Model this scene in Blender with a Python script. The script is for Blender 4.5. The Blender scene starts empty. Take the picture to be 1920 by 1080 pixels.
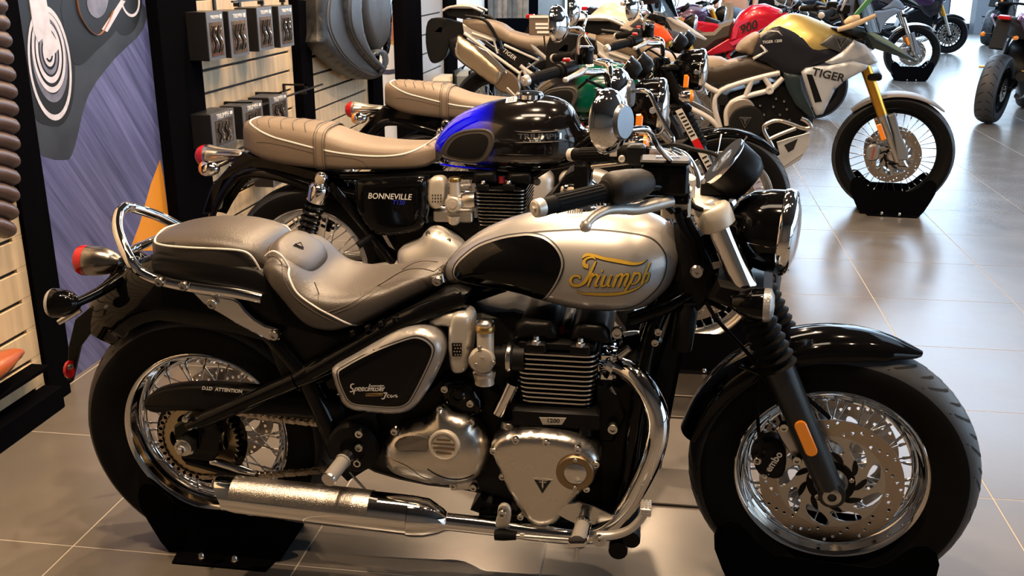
import bpy, math, random
from math import sin, cos, pi, radians, sqrt, atan2, hypot
from mathutils import Vector as V, Matrix, geometry
from mathutils.bvhtree import BVHTree
random.seed(7)
SC = bpy.context.scene
C = SC.collection

# ------------------------------------------------------------------ camera, world, sun and large lights, exposure
F, YAW, PIT, ROL = 1888.5, radians(8.731), radians(17.778), radians(-.139)
CAM = V((1.1018, -2.1864, 1.4331))
_f = V((-sin(YAW)*cos(PIT), cos(YAW)*cos(PIT), -sin(PIT)))
_r = V((cos(YAW), sin(YAW), 0)); _u = _r.cross(_f)
_r, _u = cos(ROL)*_r + sin(ROL)*_u, -sin(ROL)*_r + cos(ROL)*_u
cd = bpy.data.cameras.new('camera'); cam = bpy.data.objects.new('camera', cd); C.objects.link(cam)
cd.sensor_width = 36; cd.lens = F/1920*36; cd.clip_start = .05; cd.clip_end = 200
cam.matrix_world = Matrix(((_r.x, _u.x, -_f.x, CAM.x), (_r.y, _u.y, -_f.y, CAM.y), (_r.z, _u.z, -_f.z, CAM.z), (0, 0, 0, 1)))
SC.camera = cam

W = bpy.data.worlds.new('world'); SC.world = W; W.use_nodes = True
wn = W.node_tree.nodes; wl = W.node_tree.links
bg = wn['Background']; bg.inputs[0].default_value = (.72, .86, 1, 1); bg.inputs[1].default_value = 2.2
SC.view_settings.view_transform = 'Standard'; SC.view_settings.look = 'None'
SC.view_settings.exposure = 0.28; SC.view_settings.gamma = 1; SC.view_settings.use_curve_mapping = False
SC.cycles.max_bounces = 7; SC.cycles.glossy_bounces = 4; SC.cycles.diffuse_bounces = 3; SC.cycles.transparent_max_bounces = 8
SC.cycles.caustics_reflective = False; SC.cycles.caustics_refractive = False
SC.cycles.use_denoising = True; SC.cycles.sample_clamp_indirect = 6

def lamp(name, kind, loc, to, power, col, size=.1, size_y=None, blend=.6, angle=80):
    l = bpy.data.lights.new(name, kind); o = bpy.data.objects.new(name, l); C.objects.link(o)
    o.location = loc; d = V(to)-V(loc); o.rotation_euler = d.to_track_quat('-Z', 'Y').to_euler()
    l.energy = power; l.color = col
    if kind == 'AREA':
        l.shape = 'RECTANGLE' if size_y else 'DISK'; l.size = size
        if size_y: l.size_y = size_y
    elif kind == 'SPOT':
        l.shadow_soft_size = size; l.spot_blend = blend; l.spot_size = radians(angle)
    return o
WARM = (1, .69, .42); COOL = (.58, .78, 1)
H_CEIL = 3.9
# rows of warm track spots under the ceiling (small bright discs) and unseen soft fills, added for the light
for i, (x, y, p) in enumerate([(-.2, -.6, 46), (.9, -.9, 40), (2.1, -.3, 24), (0.6, 1.0, 46), (1.9, 1.5, 30), (-.1, 2.6, 60),
                               (1.2, 3.4, 46), (-.3, 4.6, 60), (1.0, 5.8, 50), (-.2, 7.4, 50), (2.9, .2, 8), (1.2, 8.0, 40)]):
    lamp('spot_lamp', 'AREA', (x, y, 3.6), (x*.9+.05, y+.1, 0), p, WARM, .085)
lamp('added_soft_fill', 'AREA', (.7, -.2, 3.8), (.7, .3, 0), 26, (1, .8, .6), 1.6, .5)
lamp('added_soft_fill', 'AREA', (.6, 3.4, 3.8), (.6, 3.4, 0), 26, (1, .82, .62), 1.6, .5)
lamp('added_soft_fill', 'AREA', (2.2, 9.5, 3.8), (2.2, 9.5, 0), 50, (.95, .97, 1), 2.5, 2.5)
lamp('added_soft_fill', 'AREA', (4.2, 3.5, 3.8), (4.2, 3.5, 0), 16, (.6, .79, 1), 1.5, 2.5)
# daylight through the glazed side behind the viewer's right and through the far windows
lamp('daylight', 'AREA', (7.6, 3.4, 1.9), (1.2, .6, .6), 92, COOL, 6, 2.8)
lamp('daylight', 'AREA', (3.5, 21.3, 2.0), (3.0, 0, .6), 420, COOL, 9, 3.4)
for _y in (6.5, 9.5, 12.5, 15.5, 18.5): lamp('added_floor_glare', 'AREA', (4.6, _y, 3.82), (4.6, _y, 0), 170 if _y > 8 else 40, (.56, .76, 1), 3.8, 2.0)  # unseen overhead fills, added for the blue glare on the floor

# ------------------------------------------------------------------ helpers
def at(px, py, Y, org=(0, 0, 0)):
    """point seen at a pixel of the photograph on the upright plane at lateral offset Y of the thing at org (thing coordinates)"""
    d = _r*((px-960)/F) - _u*((py-540)/F) + _f
    k = (org[1]+Y-CAM.y)/d.y
    p = CAM + d*k
    return V((p.x-org[0], Y, p.z-org[2]))
def atz(px, py, Z):
    d = _r*((px-960)/F) - _u*((py-540)/F) + _f
    return CAM + d*((Z-CAM.z)/d.z)
def T(Y, pts, org=(0, 0, 0)):
    return [at(p[0], p[1], p[2] if len(p) > 2 else Y, org) for p in pts]

MATS = {}
def mat(name, col, metal=0., rough=.5, coat=0., spec=.5, bump=0., bscale=200., var=.0, vscale=8., alpha=1., trans=0., emit=None, aniso=0., col2=None, stretch=None, croug=.04):
    if name in MATS: return MATS[name]
    m = bpy.data.materials.new(name); m.use_nodes = True; MATS[name] = m
    nt = m.node_tree; b = nt.nodes['Principled BSDF']; L = nt.links
    b.inputs['Base Color'].default_value = (*col, 1); b.inputs['Metallic'].default_value = metal
    b.inputs['Roughness'].default_value = rough; b.inputs['Specular IOR Level'].default_value = spec
    b.inputs['Coat Weight'].default_value = coat; b.inputs['Coat Roughness'].default_value = croug
    b.inputs['Transmission Weight'].default_value = trans; b.inputs['Alpha'].default_value = alpha
    if aniso: b.inputs['Anisotropic'].default_value = aniso
    if emit: b.inputs['Emission Color'].default_value = (*emit[0], 1); b.inputs['Emission Strength'].default_value = emit[1]
    tc = nt.nodes.new('ShaderNodeTexCoord'); mp = nt.nodes.new('ShaderNodeMapping'); L.new(tc.outputs['Object'], mp.inputs[0])
    if stretch: mp.inputs['Scale'].default_value = stretch
    n = nt.nodes.new('ShaderNodeTexNoise'); n.inputs['Scale'].default_value = vscale; n.inputs['Detail'].default_value = 4
    L.new(mp.outputs[0], n.inputs['Vector'])
    mr = nt.nodes.new('ShaderNodeMapRange'); mr.inputs[3].default_value = max(0, rough*.82); mr.inputs[4].default_value = min(1, rough*1.2+.01)
    L.new(n.outputs[0], mr.inputs[0]); L.new(mr.outputs[0], b.inputs['Roughness'])
    if var or col2:
        mx = nt.nodes.new('ShaderNodeMix'); mx.data_type = 'RGBA'
        mx.inputs[6].default_value = (*[c*(1-var) for c in col], 1); mx.inputs[7].default_value = (*(col2 or [min(1, c*(1+var)) for c in col]), 1)
        cr = nt.nodes.new('ShaderNodeMapRange'); cr.inputs[1].default_value = .35; cr.inputs[2].default_value = .65
        L.new(n.outputs[0], cr.inputs[0]); L.new(cr.outputs[0], mx.inputs[0]); L.new(mx.outputs[2], b.inputs['Base Color'])
    if bump:
        n2 = nt.nodes.new('ShaderNodeTexNoise'); n2.inputs['Scale'].default_value = bscale; n2.inputs['Detail'].default_value = 2
        L.new(mp.outputs[0], n2.inputs['Vector'])
        bp = nt.nodes.new('ShaderNodeBump'); bp.inputs['Strength'].default_value = bump; bp.inputs['Distance'].default_value = .002
        L.new(n2.outputs[0], bp.inputs['Height']); L.new(bp.outputs[0], b.inputs['Normal'])
    return m

chrome = mat('chrome', (.90, .89, .875), 1, .035)
chrome_s = mat('satin_chrome', (.72, .70, .67), 1, .22)
alu = mat('brushed_aluminium', (.74, .70, .64), 1, .25, bump=.10, bscale=90, stretch=(1, 1, 14))
alu_cast = mat('cast_aluminium', (.66, .63, .58), 1, .40, bump=.15, bscale=260)
alu_l = mat('painted_silver_aluminium', (.72, .69, .64), .55, .36)
steel = mat('steel', (.55, .53, .50), 1, .28)
disc_m = mat('brake_steel', (.46, .40, .34), 1, .26, bump=.1, bscale=300)
bolt_m = mat('bolt_steel', (.68, .66, .62), 1, .2)
bgloss = mat('black_gloss', (.0025, .0025, .003), 0, .06, spec=.26)
bsat = mat('black_satin', (.005, .005, .0055), 0, .34, spec=.16)
bmat = mat('black_matt', (.006, .006, .0065), 0, .62, spec=.1)
bplas = mat('black_plastic', (.008, .008, .0085), 0, .46, spec=.16, bump=.15, bscale=500)
rubber = mat('rubber', (.006, .006, .0065), 0, .6, spec=.10, bump=.1, bscale=120)
tread_m = mat('tyre_tread', (.040, .043, .050), 0, .5, bump=.12, bscale=160)  # grey tread, with the bluish daylight on it put into the colour
gap_m = mat('groove_black', (.003, .003, .003), 0, .9)
silver = mat('silver_paint', (.43, .42, .415), .55, .34, coat=.9, bump=.02, bscale=900)
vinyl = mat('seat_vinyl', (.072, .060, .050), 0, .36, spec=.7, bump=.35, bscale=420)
vinyl_shade = mat('seat_vinyl_shaded', (.028, .025, .023), 0, .42, spec=.5, bump=.35, bscale=420)  # darker copy of the seat vinyl: shade of the sides put into colour
vinyl_b = mat('tan_seat_vinyl', (.215, .162, .115), 0, .45, spec=.6, bump=.35, bscale=420)
piping = mat('white_piping', (.80, .78, .74), 0, .4)
stitch = mat('grey_thread', (.09, .075, .06), 0, .6)
gold_ink = mat('gold_lettering', (.72, .46, .06), .25, .35)
ink_w = mat('white_lettering', (.8, .79, .76), 0, .4)
ink_k = mat('black_lettering', (.01, .01, .01), 0, .4)
ink_g = mat('warm_gold_print', (.45, .28, .1), 0, .4)
ivory = mat('ivory_metal', (.70, .64, .55), .45, .38, var=.06)
brass = mat('brass', (.62, .42, .16), 1, .3)
bronze = mat('bronze_ring', (.30, .22, .13), 1, .35)
red_l = mat('red_lens', (.55, .008, .012), 0, .15, coat=.5)
org_l = mat('amber_lens', (.80, .22, .01), 0, .2, coat=.5, emit=((1, .3, .02), .12))
clear_l = mat('clear_lens', (.5, .51, .53), .4, .12, coat=.6, bump=.6, bscale=300)
glass_l = mat('lamp_glass', (.75, .8, .85), .6, .06, coat=1)
chain_m = mat('chain_steel', (.48, .42, .34), 1, .32, var=.2, vscale=60)
red_p = mat('red_plastic', (.6, .01, .015), 0, .3)

class M:
    def __init__(s): s.v = []; s.f = []; s.m = []; s.mi = 0
    def add(s, vs, fs):
        o = len(s.v); s.v += [V(v) for v in vs]; s.f += [tuple(i+o for i in f) for f in fs]; s.m += [s.mi]*len(fs); return s
    def tube(s, pts, r, n=10, smooth=0, cap=True, flat=1., up=None, closed=False):
        pts = [V(p) for p in pts]
        rs = list(r) if isinstance(r, (list, tuple)) else [r]*len(pts)
        if smooth: pts, rs = spline(pts, rs, smooth)
        N = len(pts); tg = []
        for i in range(N):
            a = pts[(i-1) % N] if (closed or i) else pts[0]; b = pts[(i+1) % N] if (closed or i < N-1) else pts[-1]
            t = (b-a); tg.append(t.normalized() if t.length > 1e-9 else V((0, 0, 1)))
        u = V(up) if up else (V((0, 1, 0)) if abs(tg[0].y) < .9 else V((0, 0, 1)))
        vs = []; fs = []
        for i in range(N):
            u = (u - tg[i]*u.dot(tg[i])); u = u.normalized() if u.length > 1e-6 else tg[i].orthogonal().normalized()
            w = tg[i].cross(u)
            for k in range(n):
                a = 2*pi*k/n; vs.append(pts[i] + (u*cos(a)*flat + w*sin(a))*rs[i])
        for i in range(N if closed else N-1):
            for k in range(n):
                fs.append((i*n+k, i*n+(k+1) % n, ((i+1) % N)*n+(k+1) % n, ((i+1) % N)*n+k))
        if cap and not closed: fs += [tuple(range(n))[::-1], tuple(range((N-1)*n, N*n))]
        return s.add(vs, fs)
    def lathe(s, prof, o, ax, n=24, cap=True, a0=0., a1=2*pi, up=None):
        o = V(o); ax = V(ax).normalized(); u = V(up) if up else ax.orthogonal(); u = (u-ax*u.dot(ax)).normalized(); w = ax.cross(u)
        full = abs(a1-a0-2*pi) < 1e-6; K = n if full else n+1
        vs = []; fs = []
        for (r, h) in prof:
            for k in range(K):
                a = a0+(a1-a0)*k/n; vs.append(o+ax*h+(u*cos(a)+w*sin(a))*max(r, 1e-5))
        for i in range(len(prof)-1):
            for k in range(n):
                k2 = (k+1) % K; fs.append((i*K+k, i*K+k2, (i+1)*K+k2, (i+1)*K+k))
        if cap and full:
            if prof[0][0] > 1e-4: fs.append(tuple(range(K))[::-1])
            if prof[-1][0] > 1e-4: fs.append(tuple(range((len(prof)-1)*K, len(prof)*K)))
        return s.add(vs, fs)
    def loft(s, rings, cap=True, closed=True):
        n = len(rings[0]); vs = [p for r in rings for p in r]; fs = []
        for i in range(len(rings)-1):
            for k in range(n if closed else n-1): fs.append((i*n+k, i*n+(k+1) % n, (i+1)*n+(k+1) % n, (i+1)*n+k))
        if cap and closed: fs += [tuple(range(n))[::-1], tuple(range((len(rings)-1)*n, len(rings)*n))]
        return s.add(vs, fs)
    def box(s, lo, hi, b=0.):
        (x0, y0, z0), (x1, y1, z1) = lo, hi
        if x0 > x1: x0, x1 = x1, x0
        if y0 > y1: y0, y1 = y1, y0
        if z0 > z1: z0, z1 = z1, z0
        if not b:
            return s.add([(x0, y0, z0), (x1, y0, z0), (x1, y1, z0), (x0, y1, z0), (x0, y0, z1), (x1, y0, z1), (x1, y1, z1), (x0, y1, z1)],
                         [(0, 3, 2, 1), (4, 5, 6, 7), (0, 1, 5, 4), (1, 2, 6, 5), (2, 3, 7, 6), (3, 0, 4, 7)])
        R = []
        for (z, i) in ((z0, b), (z0+b, 0), (z1-b, 0), (z1, b)):
            R.append([V(p) for p in ((x0+i+b*.6, y0+i, z), (x1-i-b*.6, y0+i, z), (x1-i, y0+i+b*.6, z), (x1-i, y1-i-b*.6, z), (x1-i-b*.6, y1-i, z), (x0+i+b*.6, y1-i, z), (x0+i, y1-i-b*.6, z), (x0+i, y0+i+b*.6, z))])
        return s.loft(R)
    def slab(s, pts, n, d, b=.0):
        """closed outline of 3-D points, thickened by d along n, edges bevelled by b"""
        pts = [V(p) for p in pts]; n = V(n).normalized(); N = len(pts); c = sum(pts, V())/N
        def off(t):
            o = []
            ar = sum(((pts[i]-c).cross(pts[(i+1) % N]-c)).dot(n) for i in range(N)); sg = 1 if ar > 0 else -1
            for i in range(N):
                a = (pts[i]-pts[i-1]).normalized(); e = (pts[(i+1) % N]-pts[i]).normalized()
                na = n.cross(a)*sg; ne = n.cross(e)*sg; m = na+ne
                if m.length < 1e-6: m = na
                m = m.normalized(); q = max(.5, m.dot(na)); o.append(pts[i]+m*(t/q))
            return o
        if b:
            i1 = off(b); R = [[p for p in i1], [p+n*b for p in pts], [p+n*(d-b) for p in pts], [p+n*d for p in i1]]
        else: R = [pts, [p+n*d for p in pts]]
        k = len(s.v); s.loft(R, cap=False)
        for ring, rev in ((R[0], True), (R[-1], False)):
            tri = geometry.tessellate_polygon([ring]); s.add(ring, [t for t in tri])
        return s
    def puff(s, pts, n, back, edge, bulge, ew, grid=.012, inset_top=0.):
        """rounded solid: outline (3-D, planar) with a wall from -back to 0 and a domed front rising by bulge within ew of the edge"""
        pts = [V(p) for p in pts]; n = V(n).normalized(); c = sum(pts, V())/len(pts)
        u = (n.orthogonal()).normalized(); w = n.cross(u)
        P2 = [((p-c).dot(u), (p-c).dot(w)) for p in pts]; N = len(P2)
        def dist(x, y):
            m = 1e9
            for i in range(N):
                ax, ay = P2[i]; bx, by = P2[(i+1) % N]; dx, dy = bx-ax, by-ay; L2 = dx*dx+dy*dy or 1e-12
                t = max(0, min(1, ((x-ax)*dx+(y-ay)*dy)/L2)); m = min(m, hypot(x-ax-t*dx, y-ay-t*dy))
            return m
        def inside(x, y):
            r = False
            for i in range(N):
                ax, ay = P2[i]; bx, by = P2[i-1]
                if (ay > y) != (by > y) and x < (bx-ax)*(y-ay)/(by-ay)+ax: r = not r
            return r
        vv = [V((a, b)) for a, b in P2]
        x0 = min(a for a, b in P2); x1 = max(a for a, b in P2); y0 = min(b for a, b in P2); y1 = max(b for a, b in P2)
        g = grid; j = 0; y = y0+g*.5
        while y < y1:
            x = x0+g*(.5 if j % 2 else 0.)
            while x < x1:
                if inside(x, y) and dist(x, y) > g*.45: vv.append(V((x, y)))
                x += g
            y += g*.87; j += 1
        # a ring close to the edge to carry the rounding
        for t in (.12, .4):
            for i in range(N):
                ax, ay = P2[i]; bx, by = P2[(i+1) % N]
                L = hypot(bx-ax, by-ay)
                k = max(1, int(L/g))
                for q in range(k):
                    f = (q+.5)/k; mx, my = ax+(bx-ax)*f, ay+(by-ay)*f; nx, ny = -(by-ay)/(L or 1), (bx-ax)/(L or 1)
                    for sg in (1, -1):
                        X, Y = mx+nx*sg*t*ew, my+ny*sg*t*ew
                        if inside(X, Y) and dist(X, Y) > t*ew*.8: vv.append(V((X, Y)))
        r = geometry.delaunay_2d_cdt(vv, [(i, (i+1) % N) for i in range(N)], [], 0, 1e-6)
        ov, of = r[0], r[2]; vs = []
        for p in ov:
            d = min(1, dist(p.x, p.y)/ew) if inside(p.x, p.y) else 0
            vs.append(c+u*p.x+w*p.y+n*(bulge*sqrt(max(0, 1-(1-d)**2))))
        fs = []
        for f in of:
            cx = sum(ov[i].x for i in f)/3; cy = sum(ov[i].y for i in f)/3
            if inside(cx, cy): fs.append(tuple(f))
        s.add(vs, fs)
        s.loft([[p-n*back for p in pts], pts], cap=False)
        tri = geometry.tessellate_polygon([[p-n*back for p in pts]]); s.add([p-n*back for p in pts], [t for t in tri])
        return s
    def bolt(s, c, ax, r=.008, h=.006):
        ax = V(ax).normalized()
        s.lathe([(r, -h), (r, h*.6), (r*.85, h), (r*.5, h), (r*.45, h*.4), (0, h*.4)], c, ax, 12); return s
    def xf(s, mx): s.v = [mx @ v for v in s.v]; return s
    def bvh(s): return BVHTree.FromPolygons([tuple(v) for v in s.v], s.f)
    def ob(s, name, m, parent=None, smooth=40, **kw):
        me = bpy.data.meshes.new(name); me.from_pydata([tuple(v) for v in s.v], [], s.f)
        ms = m if isinstance(m, (list, tuple)) else [m]
        for x in ms: me.materials.append(x)
        if len(ms) > 1: me.polygons.foreach_set('material_index', s.m)
        fixn(me)
        if smooth: me.shade_smooth(); me.set_sharp_from_angle(angle=radians(smooth))
        return link(name, me, parent, **kw)
import bmesh
def fixn(me):
    b = bmesh.new(); b.from_mesh(me); bmesh.ops.remove_doubles(b, verts=b.verts, dist=1e-6)
    bmesh.ops.recalc_face_normals(b, faces=b.faces); b.to_mesh(me); b.free()
def link(name, data, parent=None, label=None, cat=None, group=None, kind=None, loc=None, rot=None):
    o = bpy.data.objects.new(name, data); C.objects.link(o); o.parent = parent
    if label: o['label'] = label
    if cat: o['category'] = cat
    if group: o['group'] = group
    if kind: o['kind'] = kind
    if loc: o.location = loc
    if rot: o.rotation_euler = rot
    return o
def empty(name, parent=None, **k): return link(name, None, parent, **k)
def spline(pts, rs, k):
    P = []; R = []; N = len(pts)
    for i in range(N-1):
        p0 = pts[max(i-1, 0)]; p1 = pts[i]; p2 = pts[i+1]; p3 = pts[min(i+2, N-1)]
        for j in range(k):
            t = j/k; P.append(.5*((2*p1)+(-p0+p2)*t+(2*p0-5*p1+4*p2-p3)*t*t+(-p0+3*p1-3*p2+p3)*t**3)); R.append(rs[i]*(1-t)+rs[i+1]*t)
    P.append(pts[-1]); R.append(rs[-1]); return P, R
def smooth_loop(pts, k=4):
    pts = [V(p) for p in pts]; N = len(pts); P = []
    for i in range(N):
        p0, p1, p2, p3 = pts[i-1], pts[i], pts[(i+1) % N], pts[(i+2) % N]
        for j in range(k):
            t = j/k; P.append(.5*((2*p1)+(-p0+p2)*t+(2*p0-5*p1+4*p2-p3)*t*t+(-p0+3*p1-3*p2+p3)*t**3))
    return P
def lerp_tab(tab, x):
    if x <= tab[0][0]: return tab[0][1]
    for (a, b), (c, d) in zip(tab, tab[1:]):
        if x <= c: t = (x-a)/(c-a); t = t*t*(3-2*t) if False else t; return b+(d-b)*t
    return tab[-1][1]
def cat_tab(tab, x):
    """smooth interpolation through (x, value) pairs"""
    n = len(tab)
    if x <= tab[0][0]: return tab[0][1]
    if x >= tab[-1][0]: return tab[-1][1]
    for i in range(n-1):
        if x <= tab[i+1][0]:
            x1, y1 = tab[i]; x2, y2 = tab[i+1]; h = x2-x1
            m1 = (y2-tab[i-1][1])/(x2-tab[i-1][0]) if i else (y2-y1)/h
            m2 = (tab[i+2][1]-y1)/(tab[i+2][0]-x1) if i+2 < n else (y2-y1)/h
            t = (x-x1)/h
            return (2*t**3-3*t*t+1)*y1+(t**3-2*t*t+t)*h*m1+(-2*t**3+3*t*t)*y2+(t**3-t*t)*h*m2
def sring(x, yc, hw, zb, zt, et=2.4, eb=2.4, n=28, zc=None, tilt=0.):
    """super-ellipse cross-section at x"""
    zc = (zb+zt)/2 if zc is None else zc; R = []
    for k in range(n):
        a = 2*pi*k/n; c, q = cos(a), sin(a); e = et if q >= 0 else eb
        y = hw*(abs(c)**(2/e))*(1 if c >= 0 else -1); hz = (zt-zc) if q >= 0 else (zc-zb)
        z = hz*(abs(q)**(2/e))*(1 if q >= 0 else -1)
        R.append(V((x+tilt*z, yc+y, zc+z)))
    return R
def body(secs, k=5, n=28):
    """loft of sring sections given as (x, yc, hw, zb, zt, et, eb, zc)"""
    S = [tuple(s)+(2.4,)*(7-len(s)) if len(s) < 8 else tuple(s) for s in secs]
    S = [s if len(s) >= 8 else s+((s[3]+s[4])/2,) for s in S]
    out = []
    tabs = [[(i, s[j]) for i, s in enumerate(S)] for j in range(8)]
    for i in range((len(S)-1)*k+1):
        t = i/k; v = [cat_tab(tb, t) for tb in tabs]; out.append(sring(v[0], v[1], max(v[2], 1e-4), v[3], v[4], v[5], v[6], n, v[7]))
    return M().loft(out)
def curve2d(loops, ext, bev=0., name='c'):
    """filled 2-D loops (holes cut out) as a mesh in the local x-z plane, thickness 2*ext along y"""
    cu = bpy.data.curves.new(name, 'CURVE'); cu.dimensions = '2D'; cu.fill_mode = 'BOTH'; cu.extrude = ext; cu.bevel_depth = bev; cu.bevel_resolution = 0
    for lp in loops:
        sp = cu.splines.new('POLY'); sp.points.add(len(lp)-1); sp.use_cyclic_u = True
        for q, p in zip(sp.points, lp): q.co = (p[0], p[1], 0, 1)
    o = bpy.data.objects.new(name, cu); me = bpy.data.meshes.new_from_object(o); bpy.data.objects.remove(o); bpy.data.curves.remove(cu)
    me.transform(Matrix(((1, 0, 0, 0), (0, 0, -1, 0), (0, 1, 0, 0), (0, 0, 0, 1))))
    return me
def plate(name, loops, ext, bev, m, parent, loc=(0, 0, 0), rot=(0, 0, 0), mx=None, **k):
    me = curve2d(loops, ext, bev); me.materials.append(m)
    if mx: me.transform(mx)
    return link(name, me, parent, loc=loc, rot=rot, **k)
def circle(r, n=32, cx=0, cy=0, a0=0): return [(cx+r*cos(a0+2*pi*k/n), cy+r*sin(a0+2*pi*k/n)) for k in range(n)]
def text(name, body_, size, m, parent, mx, ext=.0004, shear=0., sx=1., bold=0., **k):
    cu = bpy.data.curves.new(name, 'FONT'); cu.body = body_; cu.size = size; cu.extrude = ext; cu.shear = shear; cu.offset = bold
    cu.align_x = 'CENTER'; cu.align_y = 'CENTER'; cu.resolution_u = 3
    o = bpy.data.objects.new(name, cu); me = bpy.data.meshes.new_from_object(o); bpy.data.objects.remove(o); bpy.data.curves.remove(cu)
    me.transform(Matrix.Diagonal((sx, 1, 1, 1))); me.transform(mx); me.materials.clear(); me.materials.append(m)
    return link(name, me, parent, **k)
def frame(o, x, z):
    """matrix: local x axis along x, local y axis along z (text up), facing their cross product"""
    x = V(x).normalized(); z = V(z); z = (z-x*z.dot(x)).normalized(); n = x.cross(z)
    return Matrix(((x.x, z.x, n.x, o[0]), (x.y, z.y, n.y, o[1]), (x.z, z.z, n.z, o[2]), (0, 0, 0, 1)))
def side(o, sc=1, rot=0.):
    """frame on a face looking at -Y (towards the viewer)"""
    return frame(o, (cos(rot), 0, sin(rot)), (-sin(rot), 0, cos(rot)))
def drape(bv, pts, off, dirn=(0, 1, 0), start=-1.):
    """push points onto a surface along dirn"""
    d = V(dirn); o = []
    for p in pts:
        q = V(p); q = q - d*(q.dot(d)) + d*start
        h = bv.ray_cast(q, d)
        o.append((h[0]-d*off) if h[0] is not None else None)
    last = next((x for x in o if x is not None), V(pts[0]))
    for i in range(len(o)):
        if o[i] is None: o[i] = V((pts[i][0], last.y, pts[i][2]))
        else: last = o[i]
    return o
def decal(bv, outline, off, holes=(), g=.012):
    """outline in x,z (y ignored) laid on a surface facing -Y, returned as M"""
    P2 = [(p[0], p[2]) for p in outline]; N = len(P2)
    def inside(x, y):
        r = False
        for i in range(N):
            ax, ay = P2[i]; bx, by = P2[i-1]
            if (ay > y) != (by > y) and x < (bx-ax)*(y-ay)/(by-ay)+ax: r = not r
        return r
    vv = [V(p) for p in P2]; x = min(p[0] for p in P2)
    while x < max(p[0] for p in P2):
        y = min(p[1] for p in P2)
        while y < max(p[1] for p in P2):
            if inside(x, y): vv.append(V((x, y)))
            y += g
        x += g
    r = geometry.delaunay_2d_cdt(vv, [(i, (i+1) % N) for i in range(N)], [], 0, 1e-6)
    q = drape(bv, [V((p.x, 0, p.y)) for p in r[0]], off)
    m = M(); m.add(q, [tuple(f) for f in r[2] if inside(sum(r[0][i].x for i in f)/3, sum(r[0][i].y for i in f)/3)])
    return m
def drape_mesh(o, bv, off):
    """lay a flat mesh object (x,z) on a surface facing -Y, keeping its small relief"""
    me = o.data; b = bmesh.new(); b.from_mesh(me)
    bmesh.ops.triangulate(b, faces=b.faces)
    ys = [v.co.y for v in b.verts]; y0 = max(ys)
    for v, q in zip(list(b.verts), drape(bv, [v.co.copy() for v in b.verts], off)):
        v.co = V((v.co.x, q.y + (v.co.y-y0), v.co.z))
    b.to_mesh(me); b.free()
# ------------------------------------------------------------------ setting
tile_m = mat('floor_tile', (.148, .132, .116), 0, .24, spec=.6, bump=.03, bscale=14, var=.08, vscale=4)
grout_m = mat('grout', (.50, .46, .40), 0, .8)
board_m = mat('maple_slat_board', (.60, .46, .29), 0, .45, var=.12, vscale=3, stretch=(1, 9, .6))
board2 = mat('grey_slat_board', (.30, .29, .28), 0, .45, var=.08, vscale=3, stretch=(1, 9, .6))
slot_m = mat('slot_dark', (.01, .01, .01), 0, .7)
post_m = mat('black_post_paint', (.003, .003, .004), 0, .7, spec=0.)
wall_m = mat('wall_paint', (.10, .085, .07), 0, .7, var=.05)
white_m = mat('white_panel', (.78, .76, .73), 0, .5)
ceil_m = mat('ceiling_paint', (.06, .05, .045), 0, .8)

fl = M(); fl.add([(-3, -5, -.0007), (9, -5, -.0007), (9, 22, -.0007), (-3, 22, -.0007)], [(0, 1, 2, 3)])
floor = fl.ob('floor', grout_m, kind='structure')
TX, TY, TS, G = -.373, -.1, .6075, .0018
tm = M()
tm.box((G, G, -.012), (TS-G, TS-G, 0), .0005); tile_me = bpy.data.meshes.new('tile'); tile_me.from_pydata([tuple(v) for v in tm.v], [], tm.f); tile_me.materials.append(tile_m); fixn(tile_me)
far = M(); nt_ = 0
for i in range(-5, 16):
    for j in range(-9, 37):
        x, y = TX+i*TS, TY+j*TS
        if y < 11 and -1.3 < x+TS and x < 5.5 and y > -1.6:
            link('floor_tile', tile_me, floor, loc=(x, y, 0)); nt_ += 1
        else: far.box((x+G, y+G, -.012), (x+TS-G, y+TS-G, 0))
far.ob('far_tiles', tile_m, floor, smooth=0, kind='stuff')

def plane_wall(name, p, q, z0, z1, m, t=.12):
    p, q = V((*p, 0)), V((*q, 0)); d = (q-p).normalized(); n = V((-d.y, d.x, 0))*t
    return M().slab([p+V((0, 0, z0)), q+V((0, 0, z0)), q+V((0, 0, z1)), p+V((0, 0, z1))], n, t).ob(name, m, smooth=0, kind='structure')
plane_wall('wall_left', (-1.35, -5), (-1.35, 22), 0, H_CEIL, wall_m)
plane_wall('wall_behind', (9, -5), (-3, -5), 0, H_CEIL, wall_m)
M().add([(-3, -5, H_CEIL), (9.2, -5, H_CEIL), (9.2, 22.2, H_CEIL), (-3, 22.2, H_CEIL)], [(0, 1, 2, 3)]).ob('ceiling', ceil_m, kind='structure')
# glazed far wall and glazed side: sill, piers, panes
pier_m = mat('grey_pier', (.33, .37, .42), 0, .5)
glass_m = bpy.data.materials.new('window_glass'); glass_m.use_nodes = True
_n = glass_m.node_tree.nodes; _l = glass_m.node_tree.links; _n.remove(_n['Principled BSDF'])
_t = _n.new('ShaderNodeBsdfTransparent'); _t.inputs[0].default_value = (.93, .97, 1, 1); _g = _n.new('ShaderNodeBsdfGlossy'); _g.inputs['Roughness'].default_value = .02
_fr = _n.new('ShaderNodeFresnel'); _fr.inputs[0].default_value = 1.45; _mx = _n.new('ShaderNodeMixShader')
_l.new(_fr.outputs[0], _mx.inputs[0]); _l.new(_t.outputs[0], _mx.inputs[1]); _l.new(_g.outputs[0], _mx.inputs[2]); _l.new(_mx.outputs[0], _n['Material Output'].inputs[0])
frame_m = mat('window_frame', (.05, .055, .06), 0, .4)
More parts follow.
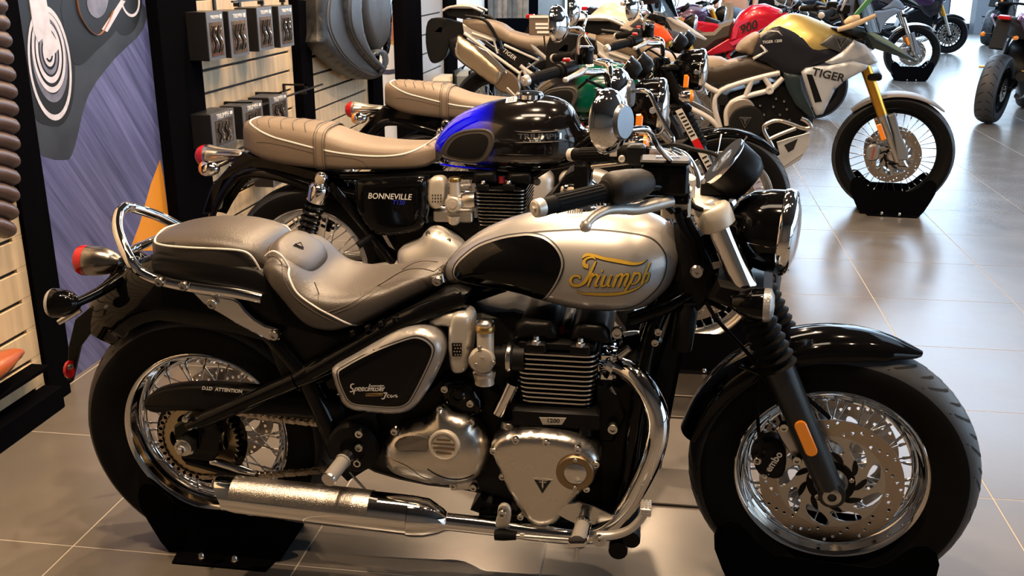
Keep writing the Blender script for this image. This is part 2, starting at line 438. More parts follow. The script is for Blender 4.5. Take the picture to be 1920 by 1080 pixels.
def window(name, a, b, z0, z1):
    a, b = V((*a, 0)), V((*b, 0)); d = (b-a).normalized(); n = V((-d.y, d.x, 0)); w = (b-a).length
    o = M()
    for (s0, s1, h0, h1) in ((0, w, z0, z0+.06), (0, w, z1-.06, z1), (0, .06, z0+.06, z1-.06), (w-.06, w, z0+.06, z1-.06)):
        o.slab([a+d*s0+V((0, 0, h0)), a+d*s1+V((0, 0, h0)), a+d*s1+V((0, 0, h1)), a+d*s0+V((0, 0, h1))], n, .07)
    f = o.ob(name, frame_m, smooth=0, kind='structure')
    g = M().slab([a+d*.06+n*.03+V((0, 0, z0+.06)), a+d*(w-.06)+n*.03+V((0, 0, z0+.06)), a+d*(w-.06)+n*.03+V((0, 0, z1-.06)), a+d*.06+n*.03+V((0, 0, z1-.06))], n, .008)
    g.ob('window_pane', glass_m, f, smooth=0)
k = 1
for i in range(5):
    window('window_%d' % k, (-1.3+i*2.1, 22), (.6+i*2.1, 22), .12, 3.6); k += 1
    if i == 3: M().box((7.55, 21.4, 0), (7.95, 21.8, H_CEIL)).ob('column', pier_m, smooth=0, kind='structure')
    M().box((.6+i*2.1, 21.85, 0), (.8+i*2.1, 22.1, H_CEIL)).ob('pillar', pier_m, smooth=0, kind='structure')
for i in range(8):
    window('window_%d' % k, (9, -5+i*3.4), (9, -1.9+i*3.4), .12, 3.3); k += 1
    M().box((8.9, -1.9+i*3.4, 0), (9.15, -1.6+i*3.4, H_CEIL)).ob('pillar', pier_m, smooth=0, kind='structure')
M().box((-1.35, 21.95, 0), (9, 22.1, .12)).ob('baseboard_far', post_m, smooth=0, kind='structure')
M().box((8.95, -5, 0), (9.1, 22, .12)).ob('baseboard_right', post_m, smooth=0, kind='structure')
M().box((-1.35, 21.95, 3.6), (9, 22.1, H_CEIL)).ob('wall_far', wall_m, smooth=0, kind='structure')
M().box((8.95, -5, 3.3), (9.1, 22, H_CEIL)).ob('wall_right', wall_m, smooth=0, kind='structure')

# slat-board display units along the left wall (each a thing): board strips between dark slots
def slat_unit(name, x, y0, y1, z0, z1, zs, m, label, pitch=.104, th=.018, end=.05):
    t = empty(name, label=label, cat='display wall', group=None)
    M().box((x-.03, y0, z0), (x-.012, y1, z1)).ob('backing', slot_m, t, smooth=0)
    z = zs
    while z-pitch > z0: z -= pitch
    z -= pitch
    while z < z1:
        a, b = max(z+.006, z0), min(z+pitch-.006, z1)
        if b-a > .01: M().box((x-.012, y0, a), (x, y1, b), .002).ob('slat', m, t, smooth=0)
        # the slot is closed off before the edge of the board
        if z0 < z < z1: M().box((x-.012, y1-end, z-.006), (x-.0005, y1, z+.006)).ob('slot_end', m, t, smooth=0)
        z += pitch
    return t
def post(x0, x1, y0, y1, h, label, z0=0):
    o = M().box((x0, y0, z0), (x1, y1, h), .004).ob('display_post', post_m, smooth=0, label=label, cat='post'); return o
HT = 2.6
slat_unit('slat_board_unit', -.95, -1.2, .70, .079, HT, .392, board_m, 'pale maple slat board left of the motorcycle poster, brown seat hanging on it')
b0 = M().box((-1.3, -1.6, 0), (-.885, .698, .078), .003); b0.ob('plinth', post_m, smooth=0, label='long low black plinth under the maple slat board at the left', cat='plinth')
sh = M().box((-.949, -1.2, .162), (-.885, .645, .177), .002); sh.ob('display_shelf', post_m, smooth=0, label='black shelf above the plinth holding the orange leather saddle', cat='shelf')
M().slab([(-1.1, .70, 0), (-.935, .70, 0), (-.935, .815, 0), (-.985, .815, 0), (-.985, .912, 0), (-1.1, .912, 0)], (0, 0, 1), HT).ob('display_post', post_m, smooth=0, label='black upright between the maple board and the motorcycle poster', cat='post')
post(-1.1, -.95, 1.765, 2.12, HT, 'wide black upright just beyond the motorcycle poster')
slat_unit('slat_board_unit', -1.0, 2.12, 3.36, .02, HT, .6705-.11, board_m, 'maple slat board with black accessory boxes hanging on hooks', pitch=.104)
post(-1.1, -.96, 3.40, 3.58, HT, 'black upright between the box board and the hanging black seat')
slat_unit('slat_board_unit', -1.0, 3.60, 4.80, .02, HT, .705, board_m, 'maple slat board behind the big hanging black seat', pitch=.106)
post(-1.1, -.96, 4.80, 5.05, HT, 'narrow black upright left of the white picture panel')
post(-1.05, -.90, 5.50, 6.05, HT, 'broad black upright right of the white picture panel')
slat_unit('slat_board_unit', -1.0, 6.05, 7.3, .02, HT, .7, board2, 'grey slat board beyond the last broad black upright', pitch=.16, end=.12)
post(-1.1, -.96, 7.3, 7.75, HT, 'black upright beyond the grey slat board')
M().box((-1.08, 7.75, 0), (-1.02, 9.6, HT)).ob('wall_panel', white_m, smooth=0, label='white wall panel behind the beige tail rack', cat='panel')
post(-1.1, -.96, 9.6, 14, HT, 'wide black wall section behind the hanging trousers')

# posters: printed flat on panels
def stain(name, setup):
    m = bpy.data.materials.new(name); m.use_nodes = True; setup(m.node_tree, m.node_tree.nodes['Principled BSDF']); return m
def road_print(nt, b):
    L = nt.links; tc = nt.nodes.new('ShaderNodeTexCoord'); mp = nt.nodes.new('ShaderNodeMapping'); L.new(tc.outputs['Object'], mp.inputs[0])
    mp.inputs['Rotation'].default_value = (radians(52), 0, 0); mq = nt.nodes.new('ShaderNodeMapping'); mq.inputs['Scale'].default_value = (1, .8, 20); L.new(mp.outputs[0], mq.inputs[0]); mp = mq
    n = nt.nodes.new('ShaderNodeTexNoise'); n.inputs['Scale'].default_value = 2.5; n.inputs['Detail'].default_value = 5; L.new(mp.outputs[0], n.inputs[0])
    r = nt.nodes.new('ShaderNodeValToRGB'); r.color_ramp.elements[0].position = .3; r.color_ramp.elements[1].position = .72
    r.color_ramp.elements[0].color = (.05, .06, .16, 1); r.color_ramp.elements[1].color = (.15, .165, .37, 1); L.new(n.outputs[0], r.inputs[0]); L.new(r.outputs[0], b.inputs['Base Color'])
    b.inputs['Roughness'].default_value = .42
road_m = stain('road_print', road_print)
PX = -1.0; PY = [.916, 1.762]
def pp(x, y, dx=0.): # point on the poster plane seen at a pixel
    d = _r*((x-960)/F) - _u*((y-540)/F) + _f; k = (PX+dx-CAM.x)/d.x; p = CAM+d*k; return V((PX+dx, p.y, p.z))
poster = empty('poster', label='tall poster of a speeding motorcycle on a grey-violet road with an orange line', cat='poster')
M().box((-1.03, .912, .0), (PX, 1.765, HT)).ob('print_panel', road_m, poster, smooth=0)
pdark = mat('print_dark', (.022, .03, .045), 0, .42, col2=(.04, .05, .07), vscale=6)
pblack = mat('print_black', (.006, .007, .009), 0, .42); plight = mat('print_light', (.60, .60, .68), 0, .42, var=.1, vscale=20)
pmid = mat('print_mid', (.16, .17, .24), 0, .42, var=.3, vscale=14); porange = mat('print_orange', (.75, .30, .03), 0, .42); pcop = mat('print_copper', (.32, .14, .08), 0, .42)
def pr(name, pts, m, lay, sm=0):
    q = [pp(*p) for p in pts]
    if sm: q = smooth_loop(q, sm)
    for v in q: v.y = max(PY[0], min(PY[1], v.y))
    M().slab(q, (1, 0, 0), .0006*lay).ob(name, m, poster, smooth=0)
pr('print_stripe', [(300, 300), (306, 330), (315, 400), (322, 470), (243, 470), (262, 420), (283, 345)], porange, 1)
pr('print_shadow', [(27, 0), (262, 0), (268, 55), (215, 110), (165, 180), (140, 275), (120, 300), (60, 270), (40, 100)], pdark, 1, 3)
pr('print_tyre', [(32, -20), (100, -20), (128, 20), (140, 110), (136, 190), (118, 232), (88, 235), (62, 215), (45, 130), (35, 60)], pblack, 2, 3)
pr('print_rear_tyre', [(205, -20), (262, -20), (262, 30), (248, 60), (228, 66), (214, 45)], pblack, 2, 3)
pr('print_engine', [(120, -20), (232, -20), (228, 20), (215, 60), (180, 95), (150, 122), (130, 100)], pblack, 3, 3)
def pring(cx, cy, rx, ry, w, m, lay, tilt=.10, a0=0, a1=360):
    n = 40; A = []; B = []
    for i in range(n+1):
        a = radians(a0+(a1-a0)*i/n)
        for (q, L) in ((1, A), (1-w, B)):
            v = pp(cx+rx*q*cos(a)-tilt*ry*q*sin(a)*-1, cy+ry*q*sin(a))+V((.0006*lay, 0, 0)); v.y = max(PY[0], min(PY[1], v.y)); L.append(v)
    M().loft([A, B], closed=False, cap=False).ob('print_ring', m, poster, smooth=0)
pring(92, 118, 40, 108, .10, plight, 4)
pring(92, 108, 33, 84, .18, pmid, 3)
for rx, ry, w in ((31, 76, .14), (24, 58, .2), (17, 42, .22), (11, 27, .3), (5, 14, .9)): pring(90, 98, rx, ry, w, plight if rx != 17 else pmid, 4.5)
pring(243, -2, 18, 34, .16, plight, 4)
pr('print_fork', [(52, -10), (74, -10), (82, 68), (70, 80), (62, 60)], plight, 6)
pr('print_fork', [(74, -10), (84, -10), (95, 60), (112, 88), (98, 104), (84, 110), (76, 60)], plight, 5)
for pts, r in (([(143, -5), (150, 30), (170, 60), (190, 62), (212, 20)], 3.2), ):
    M().tube([pp(*p, .002) for p in pts], .006, 6, smooth=5, flat=.2).ob('print_pipe', pcop, poster)
pr('print_silencer', [(190, 55), (226, 0), (234, 2), (200, 60)], plight, 5); pr('print_case', [(165, -8), (200, -8), (196, 22), (180, 34), (165, 20)], pmid, 5, 3)
# second, white picture panel
PX = -.99; PY = [5.055, 5.495]
p2 = empty('picture_panel', label='white picture panel with dark curve and yellow patch, right of the hanging black saddle', cat='poster')
M().box((-1.03, 5.05, 0), (PX, 5.50, HT)).ob('print_panel', white_m, p2, smooth=0)
poster = p2
pr('print_patch', [(728, -6), (742, -6), (743, 84), (732, 82)], mat('print_autumn', (.62, .36, .10), 0, .5, col2=(.5, .12, .06), vscale=12), 1)
pr('print_curve', [(710, 128), (728, 131), (746, 127), (746, 136), (728, 140), (710, 139)], mat('print_navy', (.06, .055, .09), 0, .5), 1)
# ------------------------------------------------------------------ wheels, stands and other shared parts
def tyre_prof(r, w, rb, wb):
    """half-round motorcycle tyre profile as (radius, lateral)"""
    h = r-rb; P = [(rb, -wb), (rb+h*.10, -wb*1.12), (rb+h*.35, -w*.94), (rb+h*.58, -w), (rb+h*.72, -w*.96), (rb+h*.84, -w*.80), (rb+h*.93, -w*.56), (rb+h*.985, -w*.28), (r, 0)]
    return P + [(a, -b) for a, b in P[-2::-1]]
def wheel(parent, name, c, r, tw, rf, rw, mxs=None, nsp=40, disc=None, disc2=True, hub_r=.05, hub_w=.05, sprocket=None, dm='wave', rimm=None, hubm=None, grooves=True, spokes=True, cast=None, lod=1, tyre_label=None, pat=0, discr=.155, stag=0):
    """spoked (or cast) wheel about the y axis; r tyre radius, tw tyre half-width, rf rim flange radius, rw rim half-width"""
    w = empty(name, parent); w.matrix_basis = (mxs or Matrix()) @ Matrix.Translation(c)
    n = 96 if lod else 48
    Y = V((0, 1, 0)); up = V((0, 0, 1))
    pf = tyre_prof(r, tw, rf-.008, rw+.002)
    m = M(); m.lathe(pf[:5], (0, 0, 0), Y, n, cap=False, up=up); m.mi = 1; m.lathe(pf[4:13], (0, 0, 0), Y, n, cap=False, up=up); m.mi = 0; m.lathe(pf[12:], (0, 0, 0), Y, n, cap=False, up=up)
    tyre = m.ob('tyre', [rubber, tread_m], w, smooth=60)
    if grooves:
        g = M(); ng = 46 if lod else 24
        full = []
        for s in (-1, 1):
            for i in range(ng):
                a0 = 2*pi*i/ng; q = []
                for j in range(7):
                    t = j/6; lat = s*tw*(.16+.72*t); aa = a0 + s*.02 + (.16*t*t+.03*t)*(1 if pat == 0 else -1)
                    # radius on the profile at this lateral
                    rr = None
                    for (ra, la), (rb2, lb) in zip(pf, pf[1:]):
                        if min(la, lb)-1e-9 <= lat <= max(la, lb)+1e-9 and ra > rf+.45*(r-rf)*.9: f = (lat-la)/((lb-la) or 1); rr = ra+(rb2-ra)*f; break
                    if rr is None: rr = r*.93
                    q.append((aa, lat, rr))
                if i % 2: q = q[:5]
                vs = []
                for j, (aa, lat, rr) in enumerate(q):
                    wd = (.0026 if 0 < j < len(q)-1 else .0008)/rr*1.9
                    for e in (-1, 1): vs.append(V((cos(aa+e*wd)*(rr+.0006), lat, sin(aa+e*wd)*(rr+.0006))))
                g.add(vs, [(2*j, 2*j+1, 2*j+3, 2*j+2) for j in range(len(q)-1)])
        g.ob('tread_groove', gap_m, w, smooth=0, kind='stuff')
    rm = rimm or chrome
    if not cast:
        P = [(rf, -rw), (rf+.001, -rw-.003), (rf-.004, -rw-.006), (rf-.010, -rw-.003), (rf-.016, -rw+.004), (rf-.022, -rw*.72), (rf-.036, -rw*.42), (rf-.040, 0)]
        P = P+[(a, -b) for a, b in P[-2::-1]]+[(rf-.012, rw-.002), (rf-.012, -rw+.002)]
        M().lathe(P+[P[0]], (0, 0, 0), Y, n, cap=False, up=up).ob('rim', rm, w, smooth=50)
        hm = hubm or chrome_s
        hb = M().lathe([(.012, -hub_w-.022), (hub_r*.55, -hub_w-.02), (hub_r*.6, -hub_w-.004), (hub_r, -hub_w), (hub_r, -hub_w+.006), (hub_r*.62, -hub_w+.016), (hub_r*.55, 0), (hub_r*.62, hub_w-.016), (hub_r, hub_w-.006), (hub_r, hub_w), (hub_r*.5, hub_w+.02), (.012, hub_w+.02)], (0, 0, 0), Y, 32, up=up)
        hb.ob('hub', hm, w)
        if spokes:
            ro = rf-.036; ri = hub_r*.9; sm = {}
            for sgn in (-1, 1):
                for dr in (-1, 1):
                    a1 = dr*.62; p0 = V((ri*cos(a1), sgn*(hub_w-.003), ri*sin(a1))); p1 = V((ro, sgn*rw*.22, 0)); d = (p1-p0)
                    q = M().tube([p0, p1-d.normalized()*.018], .0021, 6).tube([p1-d.normalized()*.02, p1+d.normalized()*.004], .0036, 6)
                    me = bpy.data.meshes.new('spoke'); me.from_pydata([tuple(v) for v in q.v], [], q.f); me.materials.append(chrome_s); fixn(me); me.shade_smooth(); sm[(sgn, dr)] = me
            for i in range(nsp):
                k_ = [(-1, -1), (1, 1), (-1, 1), (1, -1)][i % 4]
                link('spoke', sm[k_], w, rot=(0, -2*pi*(i+stag)/nsp, 0))
    else:
        P = [(rf, -rw), (rf-.012, -rw-.004), (rf-.024, -rw*.7), (rf-.034, -rw*.3), (rf-.034, rw*.3), (rf-.024, rw*.7), (rf-.012, rw+.004), (rf, rw)]
        m = M().lathe(P, (0, 0, 0), Y, n, cap=False, up=up)
        for i in range(cast):
            for e in (-.13, .13):
                a = 2*pi*i/cast; m.tube([(.04*cos(a), 0, .04*sin(a)), ((rf-.03)*cos(a+e), 0, (rf-.03)*sin(a+e))], [.016, .010], 6)
        m.lathe([(.02, -.07), (.045, -.06), (.05, 0), (.045, .06), (.02, .07)], (0, 0, 0), Y, 20, up=up)
        m.ob('rim', rm, w)
    if disc:
        for s in ((-1, 1) if disc2 else ((disc2 is False and -1) or 1,)):
            brake_disc(w, s*disc, discr, lod)
    return w
def brake_disc(w, y, R=.155, lod=1, style='leaf', name='brake_disc'):
    d = empty(name, w)
    loops = [circle(R, 72), circle(R*.745, 60)]
    nh = 12 if lod else 10
    for i in range(nh):
        for j, rr in enumerate((.955, .90, .845, .79)):
            a = 2*pi*i/nh + j*.13; loops.append(circle(.0042, 8, R*rr*cos(a), R*rr*sin(a)))
    ring = plate('disc_ring', loops, .0022, 0, disc_m, w, loc=(0, y, 0))
    # inner carrier: swirling arms between leaf-shaped windows
    N = 9
    def leaf(r1, r2, a, sw, hw, n=14):
        U_ = []; 
        for j in range(n):
            t = 2*pi*j/n; u = .5-.5*cos(t); rr = R*(r1+(r2-r1)*u); an = a+sw*u+hw*sin(t)*(1.25-.7*u if sin(t) > 0 else .9-.2*u); U_.append((rr*cos(an), rr*sin(an)))
        return U_
    lo = [circle(R*.755, 60), circle(R*.24, 30)]+[leaf(.47, .73, 2*pi*i/N, .52, .30) for i in range(N)]
    plate('disc_carrier', lo, .0018, 0, steel, w, loc=(0, y, 0))
    M().lathe([(R*.24, -.003), (R*.34, -.003), (R*.34, .003), (R*.24, .003)], (0, y+.003*(-1 if y < 0 else 1), 0), (0, 1, 0), 30, cap=False).ob('disc_flange', bsat, w)
    lf = [leaf(.33, .50, 2*pi*(i+.72)/N, .42, .17) for i in range(N)]
    for L in lf: M().slab([(x_, y-.0035 if y < 0 else y+.0035, z_) for x_, z_ in L], (0, 1, 0), .001).ob('carrier_window', gap_m, w, smooth=0)
    bm_ = M()
    for i in range(5): a = 2*pi*(i+.25)/5; bm_.bolt((R*.29*cos(a), y-.006 if y < 0 else y+.006, R*.29*sin(a)), (0, -1 if y < 0 else 1, 0), .006, .004)
    bm_.ob('disc_bolt', bolt_m, w)
    bpy.data.objects.remove(d)
def bolts(parent, pts, ax=(0, -1, 0), r=.009, h=.006, m=None, name='bolt'):
    for p in pts: M().bolt(p, ax, r, h).ob(name, m or bolt_m, parent)
def fork_gaiter(parent, a, b, r0, r1, n, mx, m=None):
    a, b = V(a), V(b); L = (b-a).length; P = []
    for i in range(n*6+1):
        t = i/(n*6); rr = r0+(r1-r0)*t; P.append((rr*(1+.13*cos(2*pi*i/6)), L*t))
    o = M().lathe(P, a, b-a, 28).ob('fork_gaiter', m or rubber, parent, smooth=70)
    if mx: o.matrix_basis = mx
    return o
def steer_mx(phi, A, rake):
    ax = V((-sin(rake), 0, cos(rake))); return Matrix.Translation(A) @ Matrix.Rotation(phi, 4, ax) @ Matrix.Translation(-V(A))
def sweep_arc(c, pts, prof_fn, n=16):
    pass
def mudguard(path, hw, drop, th=.003, n=14, k=6, hws=None):
    """fender: path of crown points (x,z) rear to front, cross section arched over +-hw with drop at the edges"""
    P = [V((p[0], 0, p[1])) for p in path]; W_ = [V((h, 0, 0)) for h in (hws or [hw]*len(path))]
    Q, R = spline(P, [w.x for w in W_], k); rings = []
    for i, p in enumerate(Q):
        t = (Q[min(i+1, len(Q)-1)]-Q[max(i-1, 0)]).normalized(); nrm = V((-t.z, 0, t.x))
        if nrm.z < 0 and abs(nrm.z) > .3: nrm = -nrm
        ring = []
        for side_ in (0, 1):
            seq = range(n+1) if not side_ else range(n, -1, -1)
            for j in seq:
                a = -pi/2+pi*j/n; y = R[i]*sin(a)*(1-(th/R[i] if side_ else 0)); d = drop*min(1, R[i]/hw*1.1)*(1-cos(a)**.8) + (th if side_ else 0)
                ring.append(p+V((0, y, 0))-nrm*d)
        rings.append(ring)
    return M().loft(rings)
plank_m = mat('brown_steel_plate', (.07, .06, .05), .6, .35)
def chock(label, org, phi=0., scale=1., group=None, r=.32, w=.12, foot=False):
    """black steel wheel cradle standing on the floor: two eared cheeks, lips, a base plate with flanges, dome nuts"""
    t = empty('wheel_stand', label=label, cat='stand', loc=org, rot=(0, 0, phi)); s = scale
    out = [(.165, .0), (.188, .03), (.220, .095), (.240, .145), (.243, .18), (.234, .208), (.213, .223), (.190, .220), (.168, .202), (.138, .170), (.105, .150)]
    out = out+[(-x, z) for x, z in out[::-1]]
    for y in (-w, w):
        M().slab([(x*s, y-.002, z*s) for x, z in smooth_loop3(out)], (0, 1, 0), .004, .0008).ob('cheek_plate', post_m, t, smooth=30)
    M().box((-.17*s, -w, .0), (.17*s, w, .0015)).ob('base_plate', post_m, t, smooth=0)
    if foot: M().box((-.13*s, -w-.25, .0), (.14*s, -w-.05, .010), .002).ob('foot_plate', plank_m, t, smooth=0); M().box((-.13*s, -w-.42, .0), (.14*s, -w-.26, .008), .002).ob('foot_plate', plank_m, t, smooth=0)
    for sx in (-1, 1):
        M().slab([(sx*.10*s, -w, .004), (sx*.20*s, -w, .055), (sx*.20*s, w, .055), (sx*.10*s, w, .004)], (0, 0, 1), .004).ob('ramp_plate', post_m, t, smooth=0)
    for y, sg in ((-w, -1), (w, 1)):
        M().slab([(-.14*s, y, 0), (.16*s, y, 0), (.15*s, y+sg*.05, 0), (-.13*s, y+sg*.05, 0)], (0, 0, 1), .006).ob('flange', post_m, t, smooth=0)
        for x in (-.05, .05): M().lathe([(.012, 0), (.012, .008), (.009, .009), (.009, .013), (.006, .019), (0, .021)], (x*s, y+sg*.028, .006), (0, 0, 1), 12).ob('dome_nut', bolt_m, t)
    return t
def smooth_loop3(o): return o
def mirror(parent, c, n, r, stem, back=chrome, mname='mirror', hub=True):
    """round mirror: domed shell with a pivot boss at the back and a glass; n points from glass to back"""
    n = V(n).normalized(); c = V(c); mi = empty(mname, parent)
    M().lathe([(r, -.012), (r*1.0, -.006), (r*.97, 0), (r*.80, .012), (r*.5, .021), (.022, .025), (0, .025)], c, n, 40).ob('mirror_shell', back, mi)
    if hub: M().lathe([(r*.56, .012), (r*.56, .022), (r*.50, .0275), (0, .0275)], c, n, 36).ob('mirror_boss', back_boss, mi)
    M().lathe([(r*1.01, -.013), (r*1.02, -.009), (r*1.0, -.006), (r*.96, -.011), (r*.96, -.014)], c, n, 40, cap=False).ob('mirror_rim', chrome, mi)
    M().lathe([(r*.97, -.0125), (0, -.0125)], c, n, 40).ob('mirror_glass', glass_mirror, mi)
    if stem: M().tube(stem, .0055, 10, smooth=5).ob('mirror_stem', chrome, mi)
    return mi
back_boss = mat('mirror_boss_grey', (.22, .24, .27), .7, .25)
glass_mirror = mat('mirror_glass', (.8, .82, .85), 1, .01)
def coil(parent, a, b, R, n, wire, m, name='spring'):
    a, b = V(a), V(b); d = (b-a); u = d.orthogonal().normalized(); w = d.normalized().cross(u); pts = []
    for i in range(n*12+1):
        t = i/(n*12); an = 2*pi*i/12; pts.append(a+d*t+(u*cos(an)+w*sin(an))*R)
    return M().tube(pts, wire, 6).ob(name, m, parent)
def fins(parent, x0, x1, hy, z0, z1, n, m_in, m_edge, tilt=0., name='cooling_fin'):
    """stack of rounded cooling fins with bright machined edges"""
    for i in range(n):
        z = z0+(z1-z0)*i/(n-1); k_ = 1-.10*abs(1-i/(n-1))**2; cx = (x0+x1)/2; hx = (x1-x0)/2*k_; r = .028; m = M(); P = []; tt_ = .0018
        for (sx, sy, a0) in ((1, -1, -pi/2), (1, 1, 0), (-1, 1, pi/2), (-1, -1, pi)):
            for j in range(6): a = a0+pi/2*j/5; P.append(V((cx+sx*(hx-r)+r*cos(a), sy*(hy*k_-r)+r*sin(a), z)))
        t = tt_
        for q in P: q.z += tilt*(q.x-cx)
        R = [[q+V((0, 0, -t)) for q in P], [q+V((0, 0, t)) for q in P]]
        m.mi = 1; m.loft(R, cap=False); m.mi = 0
        m.add(R[0], [tuple(range(len(P)))]); m.add(R[1], [tuple(range(len(P)))])
        m.ob(name, [m_in, m_edge], parent, smooth=40)
def chain_run(parent, a, b, sag=0.):
    """roller chain: one joined run of link plates and rollers"""
    a, b = V(a), V(b); L = (b-a).length; n = int(L/.0159); m = M()
    for i in range(n):
        t = (i+.5)/n; p = a+(b-a)*t-V((0, 0, sag*4*t*(1-t))); d = (b-a).normalized()
        y = .006 if i % 2 else .009
        for s in (-1, 1):
            q = []
            for j in range(12):
                an = 2*pi*j/12; x_ = (.0079 if cos(an) > 0 else -.0079)+.0068*cos(an); z_ = .0068*sin(an)*(1.0 if abs(cos(an)) > .3 else .72); q.append(p+d*x_+V((-d.z, 0, d.x))*z_+V((0, s*y, 0)))
            m.slab(q, (0, 1, 0), .002)
        m.lathe([(.0045, -.011), (.0045, .011)], p+d*.0079, (0, 1, 0), 8)
    return m.ob('chain', chain_m, parent, kind='stuff')
def sprocket(parent, c, R, teeth, m=None, name='sprocket'):
    out = []
    for i in range(teeth):
        for f, q in ((0, .93), (.25, .935), (.42, 1.0), (.58, 1.0), (.75, .935)): a = 2*pi*(i+f)/teeth; out.append((R*q*cos(a), R*q*sin(a)))
    lo = [out, circle(R*.42, 32)]
    for i in range(6):
        a = 2*pi*i/6; L = []
        for j in range(16):
            t = 2*pi*j/16; L.append(((R*.68+R*.07*cos(t))*cos(a+.30*sin(t)), (R*.68+R*.07*cos(t))*sin(a+.30*sin(t))))
        lo.append(L)
    return plate(name, lo, .0035, .0006, m or mat('sprocket_brass', (.52, .42, .26), 1, .28), parent, loc=c)
# ------------------------------------------------------------------ the silver and black cruiser in front
B1 = empty('motorcycle', label='silver and black cruiser motorcycle nearest the viewer, gold script on its tank', cat='motorcycle', loc=(0, 0, 0))
a = at
RC = .322
S1 = steer_mx(-.1047, (1.601, 0, 0), radians(25.3))
def ribbon(bv, pts, ws, off, k=5):
    P, R = spline([V(p) for p in pts], list(ws), k); vs = []
    for i, p in enumerate(P):
        t = (P[min(i+1, len(P)-1)]-P[max(i-1, 0)]); t.y = 0; t = t.normalized() if t.length > 1e-9 else V((1, 0, 0)); n = V((-t.z, 0, t.x))
        vs += [p-n*R[i]/2, p+n*R[i]/2]
    vs = drape(bv, vs, off) if bv else vs
    return vs, [(2*j, 2*j+1, 2*j+3, 2*j+2) for j in range(len(P)-1)]
# --- wheels
rw = wheel(B1, 'rear_wheel', (0, 0, RC), .324, .076, .217, .046, nsp=40, hub_r=.055, hub_w=.055, disc=None)
brake_disc(rw, .075, .128)
sprocket(rw, (0, -.082, 0), .102, 42)
M().lathe([(.03, -.078), (.062, -.076), (.066, -.06), (.05, -.05)], (0, 0, 0), (0, 1, 0), 32).ob('sprocket_carrier', bplas, rw)
M().lathe([(.118, .0), (.118, .004), (.100, .004)], (0, -.069, 0), (0, 1, 0), 48).ob('hub_disc', bgloss, rw)
fw = wheel(B1, 'front_wheel', (1.51, 0, RC), .323, .065, .217, .036, mxs=S1, nsp=40, hub_r=.045, hub_w=.045, disc=.062, discr=.157)
ml = empty('silencer', B1)
# --- rear wheel axle, swing arm, chain, guard
ch = empty('swing_arm', B1)
M().slab(smooth_loop([a(*p, -.125) for p in [(268, 765), (275, 745), (300, 733), (345, 726), (420, 727), (520, 738), (600, 748), (640, 760), (640, 790), (600, 790), (500, 780), (400, 775), (330, 772), (290, 776)]], 3), (0, 1, 0), .045, .006).ob('chain_guard', bsat, ch, smooth=50)
arm = M(); arm.tube([a(352, 800, -.135), a(385, 786, -.135), a(556, 713, -.135)], [.012, .020, .021], 16)
arm.tube([a(556, 713, -.135), a(600, 690, -.12), a(640, 670, -.10)], [.021, .030, .03], 16)
arm.tube([a(352, 862, -.12), a(430, 883, -.12), a(482, 890, -.12)], [.012, .013, .010], 14)
arm.slab([a(*p, -.13) for p in [(325, 800), (345, 788), (398, 790), (415, 815), (412, 850), (395, 868), (345, 862), (328, 845)]], (0, 1, 0), .022, .004)
arm.ob('arm_tube', bgloss, ch)
arm2 = M(); 
for s in (1,): arm2.tube([(0, .12, .32), (.25, .12, .42), (.45, .10, .5)], [.018, .02, .03], 12); arm2.tube([(0, .12, .31), (.25, .12, .28), (.45, .10, .3)], [.015, .016, .03], 12)
arm2.ob('arm_tube', bgloss, ch)
M().tube([a(395, 866, -.125), a(412, 868, -.125), a(450, 880, -.125), a(480, 888, -.125)], [.007, .010, .0105, .006], 12, smooth=3).ob('stay_tube', chrome, ch)
M().slab([a(*p, -.155) for p in [(330, 826), (352, 824), (362, 828), (363, 852), (352, 855), (330, 852)]], (0, 1, 0), .02, .002).ob('axle_block', chrome_s, ch)
M().lathe([(.0, -.026), (.008, -.026), (.010, -.022), (.010, -.012), (.017, -.010), (.017, .01)], a(345, 838, -.165), (0, 1, 0), 6).lathe([(.021, -.006), (.021, .02)], a(345, 838, -.165), (0, 1, 0), 24).ob('axle_nut', chrome_s, ch)
M().lathe([(.0, -.02), (.008, -.018), (.009, .01)], a(353, 781, -.145), (0, 1, 0), 12).ob('brake_bolt', bolt_m, ch)
chain_run(ch, a(330, 757, -.086)+V((.05, 0, .0)), a(800, 800, -.086), 0).ob if False else None
sp0 = V((0, -.084, RC)); sp1 = V((.46, -.084, .345))
chain_run(ch, sp0+V((.004, 0, .098)), sp1+V((0, 0, .045)), .012); chain_run(ch, sp0+V((.004, 0, -.098)), sp1+V((0, 0, -.045)), .012)
# links wrapped round the sprocket
m = M()
for i in range(19):
    an = radians(88+i*10.0); p = sp0+V((cos(an), 0, sin(an)))*.098; d = V((-sin(an), 0, cos(an)))
    for s in (-1, 1):
        m.slab([p+d*(x_)+V((-d.z, 0, d.x))*z_+V((0, s*.008, 0)) for x_, z_ in ((-.014, 0), (-.009, .007), (0, .004), (.009, .007), (.014, 0), (.009, -.007), (0, -.004), (-.009, -.007))], (0, 1, 0), .002)
m.ob('chain_wrap', chain_m, ch, kind='stuff')
tx = text('guard_lettering', 'D.I.D  ATTENTION', .012, ink_w, ch, side(a(416, 731, -.1275), rot=-.03), bold=.0004, shear=.2)
# --- rear mudguard
bgl_fender = bgloss
rp = [a(165, 598, 0), a(178, 555, 0), a(215, 510, 0), a(280, 480, 0), a(360, 478, 0), (.27, 0, .72), (.37, 0, .62), (.43, 0, .5)]
rp = [(p[0], p[2]) for p in rp]
rp[0] = (rp[0][0], rp[0][1])
rf_ = mudguard(rp, .098, .135, hws=[.07, .088, .098, .10, .10, .10, .10, .09]).ob('rear_mudguard', bgloss, B1, smooth=60)
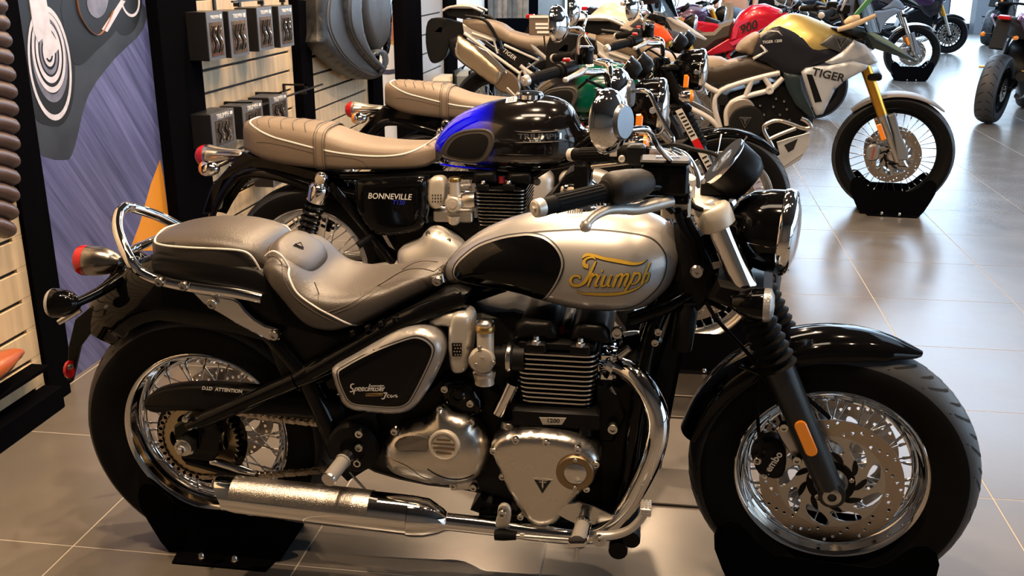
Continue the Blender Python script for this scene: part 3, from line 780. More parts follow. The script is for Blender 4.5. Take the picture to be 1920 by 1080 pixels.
# under-seat frame fairing, rear frame rail
M().slab(smooth_loop([a(*p, -.125) for p in [(280, 490), (300, 478), (480, 505), (540, 560), (600, 620), (690, 615), (850, 545), (870, 570), (760, 620), (640, 700), (560, 740), (520, 700), (470, 600), (340, 540), (290, 520)]], 2), (0, 1, 0), .25, .01).ob('seat_base', bsat, B1, smooth=50)
fr = M(); fr.tube([a(560, 712, -.13), a(640, 668, -.135), a(760, 600, -.13), a(870, 560, -.11)], [.020, .021, .021, .021], 14, smooth=3)
fr.tube([a(470, 590, -.12), a(560, 690, -.12), a(600, 760, -.11), a(640, 850, -.11)], [.016, .022, .026, .03], 14, smooth=3)
fr.ob('rear_frame_tube', bgloss, B1)
for x0 in (655, 683, 708, 735): M().slab([a(x0, 622-(x0-655)*.33, -.152), a(x0+8, 619-(x0-655)*.33, -.152), a(x0+10, 630-(x0-655)*.33, -.152), a(x0+1, 635-(x0-655)*.33, -.152)], (0, 1, 0), .02, .002).ob('frame_lug', bgloss, B1)
# --- tail light, indicators, plate bracket
tl = empty('tail_light', B1)
ca, cb = a(163, 488, 0), a(232, 492, 0)
M().lathe([(.036, -.004), (.037, .0), (.0375, .012), (.036, .035), (.031, .058), (.020, .080), (.012, .088)], ca, cb-ca, 36).ob('lamp_body', mat('smoked_chrome', (.30, .28, .26), 1, .24), tl)
M().lathe([(0, -.024), (.024, -.023), (.034, -.018), (.0375, -.008), (.0378, .004)], ca, cb-ca, 36).ob('lens', red_l, tl)
M().tube([a(228, 495, 0), a(215, 530, 0), a(200, 560, 0)], [.014, .018, .02], 10).ob('lamp_bracket', bgloss, tl)
for s in (-1, 1):
    t = empty('rear_indicator', B1); q = a(98, 568, -.17); q.y = s*.17; d = V((1, -.10*s, .0)); k_ = V((0, 0, 0))
    M().lathe([(.0335, 0), (.0345, .008), (.032, .030), (.025, .048), (.012, .064), (0, .068)], q, d, 28).ob('shell', bgloss, t)
    M().lathe([(0, -.014), (.018, -.012), (.029, -.006), (.0335, 0), (.0345, .004)], q, d, 28).ob('lens', clear_l, t)
    M().tube([q+V((.055, 0, 0)), q+V((.085, -s*.05, .012)), V((q.x+.11, s*.06, q.z+.03))], [.010, .012, .016], 12, smooth=3).ob('stalk', bgloss, t)
pb = empty('plate_bracket', B1)
M().slab([a(*p, -.06) for p in [(170, 575), (195, 590), (150, 650), (135, 715), (124, 712), (128, 650), (140, 600)]], (0, 1, 0), .012, .002).slab([a(*p, .05) for p in [(165, 580), (175, 590), (140, 650), (130, 700), (122, 700)]], (0, 1, 0), .012, .002).ob('bracket_arm', bplas, pb)
M().lathe([(.022, 0), (.022, .006), (.018, .009), (0, .009)], a(124, 692, -.075)+V((.012, 0, 0)), (-1, 0, 0), 28).ob('reflector', red_l, pb)
M().bolt(a(131, 688, -.085), (0, -1, 0), .006).ob('bolt', bolt_m, pb)
M().tube([a(110, 605, -.12), a(150, 580, -.10)], [.007, .009], 10).ob('stay', chrome_s, pb)
# --- grab rail
gr = empty('grab_rail', B1)
near = T(-.135, [(492, 560), (440, 549), (380, 541), (330, 533), (290, 522), (262, 508), (244, 487)])
top = [a(226, 448, -.102), a(220, 422, -.068), a(223, 401, -.032), a(229, 393, -.014)]
half = near+top
M().tube(half+[V((half[-1].x+.001, 0, half[-1].z+.003))]+[V((p.x, -p.y, p.z)) for p in half][::-1], .0128, 14, smooth=5).ob('rail_tube', chrome, gr)
bolts(gr, [a(300, 528, -.15), a(345, 536, -.15)], r=.0115, h=.008)
for s in (-1, 1):
    L = [V((p.x, s*.132, p.z)) for p in T(-.132, [(363, 546), (380, 547), (440, 558), (452, 565), (463, 580), (480, 596), (500, 608), (522, 614), (529, 624), (525, 636), (507, 637), (440, 602), (384, 568)])]
    M().slab(L, (0, s, 0), .010, .004).ob('side_strut', chrome, gr, smooth=30)
    bolts(gr, [V((p.x, s*.146, p.z)) for p in T(-.142, [(400, 568), (516, 627)])], ax=(0, s, 0), r=.0125, h=.008)
M().tube([a(236, 480, -.08), a(245, 470, 0), V((a(236, 480, -.08).x, .08, a(236, 480, -.08).z))], .011, 10, smooth=3).ob('cross_tube', chrome, gr)
# --- seats
def ring_tab(tb, x): return cat_tab(tb, x)
def seat_shell(name, parent, x0, x1, top, bot, hw, et, m, n=30, k=26, crown=None, eb=6, msplit=None, m2=None):
    """cushion: tables of top z, bottom z, half-width over x; optional crown(x, y) added to the top"""
    rings = []
    for i in range(k+1):
        t = .5-.5*cos(pi*i/k); x = x0+(x1-x0)*t; rr = sring(x, 0, max(.004, cat_tab(hw, x)), cat_tab(bot, x), cat_tab(top, x), et if not callable(et) else et(x), eb, n, zc=cat_tab(bot, x)*.5+cat_tab(top, x)*.5)
        if crown:
            for p in rr:
                f = max(0, (p.z-(cat_tab(bot, x)+cat_tab(top, x))/2)/max(1e-6, (cat_tab(top, x)-cat_tab(bot, x))/2)); p.z += crown(x, p.y)*f
        rings.append(rr)
    mm = M().loft(rings)
    if m2:
        for i, f in enumerate(mm.f):
            c = sum((mm.v[j] for j in f), V())/len(f); mm.m[i] = 1 if msplit(c) else 0
    return mm.ob(name, [m, m2] if m2 else m, parent, smooth=70), mm
ps = empty('pillion_seat', B1)
pt = [(p.x, p.z) for p in T(-.10, [(277, 459), (300, 462), (370, 465), (440, 468), (470, 476), (485, 495)])]
x0, x1 = a(276, 470, -.1).x, a(490, 500, -.1).x+.015
ztop = [(x0, a(277, 459, -.11).z+.005)]+[(p.x, p.z) for p in (a(300, 437, .0), a(330, 422, .02), a(380, 412, .03), a(430, 411, .03), a(470, 418, .02))]; ztop += [(x1-.025, ztop[-1][1]-.018), (x1, ztop[-1][1]-.055)]
zbot = [(x0, a(282, 488, -.1).z), (x0+.05, a(300, 500, -.1).z), (x1, a(485, 514, -.1).z)]
seat_shell('cushion', ps, x0, x1, ztop, zbot, [(x0, .075), (x0+.03, .105), (x0+.12, .122), (x1-.05, .118), (x1, .095)], 3.4, vinyl, eb=12, m2=vinyl_shade, msplit=lambda c: abs(c.y) > .09 and c.z < cat_tab([(x0, ztop[0][1]), (x0+.22, a(450, 469, -.12).z), (x1, a(487, 505, -.12).z)], c.x))
pl = T(-.121, [(276, 458), (300, 461), (350, 464), (400, 466), (445, 469), (465, 475), (477, 490), (487, 513)])
pl[0].y = -.085; pl[1].y = -.113; pl[-1].y = -.112; pl[-2].y = -.118
pl0 = V((x0-.003, 0, pl[0].z+.006))
M().tube([V((p.x, -p.y, p.z)) for p in pl][::-1]+[pl0]+pl, .0026, 8, smooth=4).ob('piping', piping, ps)
# rider's seat: scooped saddle with a raised back rest bolster
rs = empty('rider_seat', B1)
xs0, xs1 = a(483, 500, -.14).x, a(828, 495, -.06).x
top = [(xs0, a(500, 482, 0).z)]+[(p.x, p.z) for p in T(0, [(530, 464), (562, 466), (585, 482), (612, 508), (650, 521), (690, 521), (740, 509), (790, 494)])]+[(xs1, a(824, 489, 0).z)]
bot = [(xs0, a(486, 515, -.14).z-.01), (xs0+.05, a(515, 570, -.15).z), (xs0+.10, a(560, 615, -.15).z+.0), (xs0+.15, a(600, 629, -.15).z), (xs0+.20, a(640, 625, -.15).z), (xs0+.24, a(672, 614, -.14).z), (xs0+.32, a(740, 580, -.12).z), (xs0+.40, a(800, 540, -.09).z), (xs1, a(828, 515, -.06).z)]
hw = [(xs0, .115), (xs0+.03, .145), (xs0+.10, .160), (xs0+.2, .150), (xs0+.28, .12), (xs0+.36, .085), (xs1, .058)]
def crown(x, y):
    u = abs(y)/max(.001, cat_tab(hw, x)); back = max(0, 1-((x-xs0-.12)/.16)**2) if x > xs0+.12 else 1
    return .022*back*(u**2.2)*min(1, (x-xs0)/.04) - .0*u
seat, seat_m = seat_shell('saddle', rs, xs0, xs1, top, bot, hw, 3.0, vinyl, crown=crown, k=46, n=44, eb=4)
sbv = seat_m.bvh()
def seam(name, px, m, r, parent=rs, bv=None, off=0., k=5, Y=-.14, sym=True):
    P = T(Y, px); P, _ = spline(P, [1]*len(P), k); P = drape(bv or sbv, P, off)
    M().tube(P, r, 6).ob(name, m, parent)
seam('piping', [(492, 484), (500, 477), (511, 476), (527, 489), (544, 520), (564, 548), (595, 570), (630, 590), (671, 615)], piping, .0026)
seam('seam', [(498, 486), (508, 483), (522, 494), (539, 526), (560, 554), (591, 577), (626, 597), (655, 611)], stitch, .0012)
seam('seam', [(618, 577), (664, 563), (709, 539), (750, 515), (784, 511), (819, 520)], stitch, .0014, Y=-.12)
seam('seam', [(623, 582), (667, 568), (712, 544), (752, 520), (784, 516), (819, 525)], stitch, .0010, Y=-.12)
# lumbar bolster
bc_ = a(568, 485, .0); tl_ = radians(38); bx_ = V((cos(tl_), 0, -sin(tl_))); bn_ = V((sin(tl_), 0, cos(tl_)))
hb_ = sbv.ray_cast(V((bc_.x, 0, 2)), V((0, 0, -1)))[0]; bc_ = (hb_ if hb_ is not None else bc_)-bn_*.004
bs = []
for (z, hx, hy) in ((-.06, .054, .100), (-.016, .060, .106), (.002, .058, .102), (.010, .048, .088), (.0135, .028, .062)):
    bs.append([bc_+bx_*(hx*abs(cos(q))**.75*(1 if cos(q) > 0 else -1))+V((0, hy*abs(sin(q))**.75*(1 if sin(q) > 0 else -1), 0))+bn_*z for q in [2*pi*j/40 for j in range(40)]])
M().loft(bs).ob('bolster', vinyl, rs, smooth=70)
M().tube([p+bn_*.001 for p in bs[1]], .0013, 6, closed=True).ob('seam', stitch, rs)
for tri in ([(-14, -2), (8, -6), (-2, 12)], [(10, -5), (18, -6), (4, 14)]):
    q = [bc_+bx_*(-.012+y_*.0011)+V((0, -.012-x_*.0012, 0))+bn_*.0145 for x_, y_ in tri]
    M().tube(q+[q[0]], .0010, 4).ob('stitched_triangle', ink_k, rs)
seam('seam', [(588, 530), (594, 545), (600, 563)], stitch, .0012)
M().bolt(a(820, 527, -.09), (0, -1, 0), .011, .008).slab([a(*p, -.085) for p in [(808, 520), (830, 515), (833, 530), (820, 537), (808, 533)]], (0, 1, 0), .01, .002).ob('seat_bolt', bolt_m, rs)
# --- tank
tk = empty('fuel_tank', B1)
tt = [(p.x, p.z) for p in [a(829, 516, -.02), a(838, 494, -.01), a(852, 473, .0), a(880, 447, .01), a(915, 424, .02), a(960, 406, .02), a(1010, 394, .02), a(1060, 388, .02), a(1120, 386, .02), a(1180, 389, .02), a(1225, 399, .02), a(1255, 420, .0), a(1271, 450, -.02)]]
tb = [(p.x, p.z) for p in [a(829, 524, -.03), a(836, 540, -.06), a(850, 546, -.09), a(900, 552, -.11), a(960, 564, -.12), a(1010, 577, -.12), a(1060, 590, -.12), (a(1110, 597, -.12)), a(1160, 598, -.12), a(1205, 590, -.11), a(1240, 566, -.10), a(1262, 535, -.08), a(1274, 490, -.05)]]
xa, xb = tt[0][0], max(a(1276, 480, -.03).x, tb[-1][0])+.004
tt.append((xb, a(1275, 470, -.02).z)); tb.append((xb+.001, a(1275, 490, -.02).z))
th = [(xa, .012), (xa+.012, .035), (xa+.04, .068), (xa+.10, .098), (xa+.18, .121), (xa+.26, .137), (xa+.36, .145), (xa+.43, .140), (xa+.48, .118), (xb-.015, .075), (xb, .02)]
rings = []; K = 56
for i in range(K+1):
    t = .5-.5*cos(pi*i/K); x = xa+(xb-xa)*t; zt, zb = cat_tab(tt, x), cat_tab(tb, x); zt = max(zt, zb+.004)
    rings.append(sring(x, 0, cat_tab(th, x), zb, zt, 2.15, 3.0, 48, zc=zb+(zt-zb)*.40))
tm_ = M().loft(rings); tm_.ob('tank_shell', silver, tk, smooth=70); tbv = tm_.bvh()
c8 = lambda pts, Y=-.135: [a(780+x/3.6923, 380+y/3.6923, Y) for x, y in pts]
panel = smooth_loop(c8([(217, 540), (235, 490), (290, 430), (400, 350), (560, 290), (700, 262), (780, 256), (870, 268), (950, 312), (1000, 375), (1011, 440), (985, 520), (940, 600), (880, 680), (840, 710), (760, 700), (680, 680), (600, 655), (480, 635), (350, 610), (260, 595), (225, 570)]), 3)
decal(tbv, panel, .0022, g=.008).ob('black_panel', bgloss, tk, smooth=70)
def stroke(name, pts, w, m, off, parent, bv, closed=False, k=3):
    P = [V(p) for p in pts]
    if closed: P = P+[P[0]]
    vs, fs = ribbon(bv, P, [w]*len(P), off, k); M().add(vs, fs).ob(name, m, parent, smooth=70)
stroke('pin_stripe', panel, .0034, silver, .0030, tk, tbv, True, 1)
cpan = sum(panel, V())/len(panel)
stroke('pin_stripe', [cpan+(p-cpan)*1.035 for p in panel], .0022, ink_k, .0016, tk, tbv, True, 1)
stroke('pin_stripe', c8([(640, 275), (800, 243), (1000, 226), (1200, 220), (1400, 234), (1560, 262), (1650, 302), (1718, 380), (1735, 470), (1700, 580), (1620, 665), (1500, 735), (1300, 764), (1100, 758), (950, 738), (850, 714)]), .0026, ink_k, .0008, tk, tbv, False, 5)
script = [([(1150, 385), (1170, 366), (1212, 362), (1300, 385), (1400, 402), (1500, 424), (1560, 424), (1600, 408)], [4, 16, 15, 17, 21, 17, 10, 1]),
 ([(1195, 436), (1168, 428), (1166, 400), (1190, 382), (1222, 378), (1245, 392)], [26, 22, 15, 11, 9, 6]),
 ([(1246, 402), (1222, 450), (1195, 500), (1165, 545), (1118, 566), (1082, 556), (1072, 528), (1092, 502), (1128, 500), (1140, 518)], [7, 14, 17, 18, 17, 17, 16, 13, 13, 9]),
 ([(1228, 478), (1210, 520), (1192, 572)], [12, 15, 10]), ([(1214, 515), (1236, 492), (1258, 490), (1254, 508)], [6, 9, 13, 8]),
 ([(1274, 492), (1250, 540), (1246, 566), (1268, 562)], [12, 15, 13, 5]), ([(1288, 462), (1296, 466)], [13, 11]),
 ([(1312, 492), (1290, 540), (1290, 566), (1318, 560), (1344, 520), (1356, 492)], [12, 15, 14, 9, 7, 11]), ([(1356, 492), (1332, 545), (1336, 568), (1352, 562)], [12, 15, 12, 5]),
 ([(1398, 490), (1364, 576)], [12, 15]), ([(1386, 520), (1412, 492), (1430, 492), (1424, 520), (1402, 576)], [6, 9, 14, 15, 13]), ([(1424, 520), (1450, 492), (1468, 492), (1462, 520), (1444, 562), (1458, 570)], [6, 9, 14, 15, 13, 5]),
 ([(1516, 478), (1488, 540), (1446, 606)], [12, 15, 13]), ([(1504, 508), (1526, 490), (1548, 496), (1544, 530), (1518, 558), (1492, 556)], [6, 10, 14, 14, 9, 7]),
 ([(1616, 430), (1594, 480), (1560, 566)], [11, 15, 12]), ([(1578, 525), (1598, 500), (1612, 506), (1600, 545), (1590, 562)], [6, 10, 13, 13, 6]),
 ([(1112, 600), (1160, 622), (1200, 622), (1300, 626), (1400, 622), (1480, 608), (1550, 582), (1592, 540)], [2, 10, 17, 19, 18, 15, 8, 4])]
mg, mk = M(), M(); SCL = 1/3.6923/800*1.0
for pts, ws in script:
    vs, fs = ribbon(tbv, c8([(x+3, y+3) for x, y in pts]), [(w+6)*SCL*1.05 for w in ws], .0009); mk.add(vs, fs)
    vs, fs = ribbon(tbv, c8(pts), [w*SCL*1.1 for w in ws], .0014); mg.add(vs, fs)
mk.ob('script_outline', ink_k, tk, smooth=0); mg.ob('script_lettering', gold_ink, tk, smooth=0)  # black printed outline behind the gold script
cap0 = a(1105, 402, -.03); cn = V((0, -.25, 1))
M().lathe([(.030, -.02), (.030, .004), (.026, .010), (.012, .013), (0, .013)], a(1097, 396, .0), V((-.02, 0, 1)), 28).ob('filler_cap', chrome, tk)
lab = M()
for i in range(7): 
    q = a(1064+i*4.2, 400, -.045); h = .011
    lab.slab([q+V((0, 0, .0)), q+V((.003, 0, .0)), q+V((.003, .010, .007)), q+V((0, .010, .007))], (0, -.5, 1), .0008)
lab.ob('warning_label', ink_k, tk, smooth=0)
# --- frame, head stock, down tubes
fm = M()
fm.tube([a(1290, 500, -.02), a(1250, 560, -.06), a(1215, 650, -.09), a(1190, 800, -.11), a(1170, 930, -.12), a(1120, 985, -.12), a(900, 965, -.12)], .019, 14, smooth=5)
fm.tube([V((p.x, -p.y, p.z)) for p in (a(1290, 500, -.02), a(1250, 560, -.06), a(1215, 650, -.09), a(1190, 800, -.11), a(1170, 930, -.12), a(1120, 985, -.12), a(900, 965, -.12))], .019, 14, smooth=5)
fm.tube([a(1305, 440, 0), a(1355, 560, 0)], .034, 16)
fm.tube([a(1330, 500, 0), (1.05, 0, .80), (.75, 0, .74), (.5, 0, .62)], .025, 12, smooth=4)
fm.tube([a(1330, 530, -.03), a(1250, 575, -.08), a(1180, 600, -.09)], .016, 12, smooth=4)
fm.ob('main_frame', bgloss, B1)
M().slab([a(*p, -.03) for p in [(1258, 590), (1300, 560), (1285, 640), (1262, 760), (1240, 880), (1190, 930), (1180, 900), (1205, 760)]], (0, 1, 0), .16, .01).ob('radiator', bsat, B1, smooth=30)
hs = M(); hs.slab(smooth_loop([a(*p, -.07) for p in [(1262, 420), (1300, 440), (1345, 520), (1335, 560), (1290, 600), (1262, 590), (1250, 560), (1272, 500)]], 2), (0, 1, 0), .14, .012)
hs.ob('headstock_cover', bplas, B1, smooth=40)
M().lathe([(.0155, -.008), (.0155, 0), (.012, .004), (.004, .004), (.003, -.0)], a(1307, 510, -.075), (0, -1, 0), 24).ob('steering_lock', chrome_s, B1)
M().slab([a(*p, -.078) for p in [(1335, 493), (1349, 490), (1351, 502), (1338, 505)]], (0, 1, 0), .002).ob('data_label', ink_w, B1, smooth=0)
bolts(B1, [a(1157, 624, -.12)], r=.013, h=.008); bolts(B1, [a(1234, 622, -.115), a(1228, 642, -.115)], r=.009, h=.006)
bolts(B1, [a(1149, 803, -.13)], r=.013, h=.008)
# hoses / regulator behind the down tube
M().lathe([(.022, -.05), (.024, -.045), (.024, .04), (.016, .05), (.016, .06)], a(1283, 615, -.07), (0.1, 0, 1), 20).ob('reservoir', bplas, B1)
M().tube([a(1318, 555, -.06), a(1345, 600, -.08), a(1400, 660, -.10), a(1440, 720, -.10)], .0045, 8, smooth=5).ob('brake_hose', rubber, B1)
M().tube([a(1322, 550, -.05), a(1340, 570, -.06), a(1360, 580, -.07)], .006, 8, smooth=4).ob('cable', rubber, B1)
# --- side cover with lettering
sc = empty('side_cover', B1)
so = smooth_loop(T(-.165, [(623, 698), (628, 686), (660, 668), (700, 645), (745, 622), (782, 615), (810, 622), (828, 640), (832, 668), (820, 700), (800, 735), (775, 765), (745, 775), (700, 773), (655, 765), (636, 740)]), 3)
sm_ = M().puff(so, (0, -1, 0), .05, 0, .022, .030); sm_.ob('cover_shell', silver, sc, smooth=60); sbv2 = sm_.bvh()
si = smooth_loop(T(-.187, [(634, 702), (644, 690), (700, 660), (760, 637), (785, 634), (804, 644), (811, 660), (800, 690), (775, 740), (762, 757), (740, 763), (690, 760), (660, 755), (645, 735)]), 3)
decal(sbv2, si, .0020, g=.007).ob('black_panel', bgloss, sc, smooth=60)
ci = sum(si, V())/len(si)
stroke('pin_stripe', si, .0030, silver, .0028, sc, sbv2, True, 1)
stroke('pin_stripe', [ci+(p-ci)*1.035 for p in si], .0022, ink_k, .0009, sc, sbv2, True, 1)
px2 = 1/735.
def sidetext(name, s, px, py, h, m, parent, bv, Y=-.19, wpx=None, shear=.0, rot=0., off=.001, bold=0., sx=1., org=(0, 0, 0)):
    o = text(name, s, h, m, parent, side(at(px, py, Y, org), rot=rot), ext=.0003, shear=shear, sx=sx, bold=bold)
    if bv: drape_mesh(o, bv, off)
    return o
c4 = lambda pts: [a(600+x/3.1775, 560+y/3.1765, -.19) for x, y in pts]
spd = [([(203, 508), (186, 512), (184, 530), (196, 538), (196, 552), (178, 554)], 6), ([(212, 530), (200, 570)], 5), ([(212, 534), (224, 530), (220, 546), (208, 548)], 4), ([(228, 542), (242, 536), (240, 528), (230, 532), (228, 548), (244, 548)], 4),
 ([(248, 542), (262, 536), (260, 528), (250, 532), (248, 548), (264, 546)], 4), ([(284, 530), (272, 532), (268, 546), (280, 548), (288, 534)], 4), ([(298, 508), (284, 550)], 4), ([(296, 532), (290, 550)], 5), ([(296, 536), (306, 530), (302, 550)], 4), ([(306, 536), (316, 530), (312, 550)], 4),
 ([(330, 531), (320, 534), (318, 547), (326, 549), (334, 532), (330, 550)], 4), ([(350, 529), (340, 533), (348, 541), (340, 550), (334, 548)], 4), ([(362, 514), (352, 550)], 4), ([(300, 521), (382, 519)], 5), ([(360, 542), (372, 536), (370, 529), (362, 533), (360, 548), (372, 548)], 4), ([(378, 531), (374, 550)], 4), ([(376, 536), (386, 528)], 5),
 ([(378, 562), (400, 562), (392, 570), (380, 596), (366, 594)], 6), ([(414, 574), (404, 574), (400, 586), (412, 587)], 4), ([(424, 574), (418, 582), (424, 588), (432, 582), (424, 574)], 4), ([(442, 574), (438, 588)], 4), ([(442, 578), (456, 573), (452, 587), (464, 582)], 4)]
mm = M()
for pts, w in spd:
    vs, fs = ribbon(sbv2, c4(pts), [w*.00043*1.15]*len(pts), .0030, 3); mm.add(vs, fs)
mm.ob('script_lettering', ink_w, sc, smooth=0)
q = M().add(drape(sbv2, c4([(272, 563), (374, 561), (374, 580), (273, 582)]), .0030), [(0, 1, 2, 3)]); q.ob('name_plate', ink_g, sc, smooth=0)
sidetext('plate_lettering', 'BONNEVILLE', 701.7, 739.8, .0062, ink_k, sc, sbv2, bold=.0001, sx=1.05, off=.0036)
# --- engine of the cruiser
en = empty('engine', B1)
cc = smooth_loop(T(-.10, [(640, 770), (700, 745), (760, 760), (830, 700), (900, 700), (950, 740), (1120, 740), (1190, 700), (1200, 800), (1170, 930), (1090, 985), (960, 985), (900, 930), (800, 915), (700, 890), (650, 850)]), 2)
M().slab(cc, (0, 1, 0), .22, .012).ob('crankcase', bsat, en, smooth=40)
M().slab(smooth_loop(T(-.085, [(800, 600), (900, 590), (1010, 600), (1020, 720), (960, 800), (880, 800), (800, 720)]), 2), (0, 1, 0), .17, .01).ob('airbox', bplas, en, smooth=40)
x0, x1 = a(966, 690, -.14).x, a(1118, 690, -.14).x
zt, zb = a(1040, 666, -.14).z, a(1040, 768, -.14).z
M().box((x0+.012, -.118, zb-.06), (x1-.012, .118, zt+.01), .01).ob('cylinder_block', bsat, en)
fins(en, x0-.002, x1+.002, .142, zb, zt, 12, bsat, chrome_s)
hd = M(); hd.box((x0+.006, -.13, zt+.004), (x1-.004, .13, zt+.028), .006); hd.ob('cylinder_head', bsat, en)
for i, (xa_, xb_) in enumerate(((a(962, 640, -.12).x, a(1048, 640, -.12).x), (a(1068, 640, -.12).x, a(1146, 640, -.12).x))):
    M().puff([V((x_, -.115, z_)) for x_, z_ in ((xa_, zt+.026), (xa_+.006, zt+.060), (xa_+.022, zt+.072), (xb_-.018, zt+.072), (xb_-.004, zt+.056), (xb_, zt+.026))], (0, -1, 0), .22, 0, .018, .022).ob('cam_cover', bsat, en, smooth=60)
M().box((a(1046, 640, -.12).x, -.10, zt+.02), (a(1070, 640, -.12).x, .10, zt+.05), .004).ob('plug_well', bsat, en)
M().tube([a(1052, 628, -.10), a(1052, 615, -.09)], [.010, .012], 12).ob('plug_cap', mat('dark_red_cap', (.16, .01, .02), 0, .25), en)
for px, py in ((1004, 652), (1087, 656)):
    q = a(px, py, -.148); M().box(q-V((.022, .0, .014)), q+V((.022, .03, .010)), .004).ob('head_lug', bsat, en); M().lathe([(.011, -.006), (.011, .002), (.007, .004), (.006, .012), (0, .012)], q+V((0, .008, .012)), (0, 0, 1), 6).ob('head_nut', bolt_m, en)
# throttle body, intake
tb_ = empty('throttle_body', B1)
M().lathe([(.026, 0), (.029, .003), (.029, .016), (.024, .022), (.0, .022)], a(905, 672, -.15), (0, -1, 0), 36).lathe([(.020, 0), (.022, .004), (.018, .006), (0, .006)], a(905, 672, -.172), (0, -1, 0), 30).ob('round_cover', ivory, tb_)
M().lathe([(.019, -.045), (.019, .012), (.0185, .014)], a(910, 632, -.145), (0, 0, 1), 28).lathe([(.022, -.10), (.018, -.07)], a(908, 640, -.145), (0, 0, 1), 20).ob('carburettor_barrel', ivory, tb_)
M().lathe([(.0205, .014), (.0215, .016), (.0215, .026), (.019, .029), (.0, .030)], a(910, 632, -.145), (0, 0, 1), 28).ob('barrel_cap', brass, tb_)
M().lathe([(.019, .029), (.0195, .036), (.012, .041), (0, .041)], a(910, 632, -.145), (0, 0, 1), 24).ob('cap_top', chrome_s, tb_)
M().lathe([(.024, 0), (.024, .03), (.028, .03), (.028, .038)], a(918, 668, -.12), (1, 0, 0), 24).lathe([(.03, .04), (.033, .044), (.033, .052), (.03, .055), (.03, .08)], a(918, 668, -.12), (1, 0, 0), 24).ob('inlet_pipe', bplas, tb_)
M().lathe([(.0335, .038), (.0345, .040), (.0345, .046), (.0335, .048)], a(920, 668, -.12), (1, 0, 0), 28).ob('hose_clip', chrome_s, tb_)
M().lathe([(.026, -.01), (.022, -.03), (.013, -.038)], a(908, 690, -.14), (0, 0, 1), 20).ob('float_bowl', ivory, tb_)
bolts(tb_, [a(893, 684, -.176), a(899, 652, -.176), a(925, 680, -.176)], r=.0055, h=.003)
for s_, dy in (('AMAL', -12), ('BIRMINGHAM', 12)): pass
text('cast_lettering', 'm', .014, ivory, tb_, side(a(905, 671, -.1785)), ext=.0006)
ac = empty('intake_cover', B1)
rings = []
for (px_, py_, hw_, hz_) in ((806, 610, .006, .012), (826, 604, .010, .020), (846, 612, .012, .03)): pass
M().puff(smooth_loop(T(-.135, [(843, 600), (852, 587), (868, 585), (882, 592), (887, 615), (884, 650), (876, 690), (862, 699), (847, 694), (842, 670), (841, 635)]), 3), (0, -1, 0), .05, 0, .016, .016).ob('curved_cover', alu_l, ac, smooth=60)
M().tube([a(808, 606, -.12), a(835, 597, -.12), a(856, 600, -.12)], [.008, .018, .024], 16, smooth=3, flat=1).ob('cover_arm', alu_l, ac)
M().slab(T(-.152, [(847, 643), (866, 643), (866, 668), (848, 668)]), (0, -1, 0), .0012, .0004).ob('mesh_patch', bplas, ac, smooth=0)
dm = M()
for i in range(3):
    for j in range(4): dm.lathe([(.0019, 0), (.0019, .0004), (0, .0004)], a(852+i*5.0+(j % 2)*1.5, 647+j*6, -.1535), (0, -1, 0), 8)
dm.ob('mesh_holes', alu, ac, smooth=0, kind='stuff')
# ignition barrel block
ig = empty('ignition_block', B1)
M().puff(smooth_loop(T(-.125, [(826, 725), (840, 715), (870, 716), (890, 735), (905, 765), (895, 778), (860, 775), (835, 755)]), 2), (0, -1, 0), .03, 0, .008, .012).ob('lock_plate', bgloss, ig)
M().lathe([(.018, 0), (.018, .006), (.014, .010), (.011, .010), (.010, .004), (0, .004)], a(859, 741, -.134), (0, -1, 0), 28).ob('lock_barrel', bgloss, ig)
bolts(ig, [a(834, 729, -.134), a(882, 756, -.134)], r=.0095, h=.006)
M().tube([a(935, 775, -.12), a(950, 745, -.12), a(962, 718, -.12)], [.016, .017, .016], 18).ob('oil_pipe', chrome, ig)
M().lathe([(.018, -.012), (.020, -.01), (.020, .01), (.018, .012)], a(954, 797, -.12), (.1, 0, 1), 22).ob('spring_cap', chrome_s, ig)
# clutch-side cover
cl = empty('sprocket_case', B1)
co = smooth_loop(T(-.135, [(721, 858), (722, 832), (738, 808), (765, 797), (800, 787), (812, 774), (818, 762), (832, 758), (848, 770), (884, 782), (897, 800), (912, 818), (919, 845), (912, 878), (895, 898), (862, 906), (820, 905), (780, 898), (748, 888), (728, 874)]), 3)
M_ = M().puff(co, (0, -1, 0), .03, 0, .046, .075, grid=.010); M_.ob('case_cover', alu, cl, smooth=60); clb = M_.bvh()
M().lathe([(.036, -.006), (.037, .001), (.034, .006), (.030, .0065), (.030, .004), (.0, .004)], drape(clb, [a(833, 835, -.18)], 0)[0], (-.05, -1, .1), 40).ob('round_emblem', ivory, cl)
ebase = drape(clb, [a(833, 835, -.18)], .0045)[0]
em = M()
for (z_, w_) in ((.016, .016), (.006, .025), (-.005, .025), (-.016, .018)):
    em.slab([ebase+V((x_, -.001, z_+dz)) for x_, dz in ((-w_, -.0022), (w_, -.0022), (w_, .0022), (-w_, .0022))], (0, -1, 0), .0012)
em.ob('emblem_groove', bronze, cl, smooth=0)
dc = decal(clb, smooth_loop(T(-.16, [(742, 832), (750, 822), (775, 816), (802, 818), (806, 828), (803, 836), (775, 836), (755, 838)]), 3), .003, g=.006)
dc.ob('mesh_insert', mat('perforated_alloy', (.13, .115, .10), .7, .6, bump=1., bscale=700), cl, smooth=70)
stroke('insert_lip', smooth_loop(T(-.16, [(739, 833), (748, 819), (775, 812), (803, 815), (809, 828), (805, 840), (775, 840), (753, 842)]), 2), .005, alu, .0045, cl, clb, True, 1)
stroke('cover_groove', T(-.16, [(805, 872), (830, 888), (860, 895), (890, 888)]), .003, ink_k, .0009, cl, clb, False, 5)
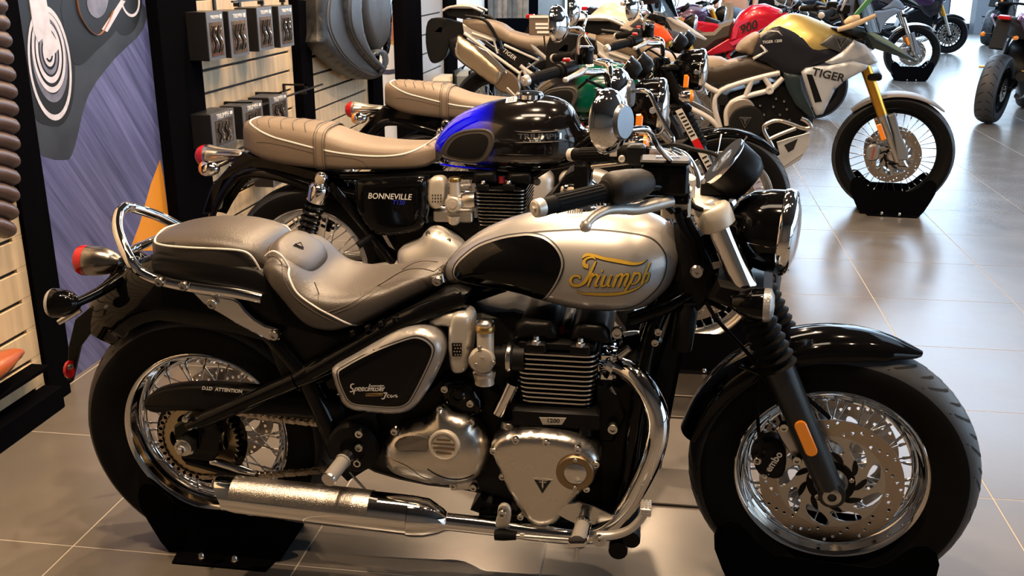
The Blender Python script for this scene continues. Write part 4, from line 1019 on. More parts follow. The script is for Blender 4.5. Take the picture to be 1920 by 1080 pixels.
stroke('cover_ridge', T(-.16, [(735, 858), (765, 868), (790, 890), (810, 898)]), .006, alu, .0015, cl, clb, False, 5)
bolts(cl, [a(826, 767, -.145), a(884, 791, -.145), a(850, 909, -.14), a(888, 913, -.14), a(740, 808, -.15)], r=.0095, h=.007)
M().slab(T(-.132, [(845, 898), (893, 902), (898, 918), (845, 920)]), (0, 1, 0), .01, .002).ob('case_foot', alu_cast, cl)
# primary cover, triangular
pc = empty('timing_cover', B1)
po = smooth_loop(T(-.165, [(921, 838), (926, 824), (938, 814), (970, 807), (1010, 806), (1055, 811), (1092, 822), (1118, 843), (1126, 862), (1119, 885), (1102, 908), (1080, 935), (1060, 960), (1042, 978), (1015, 984), (992, 975), (974, 952), (958, 925), (945, 900), (930, 865)]), 3)
M_ = M().puff(po, (0, -1, 0), .05, 0, .026, .022, grid=.011); M_.ob('case_cover', alu, pc, smooth=60); pcb = M_.bvh()
for x_, y_ in ((968, 822), (1025, 826), (1084, 838), (1118, 868), (926, 843), (941, 896), (1100, 916), (976, 968)):
    q = drape(pcb, [a(x_, y_, -.18)], 0)[0]; q.y -= .001
    M().bolt(q, (0, -1, 0), .0085, .005).ob('bolt', bolt_m, pc)
q = drape(pcb, [a(1079, 885, -.19)], 0)[0]
M().lathe([(.043, -.012), (.043, .004), (.040, .008), (.026, .008), (.026, .004)], q, (0, -1, 0), 44).ob('plug_ring', bronze, pc)
M().lathe([(.0255, .002), (.0255, .007), (.023, .009), (0, .0094)], q, (0, -1, 0), 44).ob('plug_disc', mat('spun_alloy', (.80, .77, .72), 1, .2, aniso=.8), pc)
bolts(pc, [q+V((0, -.008, .034)), q+V((0, -.008, -.034))], r=.005, h=.003)
tri = [a(999, 897, -.192), a(1037, 899, -.192), a(1017, 928, -.192)]
q = drape(pcb, tri, .001); tc_ = sum(q, V())/3
M().slab([tc_+(p-tc_)*1.0 for p in q], (0, -1, 0), .0015, .0006).ob('badge_rim', chrome_s, pc, smooth=0)
M().slab([tc_+(p-tc_)*.84+V((0, -.0016, 0)) for p in q], (0, -1, 0), .0006).ob('badge_field', ink_k, pc, smooth=0)
def t_mark(parent, c, s, m, Y=-1):
    for L in ([(-.62, .42), (-.10, .42), (-.10, .30), (-.40, .30)], [(-.36, .20), (-.10, .20), (-.10, .08), (-.24, .08)], [(.10, .42), (.62, .42), (.40, .30), (.10, .30)], [(.10, .20), (.36, .20), (.24, .08), (.10, .08)], [(-.07, .42), (.07, .42), (.07, -.30), (0, -.50), (-.07, -.30)]):
        M().slab([V(c)+V((x_*s, 0, z_*s)) for x_, z_ in L], (0, Y, 0), .0006).ob('badge_mark', m, parent, smooth=0)
t_mark(pc, tc_+V((0, -.0024, .003)), .026, chrome_s)
# capacity plaque
pq = M().slab(T(-.151, [(1011, 782), (1062, 783), (1054, 796), (1018, 796)]), (0, -1, 0), .002, .0005); pq.ob('capacity_plaque', chrome_s, en, smooth=0)
text('plaque_lettering', '1200', .013, ink_k, en, side(a(1037, 789.5, -.1536)), bold=.0003, sx=1.15)
M().box(a(960, 800, -.15)+V((0, 0, -.0)), V((a(1125, 800, -.12).x, .12, a(1125, 765, -.12).z)), .006).ob('barrel_base', bsat, en)
for px, py in ((985, 790), (1098, 790)):
    M().lathe([(.018, -.03), (.015, .012), (.013, .02)], a(px, py, -.135), (0, 0, 1), 14).ob('barrel_stud', bsat, en)
M().slab(T(-.11, [(1115, 720), (1160, 745), (1175, 780), (1150, 830), (1120, 830)]), (0, 1, 0), .05, .006).ob('engine_mount', bsat, en)
# rear-set hanger plate (black, round) with passenger peg
fp = empty('peg_hanger', B1)
M().lathe([(.062, 0), (.062, .02), (.055, .028), (.030, .030), (.028, .024), (.0, .024)], a(668, 832, -.125), (0, -1, 0), 40).ob('hanger_disc', bplas, fp)
M().slab(T(-.125, [(630, 790), (700, 770), (712, 820), (690, 880), (650, 905), (625, 880)]), (0, 1, 0), .03, .006).ob('hanger_plate', bplas, fp)
bolts(fp, [a(674, 812, -.158), a(674, 838, -.158), a(671, 867, -.15)], r=.0105, h=.008)
pa, pb_ = a(652, 853, -.17), a(617, 898, -.26)
M().tube([pa, pa.lerp(pb_, .25)], [.015, .017], 14).ob('peg_joint', chrome_s, fp)
m = M().tube([pa.lerp(pb_, .22), pb_], [.0165, .0165], 18); m.tube([pa.lerp(pb_, .24), pa.lerp(pb_, .30)], [.0185, .0185], 18); m.ob('peg_sleeve', mat('peg_rubber_grey', (.33, .31, .28), 0, .6, bump=.8, bscale=500), fp)
M().tube([pb_, pb_+(pb_-pa).normalized()*.005], [.0172, .016], 18).ob('peg_cap', chrome_s, fp)
M().tube([a(655, 885, -.15), a(700, 935, -.15)], .003, 6).ob('spring_rod', chrome_s, fp)
# --- exhaust
for s in (-1, 1):
    ex = empty('exhaust', B1)
    def e(px, py, Y): p = a(px, py, -abs(Y)); return V((p.x, s*abs(Y), p.z))
    hd_pts = [e(1146, 684, .07), e(1165, 690, .085), e(1192, 705, .11), e(1218, 740, .135), e(1234, 788, .15), e(1226, 845, .158), e(1200, 905, .162), e(1170, 955, .165), e(1130, 995, .17), (e(1080, 1004, .17)), e(1000, 997, .175), e(920, 987, .18), e(838, 978, .185)]
    M().tube(hd_pts, [.023, .024, .025, .025, .025, .025, .024, .022, .0205, .0205, .0205, .0205, .0205], 22, smooth=6).ob('header_pipe', chrome, ex)
    sl = [(e(836, 978, .187), .023), (e(828, 977, .188), .030), (e(800, 971, .19), .045), (e(775, 968, .192), .0475), (e(766, 967, .193), .0480)]
    M().tube([p for p, r in sl], [r for p, r in sl], 30).ob('silencer_collar', chrome, ex)
    ax0, ax1 = e(768, 966, .193), e(424, 926, .20)
    d = (ax1-ax0).normalized(); pts = [ax0, ax0.lerp(ax1, .03), ax0.lerp(ax1, .5), ax0.lerp(ax1, .93), ax1]
    mm = M().tube(pts, [.0455, .0465, .046, .044, .041], 34, cap=False)
    # slash-cut open end
    for v in mm.v:
        t = (v-ax0).dot(d)/(ax1-ax0).length
        if t > .92: v += d*((v.z-ax1.z)*.55*(t-.92)/.08)
    mm.tube([ax1+d*.0, ax0.lerp(ax1, .8)], [.040, .036], 24, cap=False); mm.ob('silencer_body', chrome, ex, smooth=60)
    shd = M(); rings = []
    for i in range(21):
        t = .20+.745*i/20; c_ = ax0.lerp(ax1, t); rr = .0478-.003*max(0, t-.5); ring = []
        for j in range(13): an = radians(18+144*j/12); ring.append(c_+V((0, -cos(an)*s*-1*-1, 0))*rr+V((0, 0, sin(an)))*rr)
        rings.append(ring)
    shd.loft(rings, cap=False, closed=False).ob('heat_shield', mat('pebbled_chrome', (.62, .58, .53), 1, .26, bump=.5, bscale=420), ex, smooth=70)
    M().tube([ax0.lerp(ax1, .155)+V((0, -s*-.0, .0))+V((0, s*.02, .040)), ax0.lerp(ax1, .20)+V((0, s*.02, .042))], .006, 8).ob('shield_clip', chrome_s, ex)
    # head flange with clamps
    q = e(1138, 680, .065)
    fl_ = M().lathe([(.030, -.012), (.034, -.008), (.034, .0), (.028, .004), (.028, .012), (.036, .014), (.036, .020), (.026, .024)], q, e(1165, 690, .085)-q, 26)
    for k_ in range(4):
        an = pi/4+k_*pi/2; o_ = q+V((0, cos(an)*.033, sin(an)*.033)); fl_.box(o_-V((.012, .007, .007)), o_+V((.016, .007, .007)), .002)
    fl_.ob('header_flange', chrome, ex)
    for k_ in range(4): an = pi/4+k_*pi/2; M().bolt(q+V((.016, cos(an)*.033, sin(an)*.033)), (1, 0, 0), .006).ob('bolt', bolt_m, ex)
M().tube([a(1180, 653, -.1), a(1160, 668, -.1)], .008, 10).ob('sensor', chrome_s, en)
st = M().tube([a(1145, 725, -.1), a(1165, 760, -.1), a(1168, 775, -.1)], .005, 8); st.ob('sensor', chrome_s, en)
# --- rider's peg, heel plate, brake pedal, linkage
rp_ = empty('brake_pedal', B1)
M().slab([a(*p, -.19) for p in [(1040, 962), (1062, 946), (1085, 941), (1115, 950), (1152, 968), (1148, 974), (1115, 984), (1085, 985), (1062, 975)]], (0, 1, 0), .005, .0015).ob('heel_plate', chrome_s, rp_)
pa, pb_ = a(1098, 962, -.20), a(1082, 1022, -.31)
M().tube([pa, pa.lerp(pb_, .4)], [.013, .016], 14).ob('peg_joint', chrome_s, rp_)
M().tube([pa.lerp(pb_, .35), pa.lerp(pb_, .92)], [.0155, .018], 18).ob('peg_sleeve', MATS['peg_rubber_grey'], rp_)
M().tube([pa.lerp(pb_, .3), pa.lerp(pb_, .36)], [.0185, .0185], 18).slab([pb_+V((-.019, -.004, -.010)), pb_+V((.019, -.004, -.004)), pb_+V((.019, -.004, .012)), pb_+V((-.019, -.004, .008))], (0, 1, 0), .02, .004).tube([pa.lerp(pb_, .35)+V((0.016, 0, 0)), pa.lerp(pb_, .95)+V((.016, 0, 0))], .004, 8).ob('peg_frame', chrome, rp_)
M().tube([pb_+V((0, 0, -.005)), pb_+V((-.002, -.006, -.034))], [.005, .004], 8).ob('feeler_stub', chrome_s, rp_)
M().tube([a(1120, 1004, -.22), a(1150, 1003, -.22), a(1180, 993, -.225), a(1202, 972, -.23), a(1212, 952, -.235)], [.010, .010, .009, .009, .010], 14, smooth=5, flat=1.2).lathe([(.012, -.01), (.015, -.008), (.015, .01)], a(1124, 1010, -.222), (0, -1, 0), 20).ob('pedal_arm', alu_l, rp_)
M().bolt(a(1124, 1010, -.236), (0, -1, 0), .008).ob('bolt', bolt_m, rp_)
pad = M(); q = a(1211, 952, -.25); pad.box(q-V((.012, .018, .012)), q+V((.012, .018, .008)), .003)
for i in range(3):
    for j in range(4): pad.box(q+V((-.010+i*.008, -.016+j*.009, .007)), q+V((-.005+i*.008, -.010+j*.009, .010)))
for i in range(3):
    for j in range(3): pad.box(q+V((-.010+i*.008, -.0205, -.010+j*.006)), q+V((-.005+i*.008, -.018, -.006+j*.006)))
pad.ob('pedal_pad', alu_l, rp_)
lk = M().slab(smooth_loop(T(-.205, [(934, 952), (944, 946), (955, 952), (958, 968), (952, 990), (938, 992), (928, 985), (932, 968)]), 2), (0, 1, 0), .012, .002); lk.ob('linkage_lever', alu_l, rp_)
bolts(rp_, [a(942, 962, -.212)], r=.011, h=.008); M().tube([a(928, 1003, -.212), a(945, 1003, -.212), a(968, 1005, -.212)], [.012, .013, .009], 12).ob('linkage_boot', rubber, rp_)
M().tube([a(968, 1005, -.212), a(1075, 1013, -.212)], [.0045, .0045], 8).lathe([(.007, 0), (.007, .01)], a(975, 1005, -.212), (1, 0, 0), 6).ob('linkage_rod', chrome_s, rp_)
ub = M(); ub.slab(T(-.12, [(900, 930), (1000, 960), (1100, 985), (1195, 985), (1200, 1010), (1150, 1020), (1000, 1005), (880, 960)]), (0, 1, 0), .24, .01); ub.lathe([(.02, 0), (.02, .03)], a(1185, 1000, -.13), (0, -1, 0), 16); ub.lathe([(.022, 0), (.022, .03)], a(1160, 1020, -.13), (0, -1, 0), 16); ub.ob('under_frame', bplas, B1, smooth=40)
# --- front end of the cruiser (built straight ahead, then turned with the steering)
RK = radians(25.3); AX = V((-sin(RK), 0, cos(RK)))
fk = empty('fork', B1)
def onleg(z, y=-.105): # point on the fork leg centre line at height z
    return V((1.51-(z-RC)*math.tan(RK), y, z))
for s in (-1, 1):
    y = s*.103
    o = M().tube([onleg(.300, y), onleg(.33, y), onleg(.42, y), onleg(.56, y), onleg(.62, y)], [.022, .028, .0305, .0325, .034], 26); 
    o.lathe([(.030, -.02), (.030, .02)], onleg(.322, y), (0, 1, 0), 24); o = o.ob('fork_lower', mat('satin_black_fork', (.012, .016, .02), 0, .38), fk); o.matrix_basis = S1
    o = M().lathe([(.020, 0), (.020, .006), (.015, .008), (.010, .008), (.009, 0), (0, 0)], onleg(.322, y)+V((0, s*.02, 0)), (0, s, 0), 24).ob('axle_end', steel, fk); o.matrix_basis = S1
    fork_gaiter(fk, onleg(.615, y), onleg(.725, y), .038, .034, 6, S1)
    o = M().tube([onleg(.72, y), onleg(.78, y)], [.031, .029], 24).ob('gaiter_top', bsat, fk); o.matrix_basis = S1
    o = M().tube([onleg(.775, y), onleg(.925, y)], [.0265, .0265], 30).ob('fork_tube', chrome, fk); o.matrix_basis = S1
    c_ = onleg(.775, y)
    # amber side reflector
    q0, q1 = onleg(.505, y)+V((.0, s*.031, 0)), onleg(.425, y)+V((0, s*.0315, 0))
    n_ = M(); dd = (q1-q0).normalized(); ww = V((dd.z, 0, -dd.x))*.013; P = []
    for (c__, a0) in ((q0+dd*.012, 0), (q1-dd*.012, pi)):
        for j in range(7): an = a0+pi*j/6; P.append(c__+ww*cos(an)-dd*.012*sin(an))
    o = n_.slab(P, (0, s, 0), .007, .002).ob('side_reflector', org_l, fk); o.matrix_basis = S1
# lower yoke
o = M().slab([V((x, -.135, z)) for x, z in ((onleg(.735).x-.10, .765), (onleg(.735).x-.02, .735), (onleg(.735).x+.035, .745), (onleg(.78).x+.035, .795), (onleg(.78).x-.06, .81))], (0, 1, 0), .27, .012).ob('lower_yoke', bsat, fk); o.matrix_basis = S1
# top yoke, cast, cream-silver
yk = mat('cast_cream_alloy', (.74, .69, .60), .35, .42, bump=.1, bscale=200)
c_ = onleg(.94)
m = M()
for s in (-1, 1): m.lathe([(.030, -.022), (.037, -.018), (.039, 0), (.039, .020), (.035, .026), (.024, .028), (.022, .024), (0, .024)], onleg(.935, s*.103), AX, 30)
m.slab([c_+V((-.085, -.06+.105, .0)), c_+V((-.03, -.03+.0, -.0)), c_+V((.02, -.02, .0)), c_+V((.02, .23, 0)), c_+V((-.03, .24, 0)), c_+V((-.085, .165, 0))], AX, .03, .006)
o = m.ob('top_yoke', yk, fk); o.matrix_basis = S1
m = M(); 
for s in (-1, 1): m.lathe([(.012, 0), (.013, .012), (.010, .014), (0, .014)], onleg(.952, s*.103)+AX*.008, AX, 6)
o = m.ob('fork_cap', alu_l, fk); o.matrix_basis = S1
m = M()
for s in (-1, 1): o = M().box(c_+V((-.105, s*.045-.018, .005)), c_+V((-.045, s*.045+.018, .075)), .008).ob('bar_clamp', yk, fk); o.matrix_basis = S1
pass
# front mudguard
P = []
for ang in (168, 152, 135, 117, 101, 87, 74, 62): P.append((1.51+.352*cos(radians(ang)), RC+.352*sin(radians(ang))))
o = mudguard(P, .082, .048, hws=[.060, .074, .080, .081, .080, .072, .055, .012]).ob('front_mudguard', bgloss, B1, smooth=60); o.matrix_basis = S1
o = M().tube([(1.51-.22, -.088, .60), (1.51-.10, -.095, .56), (1.51-.02, -.10, .5)], .005, 8, smooth=3).ob('mudguard_stay', bgloss, B1); o.matrix_basis = S1
# brake caliper behind the near fork leg
for s in (-1, 1):
    cp = empty('brake_caliper', B1); cp.matrix_basis = S1
    def w_(px, py): p = S1.inverted() @ a(px, py, -.10); return V((p.x, s*abs(p.y), p.z))
    body_ = smooth_loop([w_(*p) for p in [(1412, 868), (1408, 852), (1422, 832), (1447, 822), (1466, 834), (1474, 855), (1472, 885), (1460, 900), (1440, 898), (1422, 890)]], 2)
    M().slab(body_, (0, -s, 0), .042, .008).ob('caliper_body', bsat, cp)
    br = [w_(*p) for p in [(1455, 805), (1475, 788), (1494, 800), (1512, 850), (1500, 868), (1490, 862), (1478, 845), (1465, 825)]]
    M().slab(br, (0, -s, 0), .012, .002).ob('caliper_bracket', steel, cp)
    for p in ((1470, 797), (1494, 858)): M().bolt(w_(*p)+V((0, s*.008, 0)), (0, s, 0), .011, .008).ob('bolt', bolt_m, cp)
    for p in ((1432, 850),): M().bolt(w_(*p)+V((0, s*.004, 0)), (0, s, 0), .009, .006).ob('bolt', bplas, cp)
    M().bolt(w_(1420, 858)+V((0, s*.012, 0)), (0, s, 0), .010, .006).ob('hose_bolt', bolt_m, cp)
    M().tube([w_(1420, 858)+V((0, s*.014, 0)), w_(1425, 838)+V((0, s*.014, 0)), w_(1422, 800), w_(1420, 740), w_(1430, 690)], .004, 8, smooth=4).ob('hose', rubber, cp)
    if s < 0:
        mx = frame(w_(1446, 872)+V((0, -.0015, 0)), (cos(1.12), 0, sin(1.12)), (-sin(1.12), 0, cos(1.12)))
        text('caliper_lettering', 'brembo', .024, ink_w, cp, mx, bold=.0005)
# headlight (a touch lower than the bars), chrome rim, glass
hl = empty('headlight', B1)
h0, h1 = a(1477, 436, -.035), a(1405, 440, -.02)
d = V((cos(-.12)*cos(.04), -.17, -.05)).normalized()
M().lathe([(.0, -.118), (.03, -.114), (.06, -.098), (.080, -.068), (.0885, -.03), (.0905, 0), (.0905, .012)], h0-d*.012, d, 56).ob('lamp_shell', bgloss, hl, smooth=70)
M().lathe([(.0905, -.004), (.0935, .0), (.0945, .010), (.092, .020), (.086, .025), (.083, .021)], h0-d*.012, d, 56, cap=False).ob('lamp_rim', chrome, hl, smooth=70)
M().lathe([(.0835, .020), (.075, .027), (.05, .034), (.02, .037), (0, .0375)], h0-d*.012, d, 48).ob('lamp_glass', glass_l, hl, smooth=70)
M().tube([h0-d*.09+V((0, -.078, -.012)), h0-d*.04+V((0, -.088, -.014)), h0-d*.004+V((0, -.09, -.012))], .0035, 8, smooth=3).ob('trim_strip', chrome, hl)
M().tube([a(1345, 545, -.03), a(1390, 500, -.03), h0-d*.07+V((0, 0, -.05))], [.02, .022, .02], 12, smooth=3).ob('lamp_bracket', bsat, hl)
# front indicators under the lamp
for s in (-1, 1):
    t = empty('front_indicator', B1)
    q = a(1436, 572, -.155); q = V((q.x+(.0 if s < 0 else -.02), s*.155 if s < 0 else .135, q.z)); d = V((1, s*.05-.1, .02)).normalized()
    M().lathe([(.0, -.072), (.014, -.068), (.026, -.05), (.033, -.028), (.0355, -.004), (.035, 0)], q, d, 28).ob('shell', bgloss, t)
    M().lathe([(.0355, -.004), (.0362, .003), (.034, .010), (.022, .016), (0, .018)], q, d, 28).ob('lens', clear_l, t)
    M().tube([q-d*.055, V((q.x-.085, s*.10, q.z+.02)), V((q.x-.10, s*.07, q.z+.03))], .010, 10, smooth=3).ob('stalk', bgloss, t)
# instrument pod
ip = empty('instrument', B1)
g0, n_ = a(1362, 308, -.03), V((-.78, -.06, .62)).normalized()
M().lathe([(.060, .012), (.0585, .0), (.058, -.012), (.056, -.045), (.046, -.062), (.02, -.068), (0, -.068)], g0, n_, 44).ob('pod_case', bsat, ip, smooth=60)
M().lathe([(.0545, .010), (.060, .012), (.0605, .006), (.058, .002)], g0, n_, 44).ob('pod_rim', chrome, ip)
M().lathe([(.055, .010), (.03, .012), (0, .0125)], g0, n_, 40).ob('pod_glass', mat('dial_glass', (.16, .17, .18), .2, .08, coat=1), ip)
M().box(a(1340, 350, -.03)-V((.03, .02, .02)), a(1340, 350, -.03)+V((.03, .02, .015)), .006).tube([a(1358, 350, -.03), a(1350, 380, -.03), a(1335, 395, -.03)], .018, 12).ob('pod_bracket', bsat, ip)
# handlebar
hb = empty('handlebar', B1)
cl_ = S1 @ (onleg(.94)+V((-.078, .0, .050)))
gR0, gR1 = a(1018, 388, -.42), a(1142, 358, -.315)
barR = [gR0, gR1, a(1200, 350, -.265), a(1250, 352, -.215), a(1283, 368, -.155), a(1300, 395, -.09), a(1302, 380, -.05)]
M().tube([V(p) for p in barR], .0115, 12, smooth=5).ob('bar_tube', bgloss, hb)
barL = [a(1302, 380, -.05), a(1310, 352, .04), a(1300, 318, .14), a(1280, 292, .22), a(1245, 283, .28), a(1190, 284, .34), a(1085, 290, .42)]
M().tube(barL, .0115, 12, smooth=5).ob('bar_tube', chrome, hb)
def grip(parent, p0, p1, r=.0165, capm=alu_l):
    d = (p1-p0).normalized(); L = (p1-p0).length; g = empty('grip', parent)
    M().lathe([(r*1.02, -.004), (r*1.06, .002), (r, .008), (r*1.0, L*.9), (r*1.35, L*.93), (r*1.35, L)], p0, d, 28).ob('grip_sleeve', rubber, g, smooth=50)
    for k in range(16):
        an = 2*pi*k/16; u = d.orthogonal().normalized(); w = d.cross(u); o = (u*cos(an)+w*sin(an))
        M().tube([p0+d*L*.18+o*r*1.0, p0+d*L*.86+o*r*1.0], [.0017, .0017], 5).ob('grip_rib', rubber, g)
    M().lathe([(0, -.020), (.013, -.020), (.0165, -.017), (.0175, -.002), (.0165, .0)], p0, d, 28).lathe([(.006, -.024), (.006, -.018)], p0, d, 6).ob('bar_end', capm, g)
grip(hb, gR0, gR1); grip(hb, a(1078, 290, .41), a(1150, 288, .345), .0165)
# right switch housing, master cylinder, lever
sw = empty('brake_master', B1)
d_ = (a(1210, 345, -.26)-gR1).normalized()
M().lathe([(.020, -.006), (.030, 0), (.033, .012), (.032, .045), (.028, .078), (.020, .095)], gR1+V((0, 0, .003)), d_, 26).ob('switch_housing', mat('powder_black', (.018, .016, .014), 0, .42, bump=.5, bscale=700), sw, smooth=50)
R_ = []
top_ = [a(*p, -.215) for p in [(1206, 306), (1250, 297), (1284, 306), (1278, 318), (1214, 322)]]
bx = M(); mc = a(1247, 330, -.215)
bx.slab([mc+V((-.046, -.028, -.034)), mc+V((.040, -.028, -.034)), mc+V((.046, -.018, -.034)), mc+V((.046, .022, -.034)), mc+V((.036, .030, -.034)), mc+V((-.046, .030, -.034))], (0, .06, 1), .060, .006); bx.ob('fluid_reservoir', bsat, sw, smooth=30)
bx = M().slab([mc+V((-.049, -.031, .026)), mc+V((.043, -.031, .026)), mc+V((.049, -.020, .026)), mc+V((.049, .025, .026)), mc+V((.038, .033, .026)), mc+V((-.049, .033, .026))], (0, .06, 1), .010, .004); bx.ob('reservoir_lid', bsat, sw, smooth=30)
text('lid_lettering', 'BRAKE', .016, chrome_s, sw, frame(mc+V((.004, .004, .038)), (1, .1, 0), (-.1, 1, 0)), bold=.0004)
lv = [a(1258, 376, -.225), a(1225, 384, -.25), a(1190, 392, -.28), a(1160, 392, -.31), a(1135, 395, -.335), a(1112, 408, -.36), a(1098, 424, -.375)]
M().tube(lv, [.012, .0135, .012, .010, .009, .0075, .007], 16, smooth=5, flat=1.15).lathe([(0, -.012), (.008, -.009), (.0115, 0), (.008, .009), (0, .012)], lv[-1], (0, 0, 1), 20).ob('brake_lever', alu_l, sw, smooth=60)
M().tube([a(1230, 372, -.235), a(1250, 385, -.225), a(1262, 398, -.22)], [.006, .008, .006], 10).box(a(1235, 365, -.22)-V((.03, .012, .008)), a(1280, 375, -.19)+V((0, .01, .012)), .004).ob('lever_perch', bsat, sw)
M().box(a(1268, 352, -.20)-V((.010, .02, .03)), a(1292, 352, -.17)+V((0, .01, .02)), .004).ob('bar_clamp', bsat, sw)
for k, (x_, y_) in enumerate(((1289, 360), (1278, 372))): M().bolt(a(x_, y_, -.195), (0, -1, 0), .006).ob('bolt', bolt_m, sw)
M().tube([a(1288, 365, -.17), a(1298, 385, -.15), a(1330, 398, -.12), a(1370, 405, -.10), a(1395, 412, -.06)], .0055, 8, smooth=4).ob('brake_hose', rubber, sw)
M().tube([a(1270, 395, -.18), a(1280, 425, -.15), a(1300, 455, -.10), a(1312, 500, -.05)], .009, 10, smooth=4).tube([a(1282, 395, -.17), a(1296, 425, -.14), a(1312, 455, -.09), a(1322, 500, -.05)], .007, 10, smooth=4).ob('cable', rubber, sw)
# left switchgear
sl = empty('switchgear', B1)
M().lathe([(.020, 0), (.026, .006), (.027, .04), (.022, .060)], a(1155, 288, .338), a(1235, 284, .285)-a(1155, 288, .338), 22).box(a(1195, 285, .30)-V((.025, .025, .03)), a(1195, 285, .30)+V((.02, .02, .02)), .006).ob('switch_housing', bsat, sl)
M().bolt(a(1166, 298, .29), (0, -1, 0), .009, .005).ob('switch_button', alu_l, sl); M().box(a(1150, 287, .30)-V((.009, .004, .009)), a(1150, 287, .30)+V((.009, .004, .009)), .002).ob('switch_button', mat('grey_button', (.5, .48, .46), 0, .5), sl)
M().tube([a(1205, 300, .30), a(1160, 306, .34), a(1110, 312, .38)], [.008, .007, .006], 10, smooth=3).ob('clutch_lever', chrome_s, sl)
M().tube([a(1225, 285, .26), a(1250, 290, .22), a(1268, 302, .17)], .013, 12, smooth=3).ob('cable_adjuster', chrome_s, sl)
M().tube([a(1230, 274, .26), a(1270, 272, .2), a(1300, 280, .1), a(1345, 292, .05), a(1375, 330, 0)], .005, 8, smooth=4).ob('clutch_cable', rubber, sl)
# mirrors
vn = lambda x, y, z: V((x, y, z)).normalized()
mR = mirror(B1, a(1148, 228, -.40), vn(.88, -.46, .05), .057, [a(1183, 243, -.375), a(1205, 241, -.35), a(1217, 246, -.335), a(1232, 272, -.28), a(1256, 300, -.24), a(1277, 324, -.21), a(1281, 338, -.205), a(1280, 352, -.205)])
mL = mirror(B1, a(1166, 175, .30), vn(.92, -.15, .05), .062, [a(1178, 172, .30), a(1205, 170, .28), a(1219, 178, .27), a(1234, 210, .26), a(1256, 250, .25), a(1262, 262, .25), a(1260, 285, .25)])
S = mat('stand_dark', (.01, .01, .011), 0, .3)
# wheel stands under the cruiser
chock('black steel wheel cradle under the front wheel of the silver cruiser', (1.505, -.012, 0), -.10, 1.0, w=.115)
chock('black steel wheel cradle under the rear wheel of the silver cruiser', (.035, 0, 0), 0, .88, w=.090)
